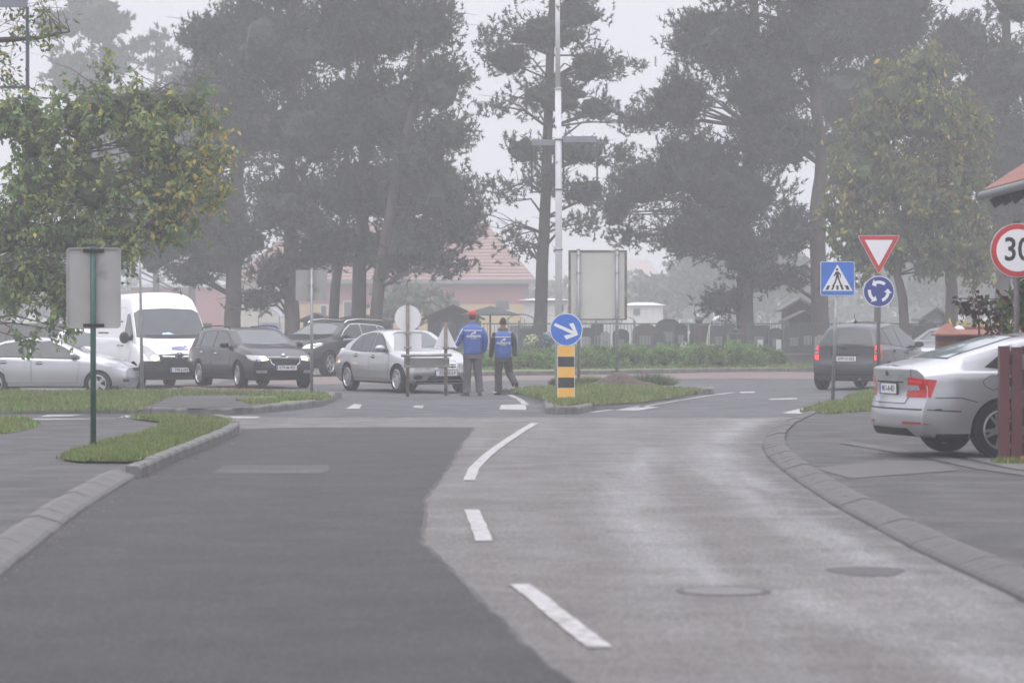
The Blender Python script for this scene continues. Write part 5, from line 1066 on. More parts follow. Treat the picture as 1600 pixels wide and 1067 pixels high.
bobj('upper_tiles', bm, M_tile, rf)
bm = bmesh.new(); tube(bm, [(ex - .07, yB, ez - .05), (ex - .07, yA + .03, ez - .05)], .065, 10); bobj('gutter', bm, pm('zinc_gutter', (.2, .23, .22), (.15, .17, .165), 4, .5, metal=.4), H_)
for k in range(10):
    bm = bmesh.new(); y = yA - .15 - k * .9; prism(bm, [(ex + .02, ez - .12), (ex + .9, ez + .9 * math.tan(pit) - .12), (ex + .9, ez + .9 * math.tan(pit) - .25), (ex + .1, ez - .25)], y - .06, y, 'xz'); fixn(bm); bobj('rafter', bm, M_wood, rf)
# shrub with reddish creeper beside the house
Y = 41
root = empty('garden_shrub', (PX(1585, Y), Y, 0), label='leafy green shrub at the right edge behind the silver saloon', cat='bush')
def mk_leaf(nm, bl, seed, cols, par, **kw):
    o = leaf_crown(nm, bl, Y, seed, cols=cols, parent=par, **kw); o.location = -par.location; return o
mk_leaf('foliage', [(1585, 480, 26, 26), (1600, 440, 22, 24), (1570, 510, 28, 18), (1610, 490, 30, 40), (1592, 455, 18, 18)], 71, [(.10, .15, .05), (.08, .12, .04), (.14, .19, .06)], root, dens=60, pr=.12, per=12, leaf=.11, asp=.8)
bm = bmesh.new()
for k in range(7): tube(bm, [(random.uniform(-.2, .2), 0, 0), (random.uniform(-.3, .3), random.uniform(-.1, .1), 1.1), (random.uniform(-.35, .35), random.uniform(-.2, .2), 1.9)], [.02, .014, .006], 5)
bobj('stems', bm, M_bark, root)
root = empty('red_creeper', (PX(1545, Y), Y + 1.5, 0), label='dark reddish creeper sprawling left of the green shrub', cat='creeper')
mk_leaf('foliage', [(1548, 500, 22, 22), (1535, 470, 14, 12), (1520, 480, 10, 14), (1565, 480, 20, 18), (1508, 478, 5, 14)], 72, [(.07, .03, .035), (.05, .03, .03), (.07, .08, .035)], root, dens=45, pr=.12, per=9, leaf=.09, asp=.8)
bm = bmesh.new()
for a, b_ in (((1530, 530), (1522, 450)), ((1550, 530), (1535, 462)), ((1560, 530), (1562, 460)), ((1548, 500), (1508, 466)), ((1540, 490), (1590, 467))):
    pa, pb = P(*a, Y + 1.5) - root.location, P(*b_, Y + 1.5) - root.location; tube(bm, [pa, pa.lerp(pb, .5) + Vector((.03, 0, .04)), pb], [.016, .012, .006], 5)
bobj('stems', bm, M_bark, root)
bm = bmesh.new(); tube(bm, [P(1488, 466, 44), P(1605, 468, 44)], .006, 5); o = bobj('wire', bm, M_rubber); tag(o, 'thin wire strung above the brick wall', 'wire')
# ------------------------------------------------------------------ cars
def smoothtab(tab, n=241, k=5):
    """polyline (x, v) -> finely sampled and slightly rounded"""
    xs = np.linspace(tab[0][0], tab[-1][0], n); v = np.interp(xs, [t[0] for t in tab], [t[1] for t in tab])
    if k:
        ker = np.hanning(2 * k + 3)[1:-1]; ker /= ker.sum(); v2 = np.convolve(np.pad(v, k + 0, mode='edge'), ker, mode='valid')[:n]; v2[0] = v[0]; v2[-1] = v[-1]; v = v2
    return xs, v
class Car:
    def __init__(s, name, label, cat, paint, L, Wd, top, belt, wb, fax, rw, tum=.40, low=.20, sill=.17, lowz=None, rear=((.2, .12), (.45, 0), (.75, .03), (1.1, .10)), front=((.2, .10), (.45, 0), (.7, .05), (1.0, .25)), bow=(.16, .26), bulge=.03, ins=.03, arch=1.13, archw=None, group=None, plan=(.10, .14), rail=.93, darkz=None, roofk=5):
        s.root = empty(name, (0, 0, 0), label=label, cat=cat, group=group); s.L, s.W = L, Wd / 2; s.paint = paint
        s.tx, s.tz = smoothtab(top, k=roofk); s.bx, s.bz = smoothtab(belt, k=9); s.ax = (fax, fax - wb); s.rw = rw; s.low = low
        W_, hl = s.W, L / 2
        xs = sorted(set(list(np.linspace(-hl, hl, 75)) + [-hl + .01, -hl + .03, hl - .01, hl - .03] + [fax - wb, fax]))
        def pr(tab, z): return float(np.interp(z, [t[0] for t in tab], [t[1] for t in tab]))
        def dx(x, y, z):
            q = (abs(y) / W_) ** 2.6
            wr = max(0, 1 - (x + hl) / .75) ** 1.3 if x < -hl + .75 else 0; wf = max(0, 1 - (hl - x) / .95) ** 1.3 if x > hl - .95 else 0
            return wr * (pr(rear, z) + bow[0] * q) - wf * (pr(front, z) + bow[1] * q)
        def section(x):
            u = x / hl; w = W_ * (1 - plan[0] * max(0, (-u - .45) / .55) ** 2.2 - plan[1] * max(0, (u - .45) / .55) ** 2.2)
            zb = float(np.interp(x, s.bx, s.bz)); zt = float(np.interp(x, s.tx, s.tz)); zt = max(zt, zb + .015); lo = low + .0
            e = max(0, (abs(u) - .9) / .1); lo += .02 * e
            h = zt - zb; pts = [(0, lo), (w - .25, lo), (w - .10, lo + .005), (w - .045, lo + .05)]
            for k in range(1, 8):
                t = k / 8; z = lerp(lo + .05, zb - .03, t); bb = math.sin(math.pi * min(1, t * 1.0)) ** .8; pts.append((w - bulge * (1 - bb) - .006 + .006 * bb, z))
            pts += [(w - bulge * .9, zb - .03), (w - bulge - .012, zb - .008), (w - bulge - ins, zb + .004)]
            yb = w - bulge - ins - tum * h * .93; zB = zb + rail * h; ya = w - bulge - ins
            if h < .15: yb = ya - .06 - .35 * h; zB = zb + h * .82
            # straight part then rounding at the roof rail
            r_ = .28 if h > .15 else .5
            for k in range(1, 5): t = k / 5 * (1 - r_ * .5) / .8 * .8; pts.append((lerp(ya, yb, t), lerp(zb + .004, zB, t)))
            p0 = (lerp(ya, yb, 1 - r_ * .5), lerp(zb, zB, 1 - r_ * .5)); p2 = (lerp(yb, 0, .30), lerp(zB, zt, .52))
            for k in range(1, 6):
                t = k / 6; pts.append(((1 - t) ** 2 * p0[0] + 2 * t * (1 - t) * yb + t * t * p2[0], (1 - t) ** 2 * p0[1] + 2 * t * (1 - t) * zB + t * t * p2[1]))
            pts += [p2, (yb * .38, lerp(zB, zt, .86)), (0, zt)]
            return pts
        bm = bmesh.new(); rows = []
        for x in xs:
            sec = section(x); rows.append([[bm.verts.new((x + dx(x, y, z), y * sg, z)) for y, z in sec] for sg in (1, -1)])
        n = len(rows[0][0])
        for i in range(len(rows) - 1):
            for side in (0, 1):
                a, b = rows[i][side], rows[i + 1][side]
                for k in range(n - 1): bm.faces.new((a[k], a[k + 1], b[k + 1], b[k]) if side == 0 else (a[k], b[k], b[k + 1], a[k + 1]))
        for row, x in ((rows[0], xs[0]), (rows[-1], xs[-1])):
            sec = section(x); m = 8
            for side, sg in ((0, 1), (1, -1)):
                prev = row[side]
                for q in range(1, m + 1):
                    cur = [bm.verts.new((x + dx(x, y * (1 - q / m), z), y * (1 - q / m) * sg, z)) for y, z in sec]
                    for k in range(n - 1):
                        try: bm.faces.new((prev[k], prev[k + 1], cur[k + 1], cur[k]))
                        except ValueError: pass
                    prev = cur
        bmesh.ops.remove_doubles(bm, verts=bm.verts[:], dist=.0008); bmesh.ops.dissolve_degenerate(bm, edges=bm.edges[:], dist=.0002); fixn(bm)
        s.bvh = BVHTree.FromBMesh(bm)
        me = mesh_from_bm('body', bm, [paint, M_dark, M_plastic]); tmp = link('body_tmp', me)
        cuts = bmesh.new()
        for axx in s.ax:
            for sg in (1, -1):
                for (y0, y1) in ((W_ - .30, W_ + .1),):
                    M4 = Matrix.Translation((axx, sg * (y0 + y1) / 2, rw)) @ Matrix.Rotation(R(90), 4, 'X')
                    bmesh.ops.create_cone(cuts, cap_ends=True, segments=40, radius1=rw * arch, radius2=rw * arch, depth=y1 - y0, matrix=M4)
        cme = bpy.data.meshes.new('cut'); cuts.to_mesh(cme); cuts.free(); cme.materials.append(paint); cme.materials.append(M_dark)
        for p in cme.polygons: p.material_index = 1
        co = link('cutter', cme); md = tmp.modifiers.new('b', 'BOOLEAN'); md.operation = 'DIFFERENCE'; md.solver = 'EXACT'; md.object = co
        dg = bpy.context.evaluated_depsgraph_get(); dg.update(); me2 = bpy.data.meshes.new_from_object(tmp.evaluated_get(dg)); bpy.data.objects.remove(tmp); bpy.data.objects.remove(co)
        me2.name = 'body'
        for p in me2.polygons:
            c = p.center
            for axx in s.ax:
                if math.hypot(c.x - axx, c.z - rw) < rw * arch * 1.004 and abs(c.y) < W_ - .02 and (abs(p.normal.y) > .9 and abs(c.y) < W_ - .2 or math.hypot(c.x - axx, c.z - rw) > rw * arch * .97): p.material_index = 1
            if c.z < low + .03 and abs(p.normal.z) > .7: p.material_index = 1
            if darkz is not None and c.z < (darkz(c.x, c.y) if callable(darkz) else darkz) and p.material_index == 0: p.material_index = 2
        me2.polygons.foreach_set('use_smooth', [True] * len(me2.polygons)); me2.set_sharp_from_angle(angle=R(32)); s.body = link('body', me2, s.root)
    # project a 2D outline onto the body: view 'side' (x, z), 'front'/'rear' (y, z), 'top' (x, y)
    def patch(s, name, poly, mat, view='side', sg=1, off=.004, cell=.05, parent=None, skirt=True, mirror=False, label=None):
        bm = bmesh.new(); f = bm.faces.new([bm.verts.new((p[0], p[1], 0)) for p in poly])
        xs_ = [p[0] for p in poly]; ys_ = [p[1] for p in poly]
        for ax_, lo, hi in ((0, min(xs_), max(xs_)), (1, min(ys_), max(ys_))):
            k = math.floor(lo / cell) * cell + cell
            while k < hi - 1e-4:
                no = (1, 0, 0) if ax_ == 0 else (0, 1, 0); bmesh.ops.bisect_plane(bm, geom=bm.verts[:] + bm.edges[:] + bm.faces[:], plane_co=((k, 0, 0) if ax_ == 0 else (0, k, 0)), plane_no=no); k += cell
        bmesh.ops.remove_doubles(bm, verts=bm.verts[:], dist=.0005)
        D = {'side': Vector((0, -sg, 0)), 'front': Vector((-1, 0, 0)), 'rear': Vector((1, 0, 0)), 'top': Vector((0, 0, -1))}[view]
        bad = []
        for v in bm.verts:
            a, b = v.co.x, v.co.y
            o = {'side': (a, 3 * sg, b), 'front': (5, a, b), 'rear': (-5, a, b), 'top': (a, b, 4)}[view]
            h, nrm, _, _ = s.bvh.ray_cast(Vector(o), D)
            if h is None: bad.append(v); continue
            v.co = h - D * off
        if bad: bmesh.ops.delete(bm, geom=bad, context='VERTS')
        if not bm.faces: bm.free(); return None
        bm.normal_update(); tot = sum((f_.normal.dot(D) * f_.calc_area() for f_ in bm.faces))
        if tot > 0: bmesh.ops.reverse_faces(bm, faces=bm.faces[:])
        if skirt:
            be = [e for e in bm.edges if e.is_boundary]; r = bmesh.ops.extrude_edge_only(bm, edges=be)
            for v in [g_ for g_ in r['geom'] if isinstance(g_, bmesh.types.BMVert)]: v.co += D * (off + .012)
        o = bobj(name, bm, mat, parent or s.root, 40)
        if label: o['label'] = label
        return o
    def grow(s, poly, d):
        c = (sum(p[0] for p in poly) / len(poly), sum(p[1] for p in poly) / len(poly)); out = []
        n = len(poly)
        for i in range(n):
            p, a, b = Vector(poly[i]), Vector(poly[i - 1]), Vector(poly[(i + 1) % n]); e1 = (p - a).normalized(); e2 = (b - p).normalized(); nn = Vector((e1.y + e2.y, -(e1.x + e2.x))).normalized()
            if nn.dot(p - Vector(c)) < 0: nn = -nn
            out.append(tuple(p + nn * d))
        return out
    def both(s, fn):
        for sg in (1, -1): fn(sg)
    def windows(s, polys, mat=None, trim=None, td=.018):
        for sg in (1, -1):
            for p in polys:
                w = s.patch('side_window', p, mat or M_glass, 'side', sg, .006)
                if trim: s.patch('window_trim', s.grow(p, td), trim, 'side', sg, .003, parent=w)
    def doors(s, polys, handles=(), hmat=None):
        for sg in (1, -1):
            for i, p in enumerate(polys):
                d = s.patch('door', p, s.paint, 'side', sg, .004)
                s.patch('door_seal', s.grow(p, .009), M_dark, 'side', sg, .0015, parent=d, skirt=False)
                if i < len(handles):
                    x, z = handles[i]; h = s.bvh.ray_cast(Vector((x, 3 * sg, z)), Vector((0, -sg, 0)))[0]
                    if h:
                        bm = bmesh.new(); tube(bm, [(x - .10, h.y + sg * .006, z), (x - .085, h.y + sg * .035, z + .004), (x + .085, h.y + sg * .035, z + .006), (x + .10, h.y + sg * .006, z + .004)], .013, 6); bobj('handle', bm, hmat or s.paint, d)
                        s.patch('handle_recess', [(x - .07, z - .04), (x + .07, z - .04), (x + .07, z + .04), (x - .07, z + .04)], M_plastic if hmat is None else s.paint, 'side', sg, .0055, parent=d, skirt=False)
    def wheels(s, rimmat, spokes=5, style='twin', tw=.215, rimr=None, track=None, steer=0.0):
        rw, tr = s.rw, track if track else s.W - .115; rr = rimr or rw * .66
        bm = bmesh.new(); lathe(bm, [(rr, -tw / 2 + .02), (rr + .015, -tw / 2), (rw - .02, -tw / 2 + .006), (rw, -tw / 2 + .03), (rw, tw / 2 - .03), (rw - .02, tw / 2 - .006), (rr + .015, tw / 2), (rr, tw / 2 - .02)], 36, 'y')
        for k in range(28): pass
        tyre = mesh_from_bm('wheel', bm, M_rubber, 30)
        bm = bmesh.new(); lathe(bm, [(rr + .004, tw / 2 - .004), (rr - .012, tw / 2 + .002), (rr - .022, tw / 2 - .012), (rr - .03, tw / 2 - .06)], 36, 'y')
        hub = lathe(bm, [(.075, tw / 2 - .05), (.07, tw / 2 - .018), (.035, tw / 2 - .008), (.0301, tw / 2 - .012)], 16, 'y'); bm.faces.new(hub[-1])
        for k in range(spokes):
            a0 = 2 * math.pi * k / spokes
            for da in ((-.16, .16) if style == 'twin' else (0,)):
                wi, wo = (.020, .016) if style == 'twin' else ((.032, .045) if style == 'wide' else (.014, .012)); aa = a0 + da
                M4 = Matrix.Rotation(-aa, 4, 'Y'); base = a0 - aa
                pr_ = [(.05, -wi), (rr - .012, -wo), (rr - .012, wo), (.05, wi)]
                y1_, y0_ = tw / 2 - .012, tw / 2 - .04
                vs = [bm.verts.new(M4 @ Vector((p[0], y1_ - (.0 if p[0] > .1 else .004), p[1]))) for p in pr_]; vb = [bm.verts.new(M4 @ Vector((p[0], y0_, p[1]))) for p in pr_]
                bm.faces.new(vs); 
                for i in range(4): bm.faces.new((vs[i], vb[i], vb[(i + 1) % 4], vs[(i + 1) % 4]))
        fixn(bm); rim = mesh_from_bm('rim', bm, rimmat, 35)
        bm = bmesh.new(); dr = lathe(bm, [(rr - .01, tw / 2 - .075), (.01, tw / 2 - .07)], 28, 'y'); bm.faces.new(dr[-1]); disc = mesh_from_bm('inner_disc', bm, M_dark, 30)
        for i, axx in enumerate(s.ax):
            for sg in (1, -1):
                w = link('wheel', tyre, s.root, (axx, sg * tr, rw)); w.rotation_euler = (0, random.uniform(0, 1), 0 if sg > 0 else math.pi)
                w.rotation_euler[2] += steer if i == 0 else 0
                link('rim', rim, w); link('inner_disc', disc, w)
    def mirrors(s, x, z, mat=None, big=1.0):
        y = abs(s.bvh.ray_cast(Vector((x, 3, z - .03)), Vector((0, -1, 0)))[0].y)
        for sg in (1, -1):
            bm = bmesh.new(); bmesh.ops.create_uvsphere(bm, u_segments=14, v_segments=10, radius=1)
            for v in bm.verts:
                v.co = Vector((v.co.x * .075 * big - (.02 if v.co.x < 0 else 0), v.co.y * .115 * min(1.1, big), v.co.z * .075 * big ** 1.6)); v.co.x = max(v.co.x, -.05 * big)
            M4 = Matrix.Translation((x, sg * (y + .13), z + .03)); 
            for v in bm.verts: v.co = M4 @ v.co
            m = bobj('mirror', bm, mat or s.paint, s.root, 40)
            bm = bmesh.new(); tube(bm, [(x + .02, sg * (y - .03), z - .035), (x, sg * (y + .10), z)], [.03, .022], 8); bobj('mirror_arm', bm, M_plastic, m)
            bm = bmesh.new(); box(bm, x - .05 * big - .006, x - .05 * big + .002, sg * (y + .13) - .09, sg * (y + .13) + .09, z + .03 - .05 * big, z + .03 + .05 * big); bobj('mirror_glass', bm, M_glass2, m)
    def plate(s, txt, z, view='front', w=.52, h=.112, tilt=0.0, blue=True, offx=.012, sq=False, txt2=None, y=0):
        sgx = 1 if view == 'front' else -1; hit = s.bvh.ray_cast(Vector((5 * sgx, y, z)), Vector((-sgx, 0, 0)))[0]; x = hit.x
        t = bobj('number_plate', (lambda bm: (box(bm, -w / 2, w / 2, -.012, .012, -h / 2, h / 2), bm)[1])(bmesh.new()), M_plate, s.root, loc=(x + sgx * offx, y, z)); t.rotation_euler = (tilt, 0, R(90) if view == 'front' else R(-90))
        bm = bmesh.new(); box(bm, -w / 2 - .012, w / 2 + .012, -.008, .02, -h / 2 - .012, h / 2 + .012); bobj('plate_holder', bm, M_plastic, t)
        if blue: bm = bmesh.new(); box(bm, -w / 2 + .002, -w / 2 + .042, -.0135, -.0121, -h / 2 + .003, h / 2 - .003); bobj('blue_band', bm, M_platebl, t)
        if txt: text_mesh('plate_text', txt, h * (.86 if not txt2 else .46), M_blk, t, (.02, -.0135, 0 if not txt2 else h * .22), ext=.0005, sx=.92 * w / .52, bold=.002)
        if txt2: text_mesh('plate_text', txt2, h * .46, M_blk, t, (.02, -.0135, -h * .24), ext=.0005, sx=.95, bold=.002)
        return t
    def place(s, x, y, heading, z=None):
        """heading: angle from straight-away (+y) clockwise towards +x, in degrees"""
        s.root.location = (x, y, gz(x, y) if z is None else z); s.root.rotation_euler = (0, 0, R(90 - heading))
    def interior(s, x0, x1, zf, zt):
        pass
def m2(poly): return [(-p[0], p[1]) for p in poly][::-1]
def paint(name, c, metal=.5, rough=.32, coat=.7, spec=.5): return pm(name, c, tuple(q * .93 for q in c), 1.5, rough, metal=metal, coat=coat, spec=spec)
P_silver = paint('paint_silver', (.43, .44, .46), .72, .34); P_silver2 = paint('paint_warm_silver', (.41, .412, .42), .7, .33); P_dark = paint('paint_dark_brown', (.011, .009, .011), .2, .3, .35, .3); P_black = paint('paint_black', (.009, .010, .012), .2, .28, .35, .3)
P_grey = paint('paint_grey', (.06, .058, .064), .55, .34, .45); P_white = pm('paint_white', (.70, .70, .72), (.66, .66, .68), 1, .35, coat=.5)

# silver saloon coming towards the camera, mid junction
c = Car('silver_saloon', 'silver saloon with lit headlamps facing the camera behind the portable sign frame', 'car', P_silver2, 4.53, 1.73,
        [(-2.265, .90), (-2.18, .97), (-1.6, 1.05), (-.85, 1.36), (-.4, 1.42), (-.1, 1.43), (.25, 1.40), (1.08, 1.0), (1.6, .93), (2.0, .83), (2.265, .68)],
        [(-2.265, .80), (-1.5, .93), (0, .90), (1.1, .88), (1.8, .78), (2.265, .60)], 2.715, 1.475, .315, plan=(.12, .16))
c.windows([[(-1.18, .955), (-1.12, 1.06), (-.86, 1.24), (-.60, 1.30), (-.62, .93)], [(-.57, .93), (-.55, 1.305), (-.05, 1.345), (-.03, .915)], [(.03, .915), (.01, 1.345), (.22, 1.31), (.50, 1.17), (.86, .94), (.84, .91)]], td=.02, trim=M_plastic)
ws_ = c.patch('windscreen', [(-.56, 1.03), (-.44, 1.32), (-.3, 1.365), (0, 1.385), (.3, 1.365), (.44, 1.32), (.56, 1.03), (.3, 1.005), (0, .998), (-.3, 1.005)], M_glass2, 'front', off=.012)
c.patch('rear_window', [(-.52, 1.06), (-.42, 1.30), (0, 1.35), (.42, 1.30), (.52, 1.06), (0, 1.04)], M_glass, 'rear', off=.012)
c.doors([[(-1.22, .32), (-1.16, .32), (-.02, .32), (-.02, .89), (-1.05, .92), (-1.2, .80), (-1.0, .62), (-.95, .45)][2:] + [(-.88, .32)], [(.01, .32), (1.02, .32), (1.06, .86), (.01, .885)]], [(-.75, .82), (.2, .80)])
c.wheels(M_alloy, 7, 'wide', rimr=.215); c.mirrors(.75, .96)
for y in (-1, 1):
    for (a, b_, rr_) in ((.60, .635, .115), (.435, .625, .085)):
        l = c.patch('headlamp', [(y * a + rr_ * 1.15 * math.cos(k * .524), b_ + rr_ * math.sin(k * .524)) for k in range(12)], M_lampglass, 'front', off=.012, cell=.03)
    c.patch('lit_lens', [(y * .60 + .065 * math.cos(k * .524), .635 + .06 * math.sin(k * .524)) for k in range(12)], M_lit, 'front', off=.018, cell=.03, parent=l)
    c.patch('fog_lamp', [(y * .62 + .09 * math.cos(k * .524), .36 + .045 * math.sin(k * .524)) for k in range(12)], M_plastic, 'front', off=.004, cell=.03)
gr_ = c.patch('grille', [(-.25, .57), (-.31, .74), (.31, .74), (.25, .57)], M_plastic, 'front', off=.005)
for k in range(4): c.patch('chrome_bar', [(-.27, .60 + k * .036), (-.27, .618 + k * .036), (.27, .618 + k * .036), (.27, .60 + k * .036)], M_chrome, 'front', off=.014, parent=gr_)
c.patch('grille_frame', c.grow([(-.25, .57), (-.31, .74), (.31, .74), (.25, .57)], .022), M_chrome, 'front', off=.003)
c.patch('air_intake', [(-.45, .30), (-.36, .39), (.36, .39), (.45, .30)], M_dark, 'front', off=.003)
c.patch('lower_bumper', [(-.8, .24), (-.8, .285), (.8, .285), (.8, .24)], M_plastic, 'front', off=.005)
for sg in (1, -1): c.patch('rubbing_strip', [(-.9, .49), (-.9, .53), (1.05, .51), (1.05, .47)], P_silver2, 'side', sg, .018); c.patch('tail_lamp', [(-2.15, .62), (-2.2, .82), (-1.9, .86), (-1.95, .68)], M_red, 'side', sg, .006)
c.plate('ZD 055-LV', .45, blue=False)
t_ = c.patch('wiper', [(-.5, 1.035), (.0, 1.02), (.5, 1.04), (.5, 1.05), (0, 1.032), (-.5, 1.047)], M_plastic, 'front', off=.02, parent=ws_)
bm = bmesh.new(); tube(bm, [(2.1, 0, .82), (2.1, 0, .87)], .006, 5); lathe(bm, [(.028, -.003), (.035, 0), (.028, .003)], 14, 'y', M=Matrix.Translation((2.1, 0, .895)) @ Matrix.Rotation(R(90), 4, 'Z')); bobj('bonnet_badge', bm, M_chrome, c.root)
c.place(PX(630, 67.2), 67.2, 180 - 27)

# dark estate
c = Car('dark_estate_car', 'dark brown estate car with roof rails and one lit headlamp, nosing out before the van', 'car', P_dark, 4.66, 1.81,
        [(-2.33, 1.0), (-2.27, 1.12), (-1.98, 1.38), (-1.6, 1.43), (-.3, 1.455), (.25, 1.42), (1.08, 1.04), (1.7, .95), (2.1, .83), (2.33, .72)],
        [(-2.33, .92), (-1.5, .97), (0, .94), (1.1, .91), (1.9, .80), (2.33, .64)], 2.686, 1.43, .325, plan=(.09, .15), rear=((.2, .12), (.45, 0), (.9, .04), (1.4, .12)))
c.windows([[(-2.0, 1.0), (-1.82, 1.28), (-1.3, 1.335), (-1.32, .985)], [(-1.26, .985), (-1.24, 1.335), (-.42, 1.365), (-.40, .96)], [(-.34, .96), (-.36, 1.365), (.15, 1.34), (.45, 1.22), (.90, .965), (.88, .94)]], trim=M_plastic)
ws_ = c.patch('windscreen', [(-.60, 1.07), (-.50, 1.34), (-.3, 1.385), (0, 1.40), (.3, 1.385), (.50, 1.34), (.60, 1.07), (.3, 1.05), (0, 1.045), (-.3, 1.05)], M_glass2, 'front', off=.012)
c.patch('rear_window', [(-.58, 1.05), (-.50, 1.33), (.50, 1.33), (.58, 1.05)], M_glass, 'rear', off=.01)
c.doors([[(-.36, .32), (-.36, .93), (-1.28, .95), (-1.3, .8), (-1.0, .62), (-.92, .32)], [(-.32, .32), (.86, .32), (.95, .90), (-.32, .925)]], [(-1.05, .84), (-.05, .82)], M_chrome)
c.wheels(M_alloy, 9, 'thin', rimr=.225, steer=R(-6)); c.mirrors(.72, 1.0)
for y in (-1, 1):
    l = c.patch('headlamp', [(y * p[0], p[1]) for p in ((.40, .68), (.43, .78), (.80, .80), (.80, .69), (.62, .645))], M_lampglass, 'front', off=.010)
    c.patch('lit_lens', [(y * p[0], p[1]) for p in ((.42, .68), (.45, .765), (.58, .765), (.58, .665))], M_lit, 'front', off=.016, parent=l, label='warm lit inner lens')
    c.patch('fog_lamp', [(y * p[0], p[1]) for p in ((.45, .375), (.47, .445), (.72, .44), (.68, .37))], M_lampglass, 'front', off=.006)
gp_ = [(-.26, .56), (-.35, .62), (-.38, .755), (-.1, .755), (-.05, .725), (.05, .725), (.1, .755), (.38, .755), (.35, .62), (.26, .56)]
c.patch('grille', gp_, M_plastic, 'front', off=.012); c.patch('grille_frame', c.grow(gp_, .017), M_chrome, 'front', off=.008)
c.patch('air_intake', [(-.4, .33), (-.4, .41), (.4, .41), (.4, .33)], M_dark, 'front', off=.003); c.patch('lower_bumper', [(-.8, .21), (-.75, .27), (.75, .27), (.8, .21)], M_plastic, 'front', off=.004)
bm = bmesh.new(); q = c.bvh.ray_cast(Vector((5, 0, .775)), Vector((-1, 0, 0)))[0]; lathe(bm, [(.0, .012), (.04, .01), (.045, 0)], 16, 'y', M=Matrix.Translation((q.x + .0, 0, .79)) @ Matrix.Rotation(R(-90), 4, 'Z')); bobj('bonnet_badge', bm, M_chrome, c.root)
for sg in (1, -1):
    bm = bmesh.new(); tube(bm, [(-1.75, sg * .62, 1.38), (-1.6, sg * .62, 1.455), (-.4, sg * .63, 1.485), (.1, sg * .62, 1.46), (.2, sg * .62, 1.41)], .016, 6); bobj('roof_rail', bm, M_plastic, c.root)
    c.patch('tail_lamp', [(-2.2, .78), (-2.22, .98), (-1.95, .98), (-2.0, .8)], M_red, 'side', sg, .006)
c.plate('K79-M-455', .50)
c.place(PX(392, 71.5), 71.5, 180 - 26)

# large white van
c = Car('white_van', 'tall white panel van with black bumper and one bright headlamp', 'van', P_white, 5.55, 2.07,
        [(-2.775, 2.30), (-2.7, 2.42), (-2.4, 2.48), (.6, 2.50), (.95, 2.42), (1.28, 2.08), (1.95, 1.30), (2.35, 1.16), (2.62, 1.02), (2.775, .80)],
        [(-2.775, 1.30), (0, 1.30), (1.5, 1.22), (2.1, 1.12), (2.55, .95), (2.775, .72)], 3.68, 1.93, .345, tum=.16, low=.26, plan=(.02, .12), rail=.95, bow=(.05, .28), front=((.2, .06), (.5, 0), (.75, .05), (1.1, .22), (2.6, .3)), rear=((.2, .02), (2.6, .03)), bulge=.02,
        darkz=lambda x, y: (.74 if x > 2.45 else (.66 if x > 2.3 else (.36 if x < 2.2 else .60))))
c.windows([[(.75, 1.36), (.80, 1.92), (1.05, 1.92), (1.40, 1.62), (1.68, 1.34), (1.66, 1.28), (1.2, 1.28)]], trim=M_plastic, td=.02)
ws_ = c.patch('windscreen', [(-.90, 1.36), (-.83, 1.95), (-.68, 2.03), (0, 2.06), (.68, 2.03), (.83, 1.95), (.90, 1.36), (.5, 1.33), (0, 1.325), (-.5, 1.33)], M_glass2, 'front', off=.014)
c.patch('windscreen_seal', c.grow([(-.90, 1.36), (-.83, 1.95), (-.68, 2.03), (0, 2.06), (.68, 2.03), (.83, 1.95), (.90, 1.36), (.5, 1.33), (0, 1.325), (-.5, 1.33)], .02), M_plastic, 'front', off=.008, parent=ws_)
c.patch('wiper', [(-.7, 1.385), (.0, 1.36), (.7, 1.385), (.7, 1.405), (0, 1.38), (-.7, 1.405)], M_plastic, 'front', off=.03, parent=ws_)
c.patch('dashboard_paper', [(.08, 1.415), (.02, 1.44), (-.05, 1.47), (-.22, 1.45), (-.25, 1.41)], pm('pale_paper', (.45, .62, .68), None, rough=.6), 'front', off=.018, parent=ws_)
c.doors([[(.62, .42), (1.35, .42), (1.5, .8), (1.72, 1.0), (1.72, 1.25), (.9, 1.26), (.66, 1.26)], [(-1.0, .42), (.56, .42), (.56, 2.1), (-1.0, 2.1)]], [(.80, 1.12), (.40, 1.12)], M_plastic)
for sg in (1, -1): c.patch('side_moulding', [(-.95, .55), (-.95, .75), (.5, .75), (.5, .55)], M_plastic, 'side', sg, .015); c.patch('side_moulding', [(.66, .55), (.66, .75), (1.3, .75), (1.3, .55)], M_plastic, 'side', sg, .015); c.patch('slide_rail', [(-2.2, 1.42), (-2.2, 1.46), (-1.0, 1.46), (-1.0, 1.42)], M_plastic, 'side', sg, .006)
for sg in (1, -1): c.patch('vent_slot', [(.0, 1.72), (.0, 1.76), (.45, 1.76), (.45, 1.72)], M_plastic, 'side', sg, .006)
c.wheels(M_rusty, 6, 'wide', rimr=.2, tw=.235, track=.87); c.mirrors(1.35, 1.30, M_plastic, 1.55)
for y in (-1, 1):
    l = c.patch('headlamp', [(y * p[0], p[1]) for p in ((.52, .76), (.50, .86), (.70, 1.10), (.83, 1.16), (.86, .98), (.80, .80))], M_lampglass, 'front', off=.012)
    c.patch('lit_lens', [(y * .62 + .10 * math.cos(k * .524), .82 + .065 * math.sin(k * .524)) for k in range(12)], M_lit, 'front', off=.02, cell=.03, parent=l, label='bright low lens')
gp_ = [(-.48, .62), (-.52, .90), (0, .93), (.52, .90), (.48, .62)]
g_ = c.patch('grille', gp_, M_plastic, 'front', off=.010)
for k in range(3): c.patch('grille_bar', [(-.46, .66 + k * .06), (-.46, .675 + k * .06), (.46, .675 + k * .06), (.46, .66 + k * .06)], M_dark, 'front', off=.018, parent=g_)
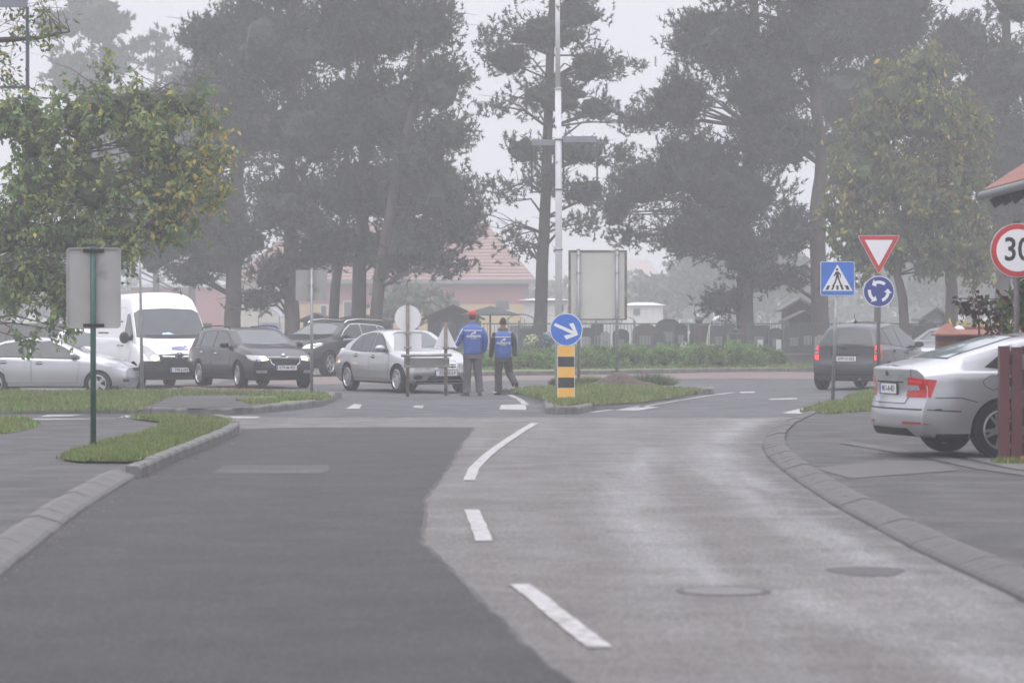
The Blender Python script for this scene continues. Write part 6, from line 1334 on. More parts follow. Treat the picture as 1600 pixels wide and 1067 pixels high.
c.patch('chrome_bar', [(-.42, .855), (-.42, .885), (-.11, .875), (-.11, .85)], M_chrome, 'front', off=.024, parent=g_); c.patch('chrome_bar', [(.42, .855), (.42, .885), (.11, .875), (.11, .85)], M_chrome, 'front', off=.024, parent=g_)
q = c.bvh.ray_cast(Vector((5, 0, .86)), Vector((-1, 0, 0)))[0]
bm = bmesh.new(); M4 = Matrix.Translation((q.x + .05, 0, .86)) @ Matrix.Rotation(R(90), 4, 'Y'); 
bmesh.ops.create_circle(bm, segments=4, radius=.001); bm.clear()
for k in range(24):
    pass
lathe(bm, [(.105, -.012), (.105, .012), (.085, .012), (.085, -.012), (.105, -.012)], 28, 'y', M=Matrix.Translation((q.x + .04, 0, .86)) @ Matrix.Rotation(R(90), 4, 'Z')); prism(bm, [(-.10, .02), (.01, .02), (.02, .005), (.10, -.02), (-.01, -.02), (-.02, -.005)], q.x + .035, q.x + .045, 'yz', 0, Matrix.Translation((0, 0, .86))); bobj('round_emblem', bm, M_chrome, g_)
c.patch('lower_intake', [(-.6, .33), (-.55, .42), (.55, .42), (.6, .33)], M_dark, 'front', off=.004)
# bonnet print: blue mountain shape and a word
MB1 = pm('print_light_blue', (.40, .50, .74), (.55, .62, .8), 8, .5); MB2 = pm('print_navy', (.10, .12, .32), None, rough=.5)
c.patch('mountain_print', [(-.55, 1.00), (-.46, 1.045), (-.37, 1.12), (-.30, 1.10), (-.25, 1.06), (-.22, 1.09), (-.17, 1.06), (-.12, 1.00), (-.3, 1.02), (-.42, 1.03)], MB1, 'front', off=.008)
def decal_text(car, txt, size, mat, view, cx, cz, sx=1.0, off=.006, parent=None, name='lettering', bold=.004, sg=1):
    o = text_mesh(name, txt, size, mat, parent or car.root, ext=0, bold=bold); me = o.data; o.rotation_euler = (0, 0, 0)
    sgx = 1 if view == 'front' else -1
    bm = bmesh.new(); bm.from_mesh(me); bmesh.ops.triangulate(bm, faces=bm.faces[:]); bad = []
    for v in bm.verts:
        a = cx + v.co.x * sx * (1 if view == 'front' else -1); b = cz + v.co.y
        h = car.bvh.ray_cast(Vector((5 * sgx, a, b)), Vector((-sgx, 0, 0)))[0]
        if h is None: bad.append(v)
        else: v.co = h + Vector((sgx * off, 0, 0))
    bm.to_mesh(me); bm.free(); me.materials.clear(); me.materials.append(mat); return o
decal_text(c, 'MESIĆ', .12, MB2, 'front', .08, 1.06, 1.3, .02)
bm = bmesh.new(); tube(bm, [(.75, .55, 2.44), (.62, .55, 2.66)], [.02, .005], 6); bobj('aerial', bm, M_plastic, c.root)
c.plate('E98-J-242', .52, y=.0)
c.place(PX(240, 77.2), 77.2, 180 - 21)

# black SUV
c = Car('black_suv', 'black suv with chrome roof rails turning behind the silver saloon', 'car', P_black, 4.66, 1.89,
        [(-2.33, 1.12), (-2.26, 1.25), (-1.95, 1.50), (-1.4, 1.57), (-.2, 1.61), (.25, 1.57), (1.02, 1.19), (1.6, 1.12), (2.1, 1.02), (2.33, .86)],
        [(-2.33, 1.02), (0, 1.04), (1.1, 1.03), (1.9, .95), (2.33, .78)], 2.873, 1.5, .36, plan=(.09, .13), low=.24, bulge=.035)
c.windows([[(-1.75, 1.12), (-1.55, 1.40), (-1.25, 1.45), (-1.25, 1.10)], [(-1.2, 1.10), (-1.2, 1.455), (-.36, 1.50), (-.34, 1.08)], [(-.28, 1.08), (-.30, 1.50), (.15, 1.48), (.50, 1.33), (.86, 1.10), (.84, 1.07)]], trim=M_chrome, td=.022)
ws_ = c.patch('windscreen', [(-.62, 1.22), (-.52, 1.48), (0, 1.545), (.52, 1.48), (.62, 1.22), (0, 1.195)], M_glass2, 'front', off=.012)
c.patch('rear_window', [(-.58, 1.2), (-.5, 1.45), (.5, 1.45), (.58, 1.2)], M_glass, 'rear', off=.01)
c.doors([[(-.30, .38), (-.30, 1.04), (-1.25, 1.06), (-1.3, .95), (-1.0, .75), (-.92, .38)], [(-.26, .38), (.88, .38), (.98, 1.02), (-.26, 1.035)]], [(-1.05, .95), (-.05, .93)])
c.wheels(M_alloy, 5, 'twin', rimr=.25, tw=.235, steer=R(8)); c.mirrors(.72, 1.12)
for y in (-1, 1):
    l = c.patch('headlamp', [(y * p[0], p[1]) for p in ((.44, .80), (.50, .92), (.82, .97), (.86, .90), (.78, .82))], M_lampglass, 'front', off=.012)
    c.patch('light_strip', [(y * p[0], p[1]) for p in ((.46, .805), (.52, .91), (.80, .955), (.80, .93), (.56, .88), (.53, .83), (.76, .84), (.76, .815))], M_drl, 'front', off=.018, parent=l)
c.patch('grille', [(-.30, .56), (-.42, .70), (-.34, .88), (.34, .88), (.42, .70), (.30, .56)], M_plastic, 'front', off=.01); c.patch('chrome_bar', [(-.38, .71), (-.38, .75), (.38, .75), (.38, .71)], M_chrome, 'front', off=.02)
for sg in (1, -1):
    bm = bmesh.new(); tube(bm, [(-1.75, sg * .66, 1.50), (-1.6, sg * .66, 1.60), (-.4, sg * .66, 1.64), (.2, sg * .65, 1.60), (.35, sg * .64, 1.52)], .022, 6); bobj('roof_rail', bm, M_chrome, c.root)
    c.patch('tail_lamp', [(-2.2, .9), (-2.2, 1.08), (-1.9, 1.06), (-1.95, .92)], M_red, 'side', sg, .006)
c.plate('', .46)
c.place(PX(520, 86.0), 86.0, 180 + 31)

# grey hatchback driving away on the right
c = Car('grey_hatchback', 'dark grey hatchback seen from behind with its brake lamps lit', 'car', P_grey, 3.85, 1.77,
        [(-1.925, 1.02), (-1.88, 1.12), (-1.62, 1.47), (-1.35, 1.55), (-.4, 1.60), (.15, 1.55), (1.05, 1.08), (1.4, 1.0), (1.7, .88), (1.925, .70)],
        [(-1.925, .96), (-.6, .99), (.4, .93), (1.1, .88), (1.6, .76), (1.925, .6)], 2.57, 1.22, .315, plan=(.07, .15), rear=((.2, .08), (.42, 0), (.66, .01), (.70, .05), (1.0, .06), (1.6, .10)), tum=.46, bulge=.035, bow=(.12, .25), low=.21)
c.windows([[(-1.62, 1.08), (-1.42, 1.36), (-1.2, 1.42), (-1.02, 1.06)], [(-.97, 1.05), (-1.14, 1.43), (-.42, 1.48), (-.35, 1.0)], [(-.29, 1.0), (-.36, 1.48), (.08, 1.46), (.40, 1.32), (.85, .98), (.80, .94)]], trim=M_plastic)
c.patch('windscreen', [(-.58, 1.10), (-.46, 1.45), (0, 1.5), (.46, 1.45), (.58, 1.10)], M_glass2, 'front', off=.012)
rwp = [(-.66, 1.035), (-.56, 1.26), (-.47, 1.41), (0, 1.455), (.47, 1.41), (.56, 1.26), (.66, 1.035), (0, 1.02)]
c.patch('rear_window', rwp, M_glass, 'rear', off=.010)
tg = [(-.60, .50), (-.655, .66), (-.655, 1.0), (0, .985), (.655, 1.0), (.655, .66), (.60, .50)]
d = c.patch('tailgate', tg, P_grey, 'rear', off=.006); c.patch('tailgate_seal', c.grow(tg, .012), M_dark, 'rear', off=.002, parent=d, skirt=False)
c.patch('handle_recess', [(-.36, .80), (-.36, .84), (.36, .84), (.36, .80)], M_plastic, 'rear', off=.009, parent=d, skirt=False)
c.patch('badge', [(-.05 + 0, .93), (.0, .985), (.09, .985), (.09, .93)], M_plastic, 'rear', off=.012, parent=d); c.patch('rear_wiper', [(.09, 1.045), (.09, 1.065), (-.42, 1.055), (-.42, 1.04)], M_plastic, 'rear', off=.02)
for y in (-1, 1):
    l = c.patch('tail_lamp', [(y * p[0], p[1]) for p in ((.68, .68), (.665, .80), (.70, 1.05), (.745, 1.07), (.80, .95), (.82, .80), (.79, .69))], M_red, 'rear', off=.012)
    c.patch('lit_lens', [(y * p[0], p[1]) for p in ((.69, .70), (.68, .82), (.80, .82), (.78, .72))], M_redlit, 'rear', off=.018, parent=l); c.patch('lit_lens', [(y * p[0], p[1]) for p in ((.695, .93), (.71, 1.04), (.745, 1.05), (.785, .94))], M_redlit, 'rear', off=.018, parent=l)
    c.patch('clear_band', [(y * p[0], p[1]) for p in ((.685, .85), (.69, .90), (.80, .90), (.81, .85))], M_lampglass, 'rear', off=.018, parent=l)
    c.patch('side_lamp', [(y * 0 - 1.80, .72), (-1.82, 1.04), (-1.72, 1.06), (-1.66, .90), (-1.70, .74)], M_red, 'side', y, .008)
c.patch('bumper_groove', [(-.8, .355), (-.8, .375), (.8, .375), (.8, .355)], M_dark, 'rear', off=.002, skirt=False); c.patch('bumper_lip', [(-.82, .465), (-.82, .49), (.82, .49), (.82, .465)], P_grey, 'rear', off=.02)
c.doors([[(-.31, .33), (-.31, .99), (-1.0, 1.04), (-1.22, .98), (-1.0, .72), (-.95, .33)], [(-.27, .33), (.72, .33), (.85, .90), (-.27, .98)]], [(-.95, .90), (-.05, .86)])
c.wheels(M_alloy, 7, 'wide', rimr=.2); c.mirrors(.65, 1.02)
c.plate('K99-O-025', .73, 'rear')
bm = bmesh.new(); tube(bm, [(-1.25, 0, 1.55), (-1.22, 0, 1.60)], .035, 8); tube(bm, [(-1.22, 0, 1.58), (-1.32, 0, 1.78)], [.01, .004], 5); bobj('aerial', bm, M_plastic, c.root)
bm = bmesh.new(); tube(bm, [(-1.7, -.35, .27), (-1.93, -.35, .25)], .03, 10); bobj('exhaust', bm, M_rusty, c.root)
c.place(PX(1365, 69.8), 69.8, 27)

# silver saloon on the forecourt, tail to the camera
c = Car('parked_silver_liftback', 'silver liftback seen from behind on the forecourt beside the red gate', 'car', P_silver, 4.67, 1.81,
        [(-2.335, 1.03), (-2.28, 1.07), (-2.1, 1.10), (-1.8, 1.15), (-.95, 1.40), (-.35, 1.455), (.2, 1.43), (1.05, 1.05), (1.65, .95), (2.1, .82), (2.335, .7)],
        [(-2.335, .965), (-1.9, 1.0), (-1.2, 1.0), (0, .94), (1.05, .90), (1.9, .78), (2.335, .62)], 2.686, 1.43, .328, plan=(.08, .14), tum=.42, bulge=.03, ins=.035, bow=(.17, .26),
        rear=((.22, .09), (.34, .01), (.50, .0), (.60, .005), (.64, .045), (.80, .06), (.93, .035), (1.03, .03), (1.12, .10)), low=.23, roofk=7)
c.windows([[(-1.42, 1.05), (-1.22, 1.17), (-.98, 1.255), (-.98, 1.0)], [(-.93, .99), (-.93, 1.265), (-.40, 1.345), (-.38, .96)], [(-.32, .96), (-.34, 1.345), (.12, 1.34), (.45, 1.20), (.88, .94), (.86, .92)]], trim=M_plastic, td=.022)
rwt = [(-1.78, -.52), (-1.82, 0), (-1.78, .52), (-1.3, .50), (-.86, .45), (-.84, 0), (-.86, -.45), (-1.3, -.50)]
w_ = c.patch('rear_window', [(-1.76, -.50), (-1.80, 0), (-1.76, .50), (-1.3, .48), (-.93, .435), (-.915, 0), (-.93, -.435), (-1.3, -.48)], pm('tinted_rear_glass', (.16, .24, .235), (.11, .17, .17), 1, .04, spec=.8, coat=.6), 'top', off=.007)
c.patch('rear_window_border', c.grow(rwt, .012), M_plastic, 'top', off=.0035, parent=w_)
c.patch('windscreen', [(-.58, 1.09), (-.48, 1.33), (0, 1.39), (.48, 1.33), (.58, 1.09)], M_glass2, 'front', off=.012)
bl_ = [(-.50, .625), (-.585, .87), (-.60, 1.03), (0, 1.045), (.60, 1.03), (.585, .87), (.50, .625)]
d = c.patch('boot_lid', [(-.47, .63), (-.57, .84), (-.575, 1.035), (0, 1.05), (.575, 1.035), (.57, .84), (.47, .63)], P_silver, 'rear', off=.007, cell=.035)
c.patch('boot_seal', c.grow([(-.47, .63), (-.57, .84), (-.575, 1.035), (0, 1.05), (.575, 1.035), (.57, .84), (.47, .63)], .011), M_dark, 'rear', off=.002, parent=d, skirt=False, cell=.035)
c.patch('plate_recess', [(-.36, .70), (-.42, .865), (.42, .865), (.36, .70)], P_silver2, 'rear', off=.0085, parent=d, skirt=False); c.patch('recess_edge', [(-.42, .862), (-.42, .875), (.42, .875), (.42, .862)], M_dark, 'rear', off=.010, parent=d, skirt=False)
for y in (-1, 1):
    lp_ = [(y * p[0], p[1]) for p in ((.465, .70), (.52, .925), (.58, .93), (.815, .905), (.815, .70))]
    l = c.patch('tail_lamp', lp_, M_red, 'rear', off=.010, cell=.03); l2 = c.patch('side_lamp', [(-2.215, .70), (-2.215, .917), (-2.03, .90), (-2.11, .70)], M_red, 'side', y, .010, cell=.03)
    c.patch('clear_band', [(y * p[0], p[1]) for p in ((.50, .77), (.51, .835), (.70, .835), (.72, .78))], M_lampglass, 'rear', off=.016, parent=l, cell=.03)
    c.patch('bright_bar', [(y * p[0], p[1]) for p in ((.53, .87), (.54, .90), (.78, .885), (.77, .855))], M_redlit if False else pm('bright_red', (.72, .03, .025), None, rough=.2, coat=.4), 'rear', off=.016, parent=l, cell=.03)
    c.patch('reflector', [(y * p[0], p[1]) for p in ((.45, .385), (.46, .42), (.80, .415), (.78, .39))], pm('dull_red', (.25, .02, .025), None, rough=.3), 'rear', off=.008, cell=.03); c.patch('reflector', [(-2.27, .39), (-2.27, .415), (-2.08, .39)], pm('dull_red', (.25, .02, .025)), 'side', y, .008, cell=.03)
for sg in (1, -1): c.patch('bumper_seam', [(-2.2, .555), (-2.2, .568), (-1.75, .545), (-1.75, .532)], M_dark, 'side', sg, .0015, skirt=False); c.patch('body_seam', [(-2.06, .69), (-2.06, .70), (-1.75, .70), (-1.55, .65), (-1.55, .64), (-1.75, .69)], M_dark, 'side', sg, .0012, skirt=False)
c.patch('bumper_seam', [(-.86, .553), (-.86, .570), (.86, .570), (.86, .553)], M_dark, 'rear', off=.0015, skirt=False)
c.patch('diffuser', [(-.62, .25), (-.52, .34), (.52, .34), (.62, .25)], M_plastic, 'rear', off=.01)
c.patch('lower_trim', [(-.85, .235), (-.85, .25), (.85, .25), (.85, .235)], M_plastic, 'rear', off=.008)
c.patch('fuel_flap', [(-1.36 + .10 * math.cos(a) + .02 * math.cos(3 * a), .87 + .085 * math.sin(a)) for a in [k * math.pi / 8 for k in range(16)]], P_silver, 'side', -1, .003); c.patch('flap_seal', [(-1.36 + .108 * math.cos(a) + .02 * math.cos(3 * a), .87 + .092 * math.sin(a)) for a in [k * math.pi / 8 for k in range(16)]], M_dark, 'side', -1, .001, skirt=False)
q = c.bvh.ray_cast(Vector((-5, 0, .96)), Vector((1, 0, 0)))[0]
bm = bmesh.new(); lathe(bm, [(.0, .010), (.026, .010), (.03, .004)], 16, 'y', M=Matrix.Translation((q.x - .006, 0, .965)) @ Matrix.Rotation(R(90), 4, 'Z')); prism(bm, [(-.02, -.006), (.016, -.02), (.024, .0), (.006, .03), (.0, .004)], q.x - .024, q.x - .012, 'yz', 0, Matrix.Translation((0, 0, .965))); bobj('round_badge', bm, pm('dark_badge', (.08, .085, .09), None, rough=.3, metal=.6), d)
decal_text(c, 'ŠKODA', .042, M_chrome, 'rear', -.40, .905, 1.35, .012, d, 'lettering', .002)
c.doors([[(-.36, .32), (-.36, .93), (-.95, .97), (-1.3, .96), (-1.34, .90), (-1.05, .70), (-.92, .32)], [(-.32, .32), (.86, .32), (.95, .88), (-.32, .925)]], [(-1.05, .84), (-.1, .82)])
c.wheels(M_alloy, 5, 'twin', rimr=.228, tw=.225); c.mirrors(.72, .98)
c.plate('M11-A-421', .79, 'rear', offx=.016)
c.place(0, 0, 0)
th = R(76); near = Vector((PX(1560, 33.95), 33.95)); hd = Vector((math.sin(th), math.cos(th))); rt = Vector((math.cos(th), -math.sin(th)))
ctr = near - rt * .79 + hd * 1.256; c.place(ctr.x, ctr.y, 76, PT)

# silver liftback on the left, side on
c = Car('silver_liftback', 'silver liftback side on behind the far left verge, cut by the left edge', 'car', P_silver, 4.48, 1.71,
        [(-2.24, 1.02), (-2.15, 1.06), (-1.75, 1.12), (-1.0, 1.38), (-.3, 1.46), (.25, 1.43), (1.12, 1.05), (1.6, .97), (2.0, .86), (2.24, .72)],
        [(-2.24, .94), (-1.0, .96), (0, .93), (1.1, .90), (1.8, .80), (2.24, .64)], 2.6, 1.38, .31, plan=(.09, .16))
c.windows([[(-1.52, 1.02), (-1.36, 1.13), (-1.22, 1.20), (-1.18, .99)], [(-1.14, .985), (-1.18, 1.21), (-.88, 1.32), (-.40, 1.375), (-.33, .965)], [(-.27, .96), (-.34, 1.375), (.12, 1.35), (.5, 1.19), (.92, .96), (.90, .935)]], mat=M_glass2, trim=M_plastic, td=.022)
c.patch('windscreen', [(-.55, 1.09), (-.45, 1.33), (0, 1.40), (.45, 1.33), (.55, 1.09)], M_glass2, 'front', off=.012)
c.doors([[(-.30, .34), (-.30, .945), (-1.2, .965), (-1.22, .9), (-.98, .66), (-.9, .34)], [(-.26, .34), (.86, .34), (.93, .90), (-.26, .94)]], [(-.98, .84), (-.08, .82)])
c.wheels(M_alloy, 5, 'wide', rimr=.215); c.mirrors(.78, .99)
for y in (-1, 1):
    l = c.patch('headlamp', [(y * p[0], p[1]) for p in ((.42, .68), (.45, .80), (.78, .83), (.78, .70))], M_lampglass, 'front', off=.01); c.patch('side_lamp', [(1.86, .74), (1.80, .83), (2.04, .80), (2.06, .70)], M_lampglass, 'side', y, .008)
    c.patch('sill_trim', [(-.85, .24), (-.85, .32), (1.0, .32), (1.0, .24)], M_signback, 'side', y, .006); c.patch('fog_lamp', [(2.0, .36), (2.0, .43), (2.12, .43), (2.12, .36)], M_plastic, 'side', y, .006)
c.patch('grille', [(-.33, .62), (-.37, .75), (.37, .75), (.33, .62)], M_plastic, 'front', off=.01)
c.place(PX(78, 73.5), 73.5, 94)

# small white car behind, mostly hidden
c = Car('white_hatchback', 'small white hatchback facing the camera between the silver car and the van', 'car', P_white, 3.9, 1.72,
        [(-1.95, 1.1), (-1.7, 1.5), (-1.2, 1.60), (0, 1.62), (.35, 1.55), (1.1, 1.1), (1.5, 1.0), (1.8, .88), (1.95, .72)],
        [(-1.95, 1.0), (0, .98), (1.1, .92), (1.7, .8), (1.95, .62)], 2.5, 1.2, .31, tum=.28)
c.windows([[(-1.4, 1.05), (-1.3, 1.42), (-.35, 1.48), (-.3, 1.02)], [(-.24, 1.02), (-.28, 1.48), (.25, 1.45), (.8, 1.05), (.8, 1.0)]], trim=M_plastic)
c.patch('windscreen', [(-.60, 1.12), (-.52, 1.46), (0, 1.53), (.52, 1.46), (.60, 1.12)], M_glass2, 'front', off=.012)
for y in (-1, 1): c.patch('headlamp', [(y * p[0], p[1]) for p in ((.45, .66), (.48, .80), (.76, .84), (.78, .68))], M_lampglass, 'front', off=.01)
c.patch('grille', [(-.33, .60), (-.37, .72), (.37, .72), (.33, .60)], M_plastic, 'front', off=.01); c.wheels(M_alloy, 5, 'wide', rimr=.2); c.mirrors(.68, 1.05)
c.plate('', .48)
c.place(PX(128, 86), 86, 180 - 6)

# silver car far right behind the hatchback
c = Car('distant_silver_car', 'distant silver car glimpsed between the grey hatchback and the brick pillar', 'car', P_silver, 4.3, 1.75,
        [(-2.15, .98), (-1.6, 1.05), (-.8, 1.38), (-.2, 1.43), (.2, 1.4), (1.05, 1.03), (1.6, .93), (2.0, .82), (2.15, .68)],
        [(-2.15, .9), (0, .92), (1.1, .88), (1.8, .76), (2.15, .6)], 2.6, 1.3, .31)
c.windows([[(-1.1, 1.0), (-.8, 1.24), (-.3, 1.33), (-.3, .96)], [(-.24, .95), (-.24, 1.34), (.15, 1.33), (.8, .96), (.8, .93)]], trim=M_plastic)
c.patch('windscreen', [(-.56, 1.06), (-.46, 1.30), (0, 1.37), (.46, 1.30), (.56, 1.06)], M_glass2, 'front', off=.012)
for y in (-1, 1):
    l = c.patch('headlamp', [(y * p[0], p[1]) for p in ((.42, .64), (.45, .78), (.78, .80), (.78, .66))], M_lampglass, 'front', off=.01); c.patch('lit_lens', [(y * p[0], p[1]) for p in ((.50, .66), (.50, .75), (.62, .75), (.62, .66))], M_lit, 'front', off=.016, parent=l)
c.patch('grille', [(-.33, .58), (-.37, .74), (.37, .74), (.33, .58)], M_plastic, 'front', off=.01); c.wheels(M_alloy, 5, 'wide', rimr=.2); c.mirrors(.72, .96)
c.plate('', .46)
c.place(PX(1486, 84), 84, 180 + 32)
# ------------------------------------------------------------------ the two men
def skin_mesh(name, pts, edges, root_i, mat, parent, sub=2):
    """pts: (x, y, z, rx[, ry])"""
    me = bpy.data.meshes.new(name); me.from_pydata([p[:3] for p in pts], edges, []); o = link(name, me)
    o.modifiers.new('s', 'SKIN'); sv = me.skin_vertices[0].data
    for i, p in enumerate(pts): sv[i].radius = (p[3], p[4] if len(p) > 4 else p[3]); sv[i].use_root = (i == root_i)
    sb = o.modifiers.new('u', 'SUBSURF'); sb.levels = sub; sb.render_levels = sub
    dg = bpy.context.evaluated_depsgraph_get(); dg.update(); m2_ = bpy.data.meshes.new_from_object(o.evaluated_get(dg)); bpy.data.objects.remove(o)
    m2_.name = name; m2_.materials.clear(); m2_.materials.append(mat); m2_.polygons.foreach_set('use_smooth', [True] * len(m2_.polygons)); return link(name, m2_, parent)
def ringloft(name, rings, mat, parent, seg=28, cap=(True, True), fold=0.0, seed=0, two=None):
    """rings: (cx, cy, cz, rx, ry[, power]) stacked upward"""
    bm = bmesh.new(); R_ = []; rnd = random.Random(seed)
    for i, r in enumerate(rings):
        p = r[5] if len(r) > 5 else 2.0; ring = []
        for k in range(seg):
            a = 2 * math.pi * k / seg; c, s = math.cos(a), math.sin(a); q = (abs(c) ** p + abs(s) ** p) ** (-1 / p)
            w = 1 + fold * math.sin(a * 5 + i * 1.1 + seed) * .5 + fold * math.sin(a * 9 - i * .8) * .3 + rnd.uniform(-fold, fold) * .25
            ring.append(bm.verts.new((r[0] + c * q * r[3] * w, r[1] + s * q * r[4] * w, r[2])))
        R_.append(ring)
    for i in range(len(R_) - 1):
        for k in range(seg): bm.faces.new((R_[i][k], R_[i][(k + 1) % seg], R_[i + 1][(k + 1) % seg], R_[i + 1][k]))
    if cap[0]: bm.faces.new(R_[0][::-1])
    if cap[1]: bm.faces.new(R_[-1])
    return bobj(name, bm, mat, parent, 50)
def limbloft(name, path, rads, mat, parent, seg=14, fold=.03, seed=0, flat=1.0):
    """cloth tube round a limb with small folds"""
    rnd = random.Random(seed); P_ = []; RR = []
    for i in range(len(path) - 1):
        for k in range(6):
            t = k / 6; P_.append(Vector(path[i]).lerp(Vector(path[i + 1]), t)); RR.append(lerp(rads[i], rads[i + 1], t))
    P_.append(Vector(path[-1])); RR.append(rads[-1])
    # soften the bends
    for _ in range(2): P_ = [P_[0]] + [(P_[i - 1] + P_[i] * 2 + P_[i + 1]) / 4 for i in range(1, len(P_) - 1)] + [P_[-1]]
    RR = [r * (1 + fold * math.sin(i * 1.9 + seed) + rnd.uniform(-fold, fold) * .6) for i, r in enumerate(RR)]
    bm = bmesh.new(); tube(bm, P_, RR, seg); return bobj(name, bm, mat, parent, 60)
def hand_pts(w, d, side, s=1.0, curl=.5, palmn=Vector((0, 1, 0))):
    """palm, four fingers and thumb as skin points starting at the wrist; d: direction of the hand, side: towards the thumb"""
    pts, ed = [], []; d = d.normalized(); side = (side - d * side.dot(d)).normalized(); n = d.cross(side)
    def add(v, r, p): pts.append((v.x, v.y, v.z, r * s)); i = len(pts) - 1; (ed.append((p, i)) if p is not None else None); return i
    a = add(w, .026, None); b = add(w + d * .05 * s, .03, a)
    for k, (off, ln) in enumerate(((.030, .070), (.010, .078), (-.010, .072), (-.029, .056))):
        k0 = w + d * .085 * s + side * off * s; i0 = add(k0, .0115, b); k1 = k0 + (d * .6 + n * curl * .4) * ln * .5 * s * 1.2; i1 = add(k1, .0095, i0); k2 = k1 + (d * (1 - curl) + n * curl) * ln * .5 * s; add(k2, .0080, i1)
    t0 = w + d * .035 * s + side * .036 * s; i0 = add(t0, .013, a); t1 = t0 + (d * .6 + side * .6) * .035 * s; i1 = add(t1, .011, i0); add(t1 + (d * .9 + n * .35) * .03 * s, .009, i1)
    return pts, ed
M_skin = pm('skin', (.33, .19, .14), (.29, .16, .115), 8, .55); M_hair = pm('dark_hair', (.02, .016, .014), (.035, .03, .026), 40, .8, bump=.6, bscale=120)
M_jack = pm('jacket_blue', (.045, .11, .37), (.036, .09, .31), 3, .62, bump=.35, bscale=14); M_trou = pm('trouser_grey', (.105, .10, .115), (.08, .077, .09), 4, .85, bump=.5, bscale=12); M_trou2 = pm('trouser_dark', (.05, .046, .048), (.036, .034, .036), 4, .85, bump=.5, bscale=12)
M_sleeve = pm('dark_sleeve', (.028, .03, .027), (.02, .021, .02), 6, .85, bump=.4, bscale=20); M_shoe = pm('shoe', (.016, .015, .016), None, rough=.5); M_cap = pm('cap_red', (.55, .035, .03), (.48, .03, .028), 4, .7); M_refl = pm('reflective_tape', (.62, .62, .64), None, rough=.45); M_scarf = pm('scarf', (.06, .06, .035), (.13, .12, .05), 45, .95, bump=.8)
def shoe(parent, ankle, toe_dir, pitch=0.0, name='shoe'):
    bm = bmesh.new(); seg = 12; prof = [(-.075, .034, .045), (-.05, .042, .075), (0, .042, .085), (.06, .045, .062), (.13, .050, .045), (.175, .046, .034), (.20, .022, .018)]
    rows = []
    for x, w, h in prof: rows.append([bm.verts.new((x, math.cos(a) * w, max(0.0, h * .5 + math.sin(a) * h * .52))) for a in [2 * math.pi * k / seg for k in range(seg)]])
    for i in range(len(rows) - 1):
        for k in range(seg): bm.faces.new((rows[i][k], rows[i + 1][k], rows[i + 1][(k + 1) % seg], rows[i][(k + 1) % seg]))
    bm.faces.new(rows[0]); bm.faces.new(rows[-1][::-1]); fixn(bm)
    o = bobj(name, bm, M_shoe, parent, 60, loc=tuple(ankle)); o.rotation_euler = (0, pitch, math.atan2(toe_dir[1], toe_dir[0])); return o
def head_bits(root, hx, hy, hz, s, face_dir=1):
    """ears, nose and brow on a head centred at (hx, hy, hz); the face looks along +y (away from the camera)"""
    for sg in (-1, 1):
        bm = bmesh.new(); bmesh.ops.create_uvsphere(bm, u_segments=10, v_segments=8, radius=1)
        for v in bm.verts: v.co = Vector((hx + sg * .079 * s + v.co.x * .011, hy + .0 + v.co.y * .018 * s, hz - .005 + v.co.z * .032 * s))
        bobj('ear', bm, M_skin, root, 60)
    bm = bmesh.new(); v = [bm.verts.new(c) for c in ((hx - .014, hy + .088 * s, hz - .03), (hx + .014, hy + .088 * s, hz - .03), (hx, hy + .115 * s, hz - .028), (hx, hy + .092 * s, hz + .02))]
    for f in ((0, 2, 3), (2, 1, 3), (0, 1, 2), (0, 3, 1)): bm.faces.new([v[i] for i in f])
    fixn(bm); bobj('nose', bm, M_skin, root, 60)
    for sg in (-1, 1):
        bm = bmesh.new(); bmesh.ops.create_uvsphere(bm, u_segments=8, v_segments=6, radius=.011)
        for v_ in bm.verts: v_.co += Vector((hx + sg * .03 * s, hy + .084 * s, hz + .012))
        bobj('eye', bm, M_blk, root, 60)
    bm = bmesh.new(); box(bm, hx - .022, hx + .022, hy + .082 * s, hy + .092 * s, hz - .062, hz - .056); bobj('mouth', bm, M_red, root)
def head_mesh(root, hx, hy, hz, s, name='head'):
    bm = bmesh.new(); bmesh.ops.create_uvsphere(bm, u_segments=20, v_segments=16, radius=1)
    for v in bm.verts:
        x, y, z = v.co; w = .076 * (1 - .22 * max(0, -z) ** 1.5); v.co = Vector((hx + x * w * s, hy + (y * (.096 - .012 * max(0, -z))) * s + (.008 if z < 0 and y > 0 else 0), hz + z * .118 * s))
    return bm

# tall man in the red cap: stands with his back to us, left hand out to the sign frame
Y = 63.2; k_ = 1.0; t = empty('person', (PX(738.5, Y), Y, 0), label='man in a red cap and blue jacket with grey trousers, reaching to the sign frame', cat='person')
L = lambda x, y, z, *r: (x, y, z) + r
S = 1.81 / 1.80
hip = .93; sh = 1.47
body = [L(0, 0, .98, .15, .11), L(0, .0, 1.18, .145, .105), L(0, -.005, 1.38, .165, .11), L(0, .0, 1.50, .07, .07), L(0, .02, 1.58, .055, .058),
        L(0, .03, 1.665, .078, .092), L(0, .03, 1.735, .072, .09),
        L(-.19, 0, 1.45, .062), L(-.285, .03, 1.20, .05), L(-.36, -.02, 1.115, .04), L(-.445, -.03, 1.055, .03),
        L(.19, 0, 1.45, .062), L(.26, .02, 1.18, .05), L(.24, .10, .98, .038), L(.225, .14, .92, .03),
        L(-.10, 0, .88, .095), L(-.115, .01, .50, .065), L(-.13, .0, .10, .042), L(-.135, .10, .04, .035),
        L(.10, 0, .88, .095), L(.12, .03, .50, .065), L(.135, .02, .10, .042), L(.14, .12, .04, .035)]
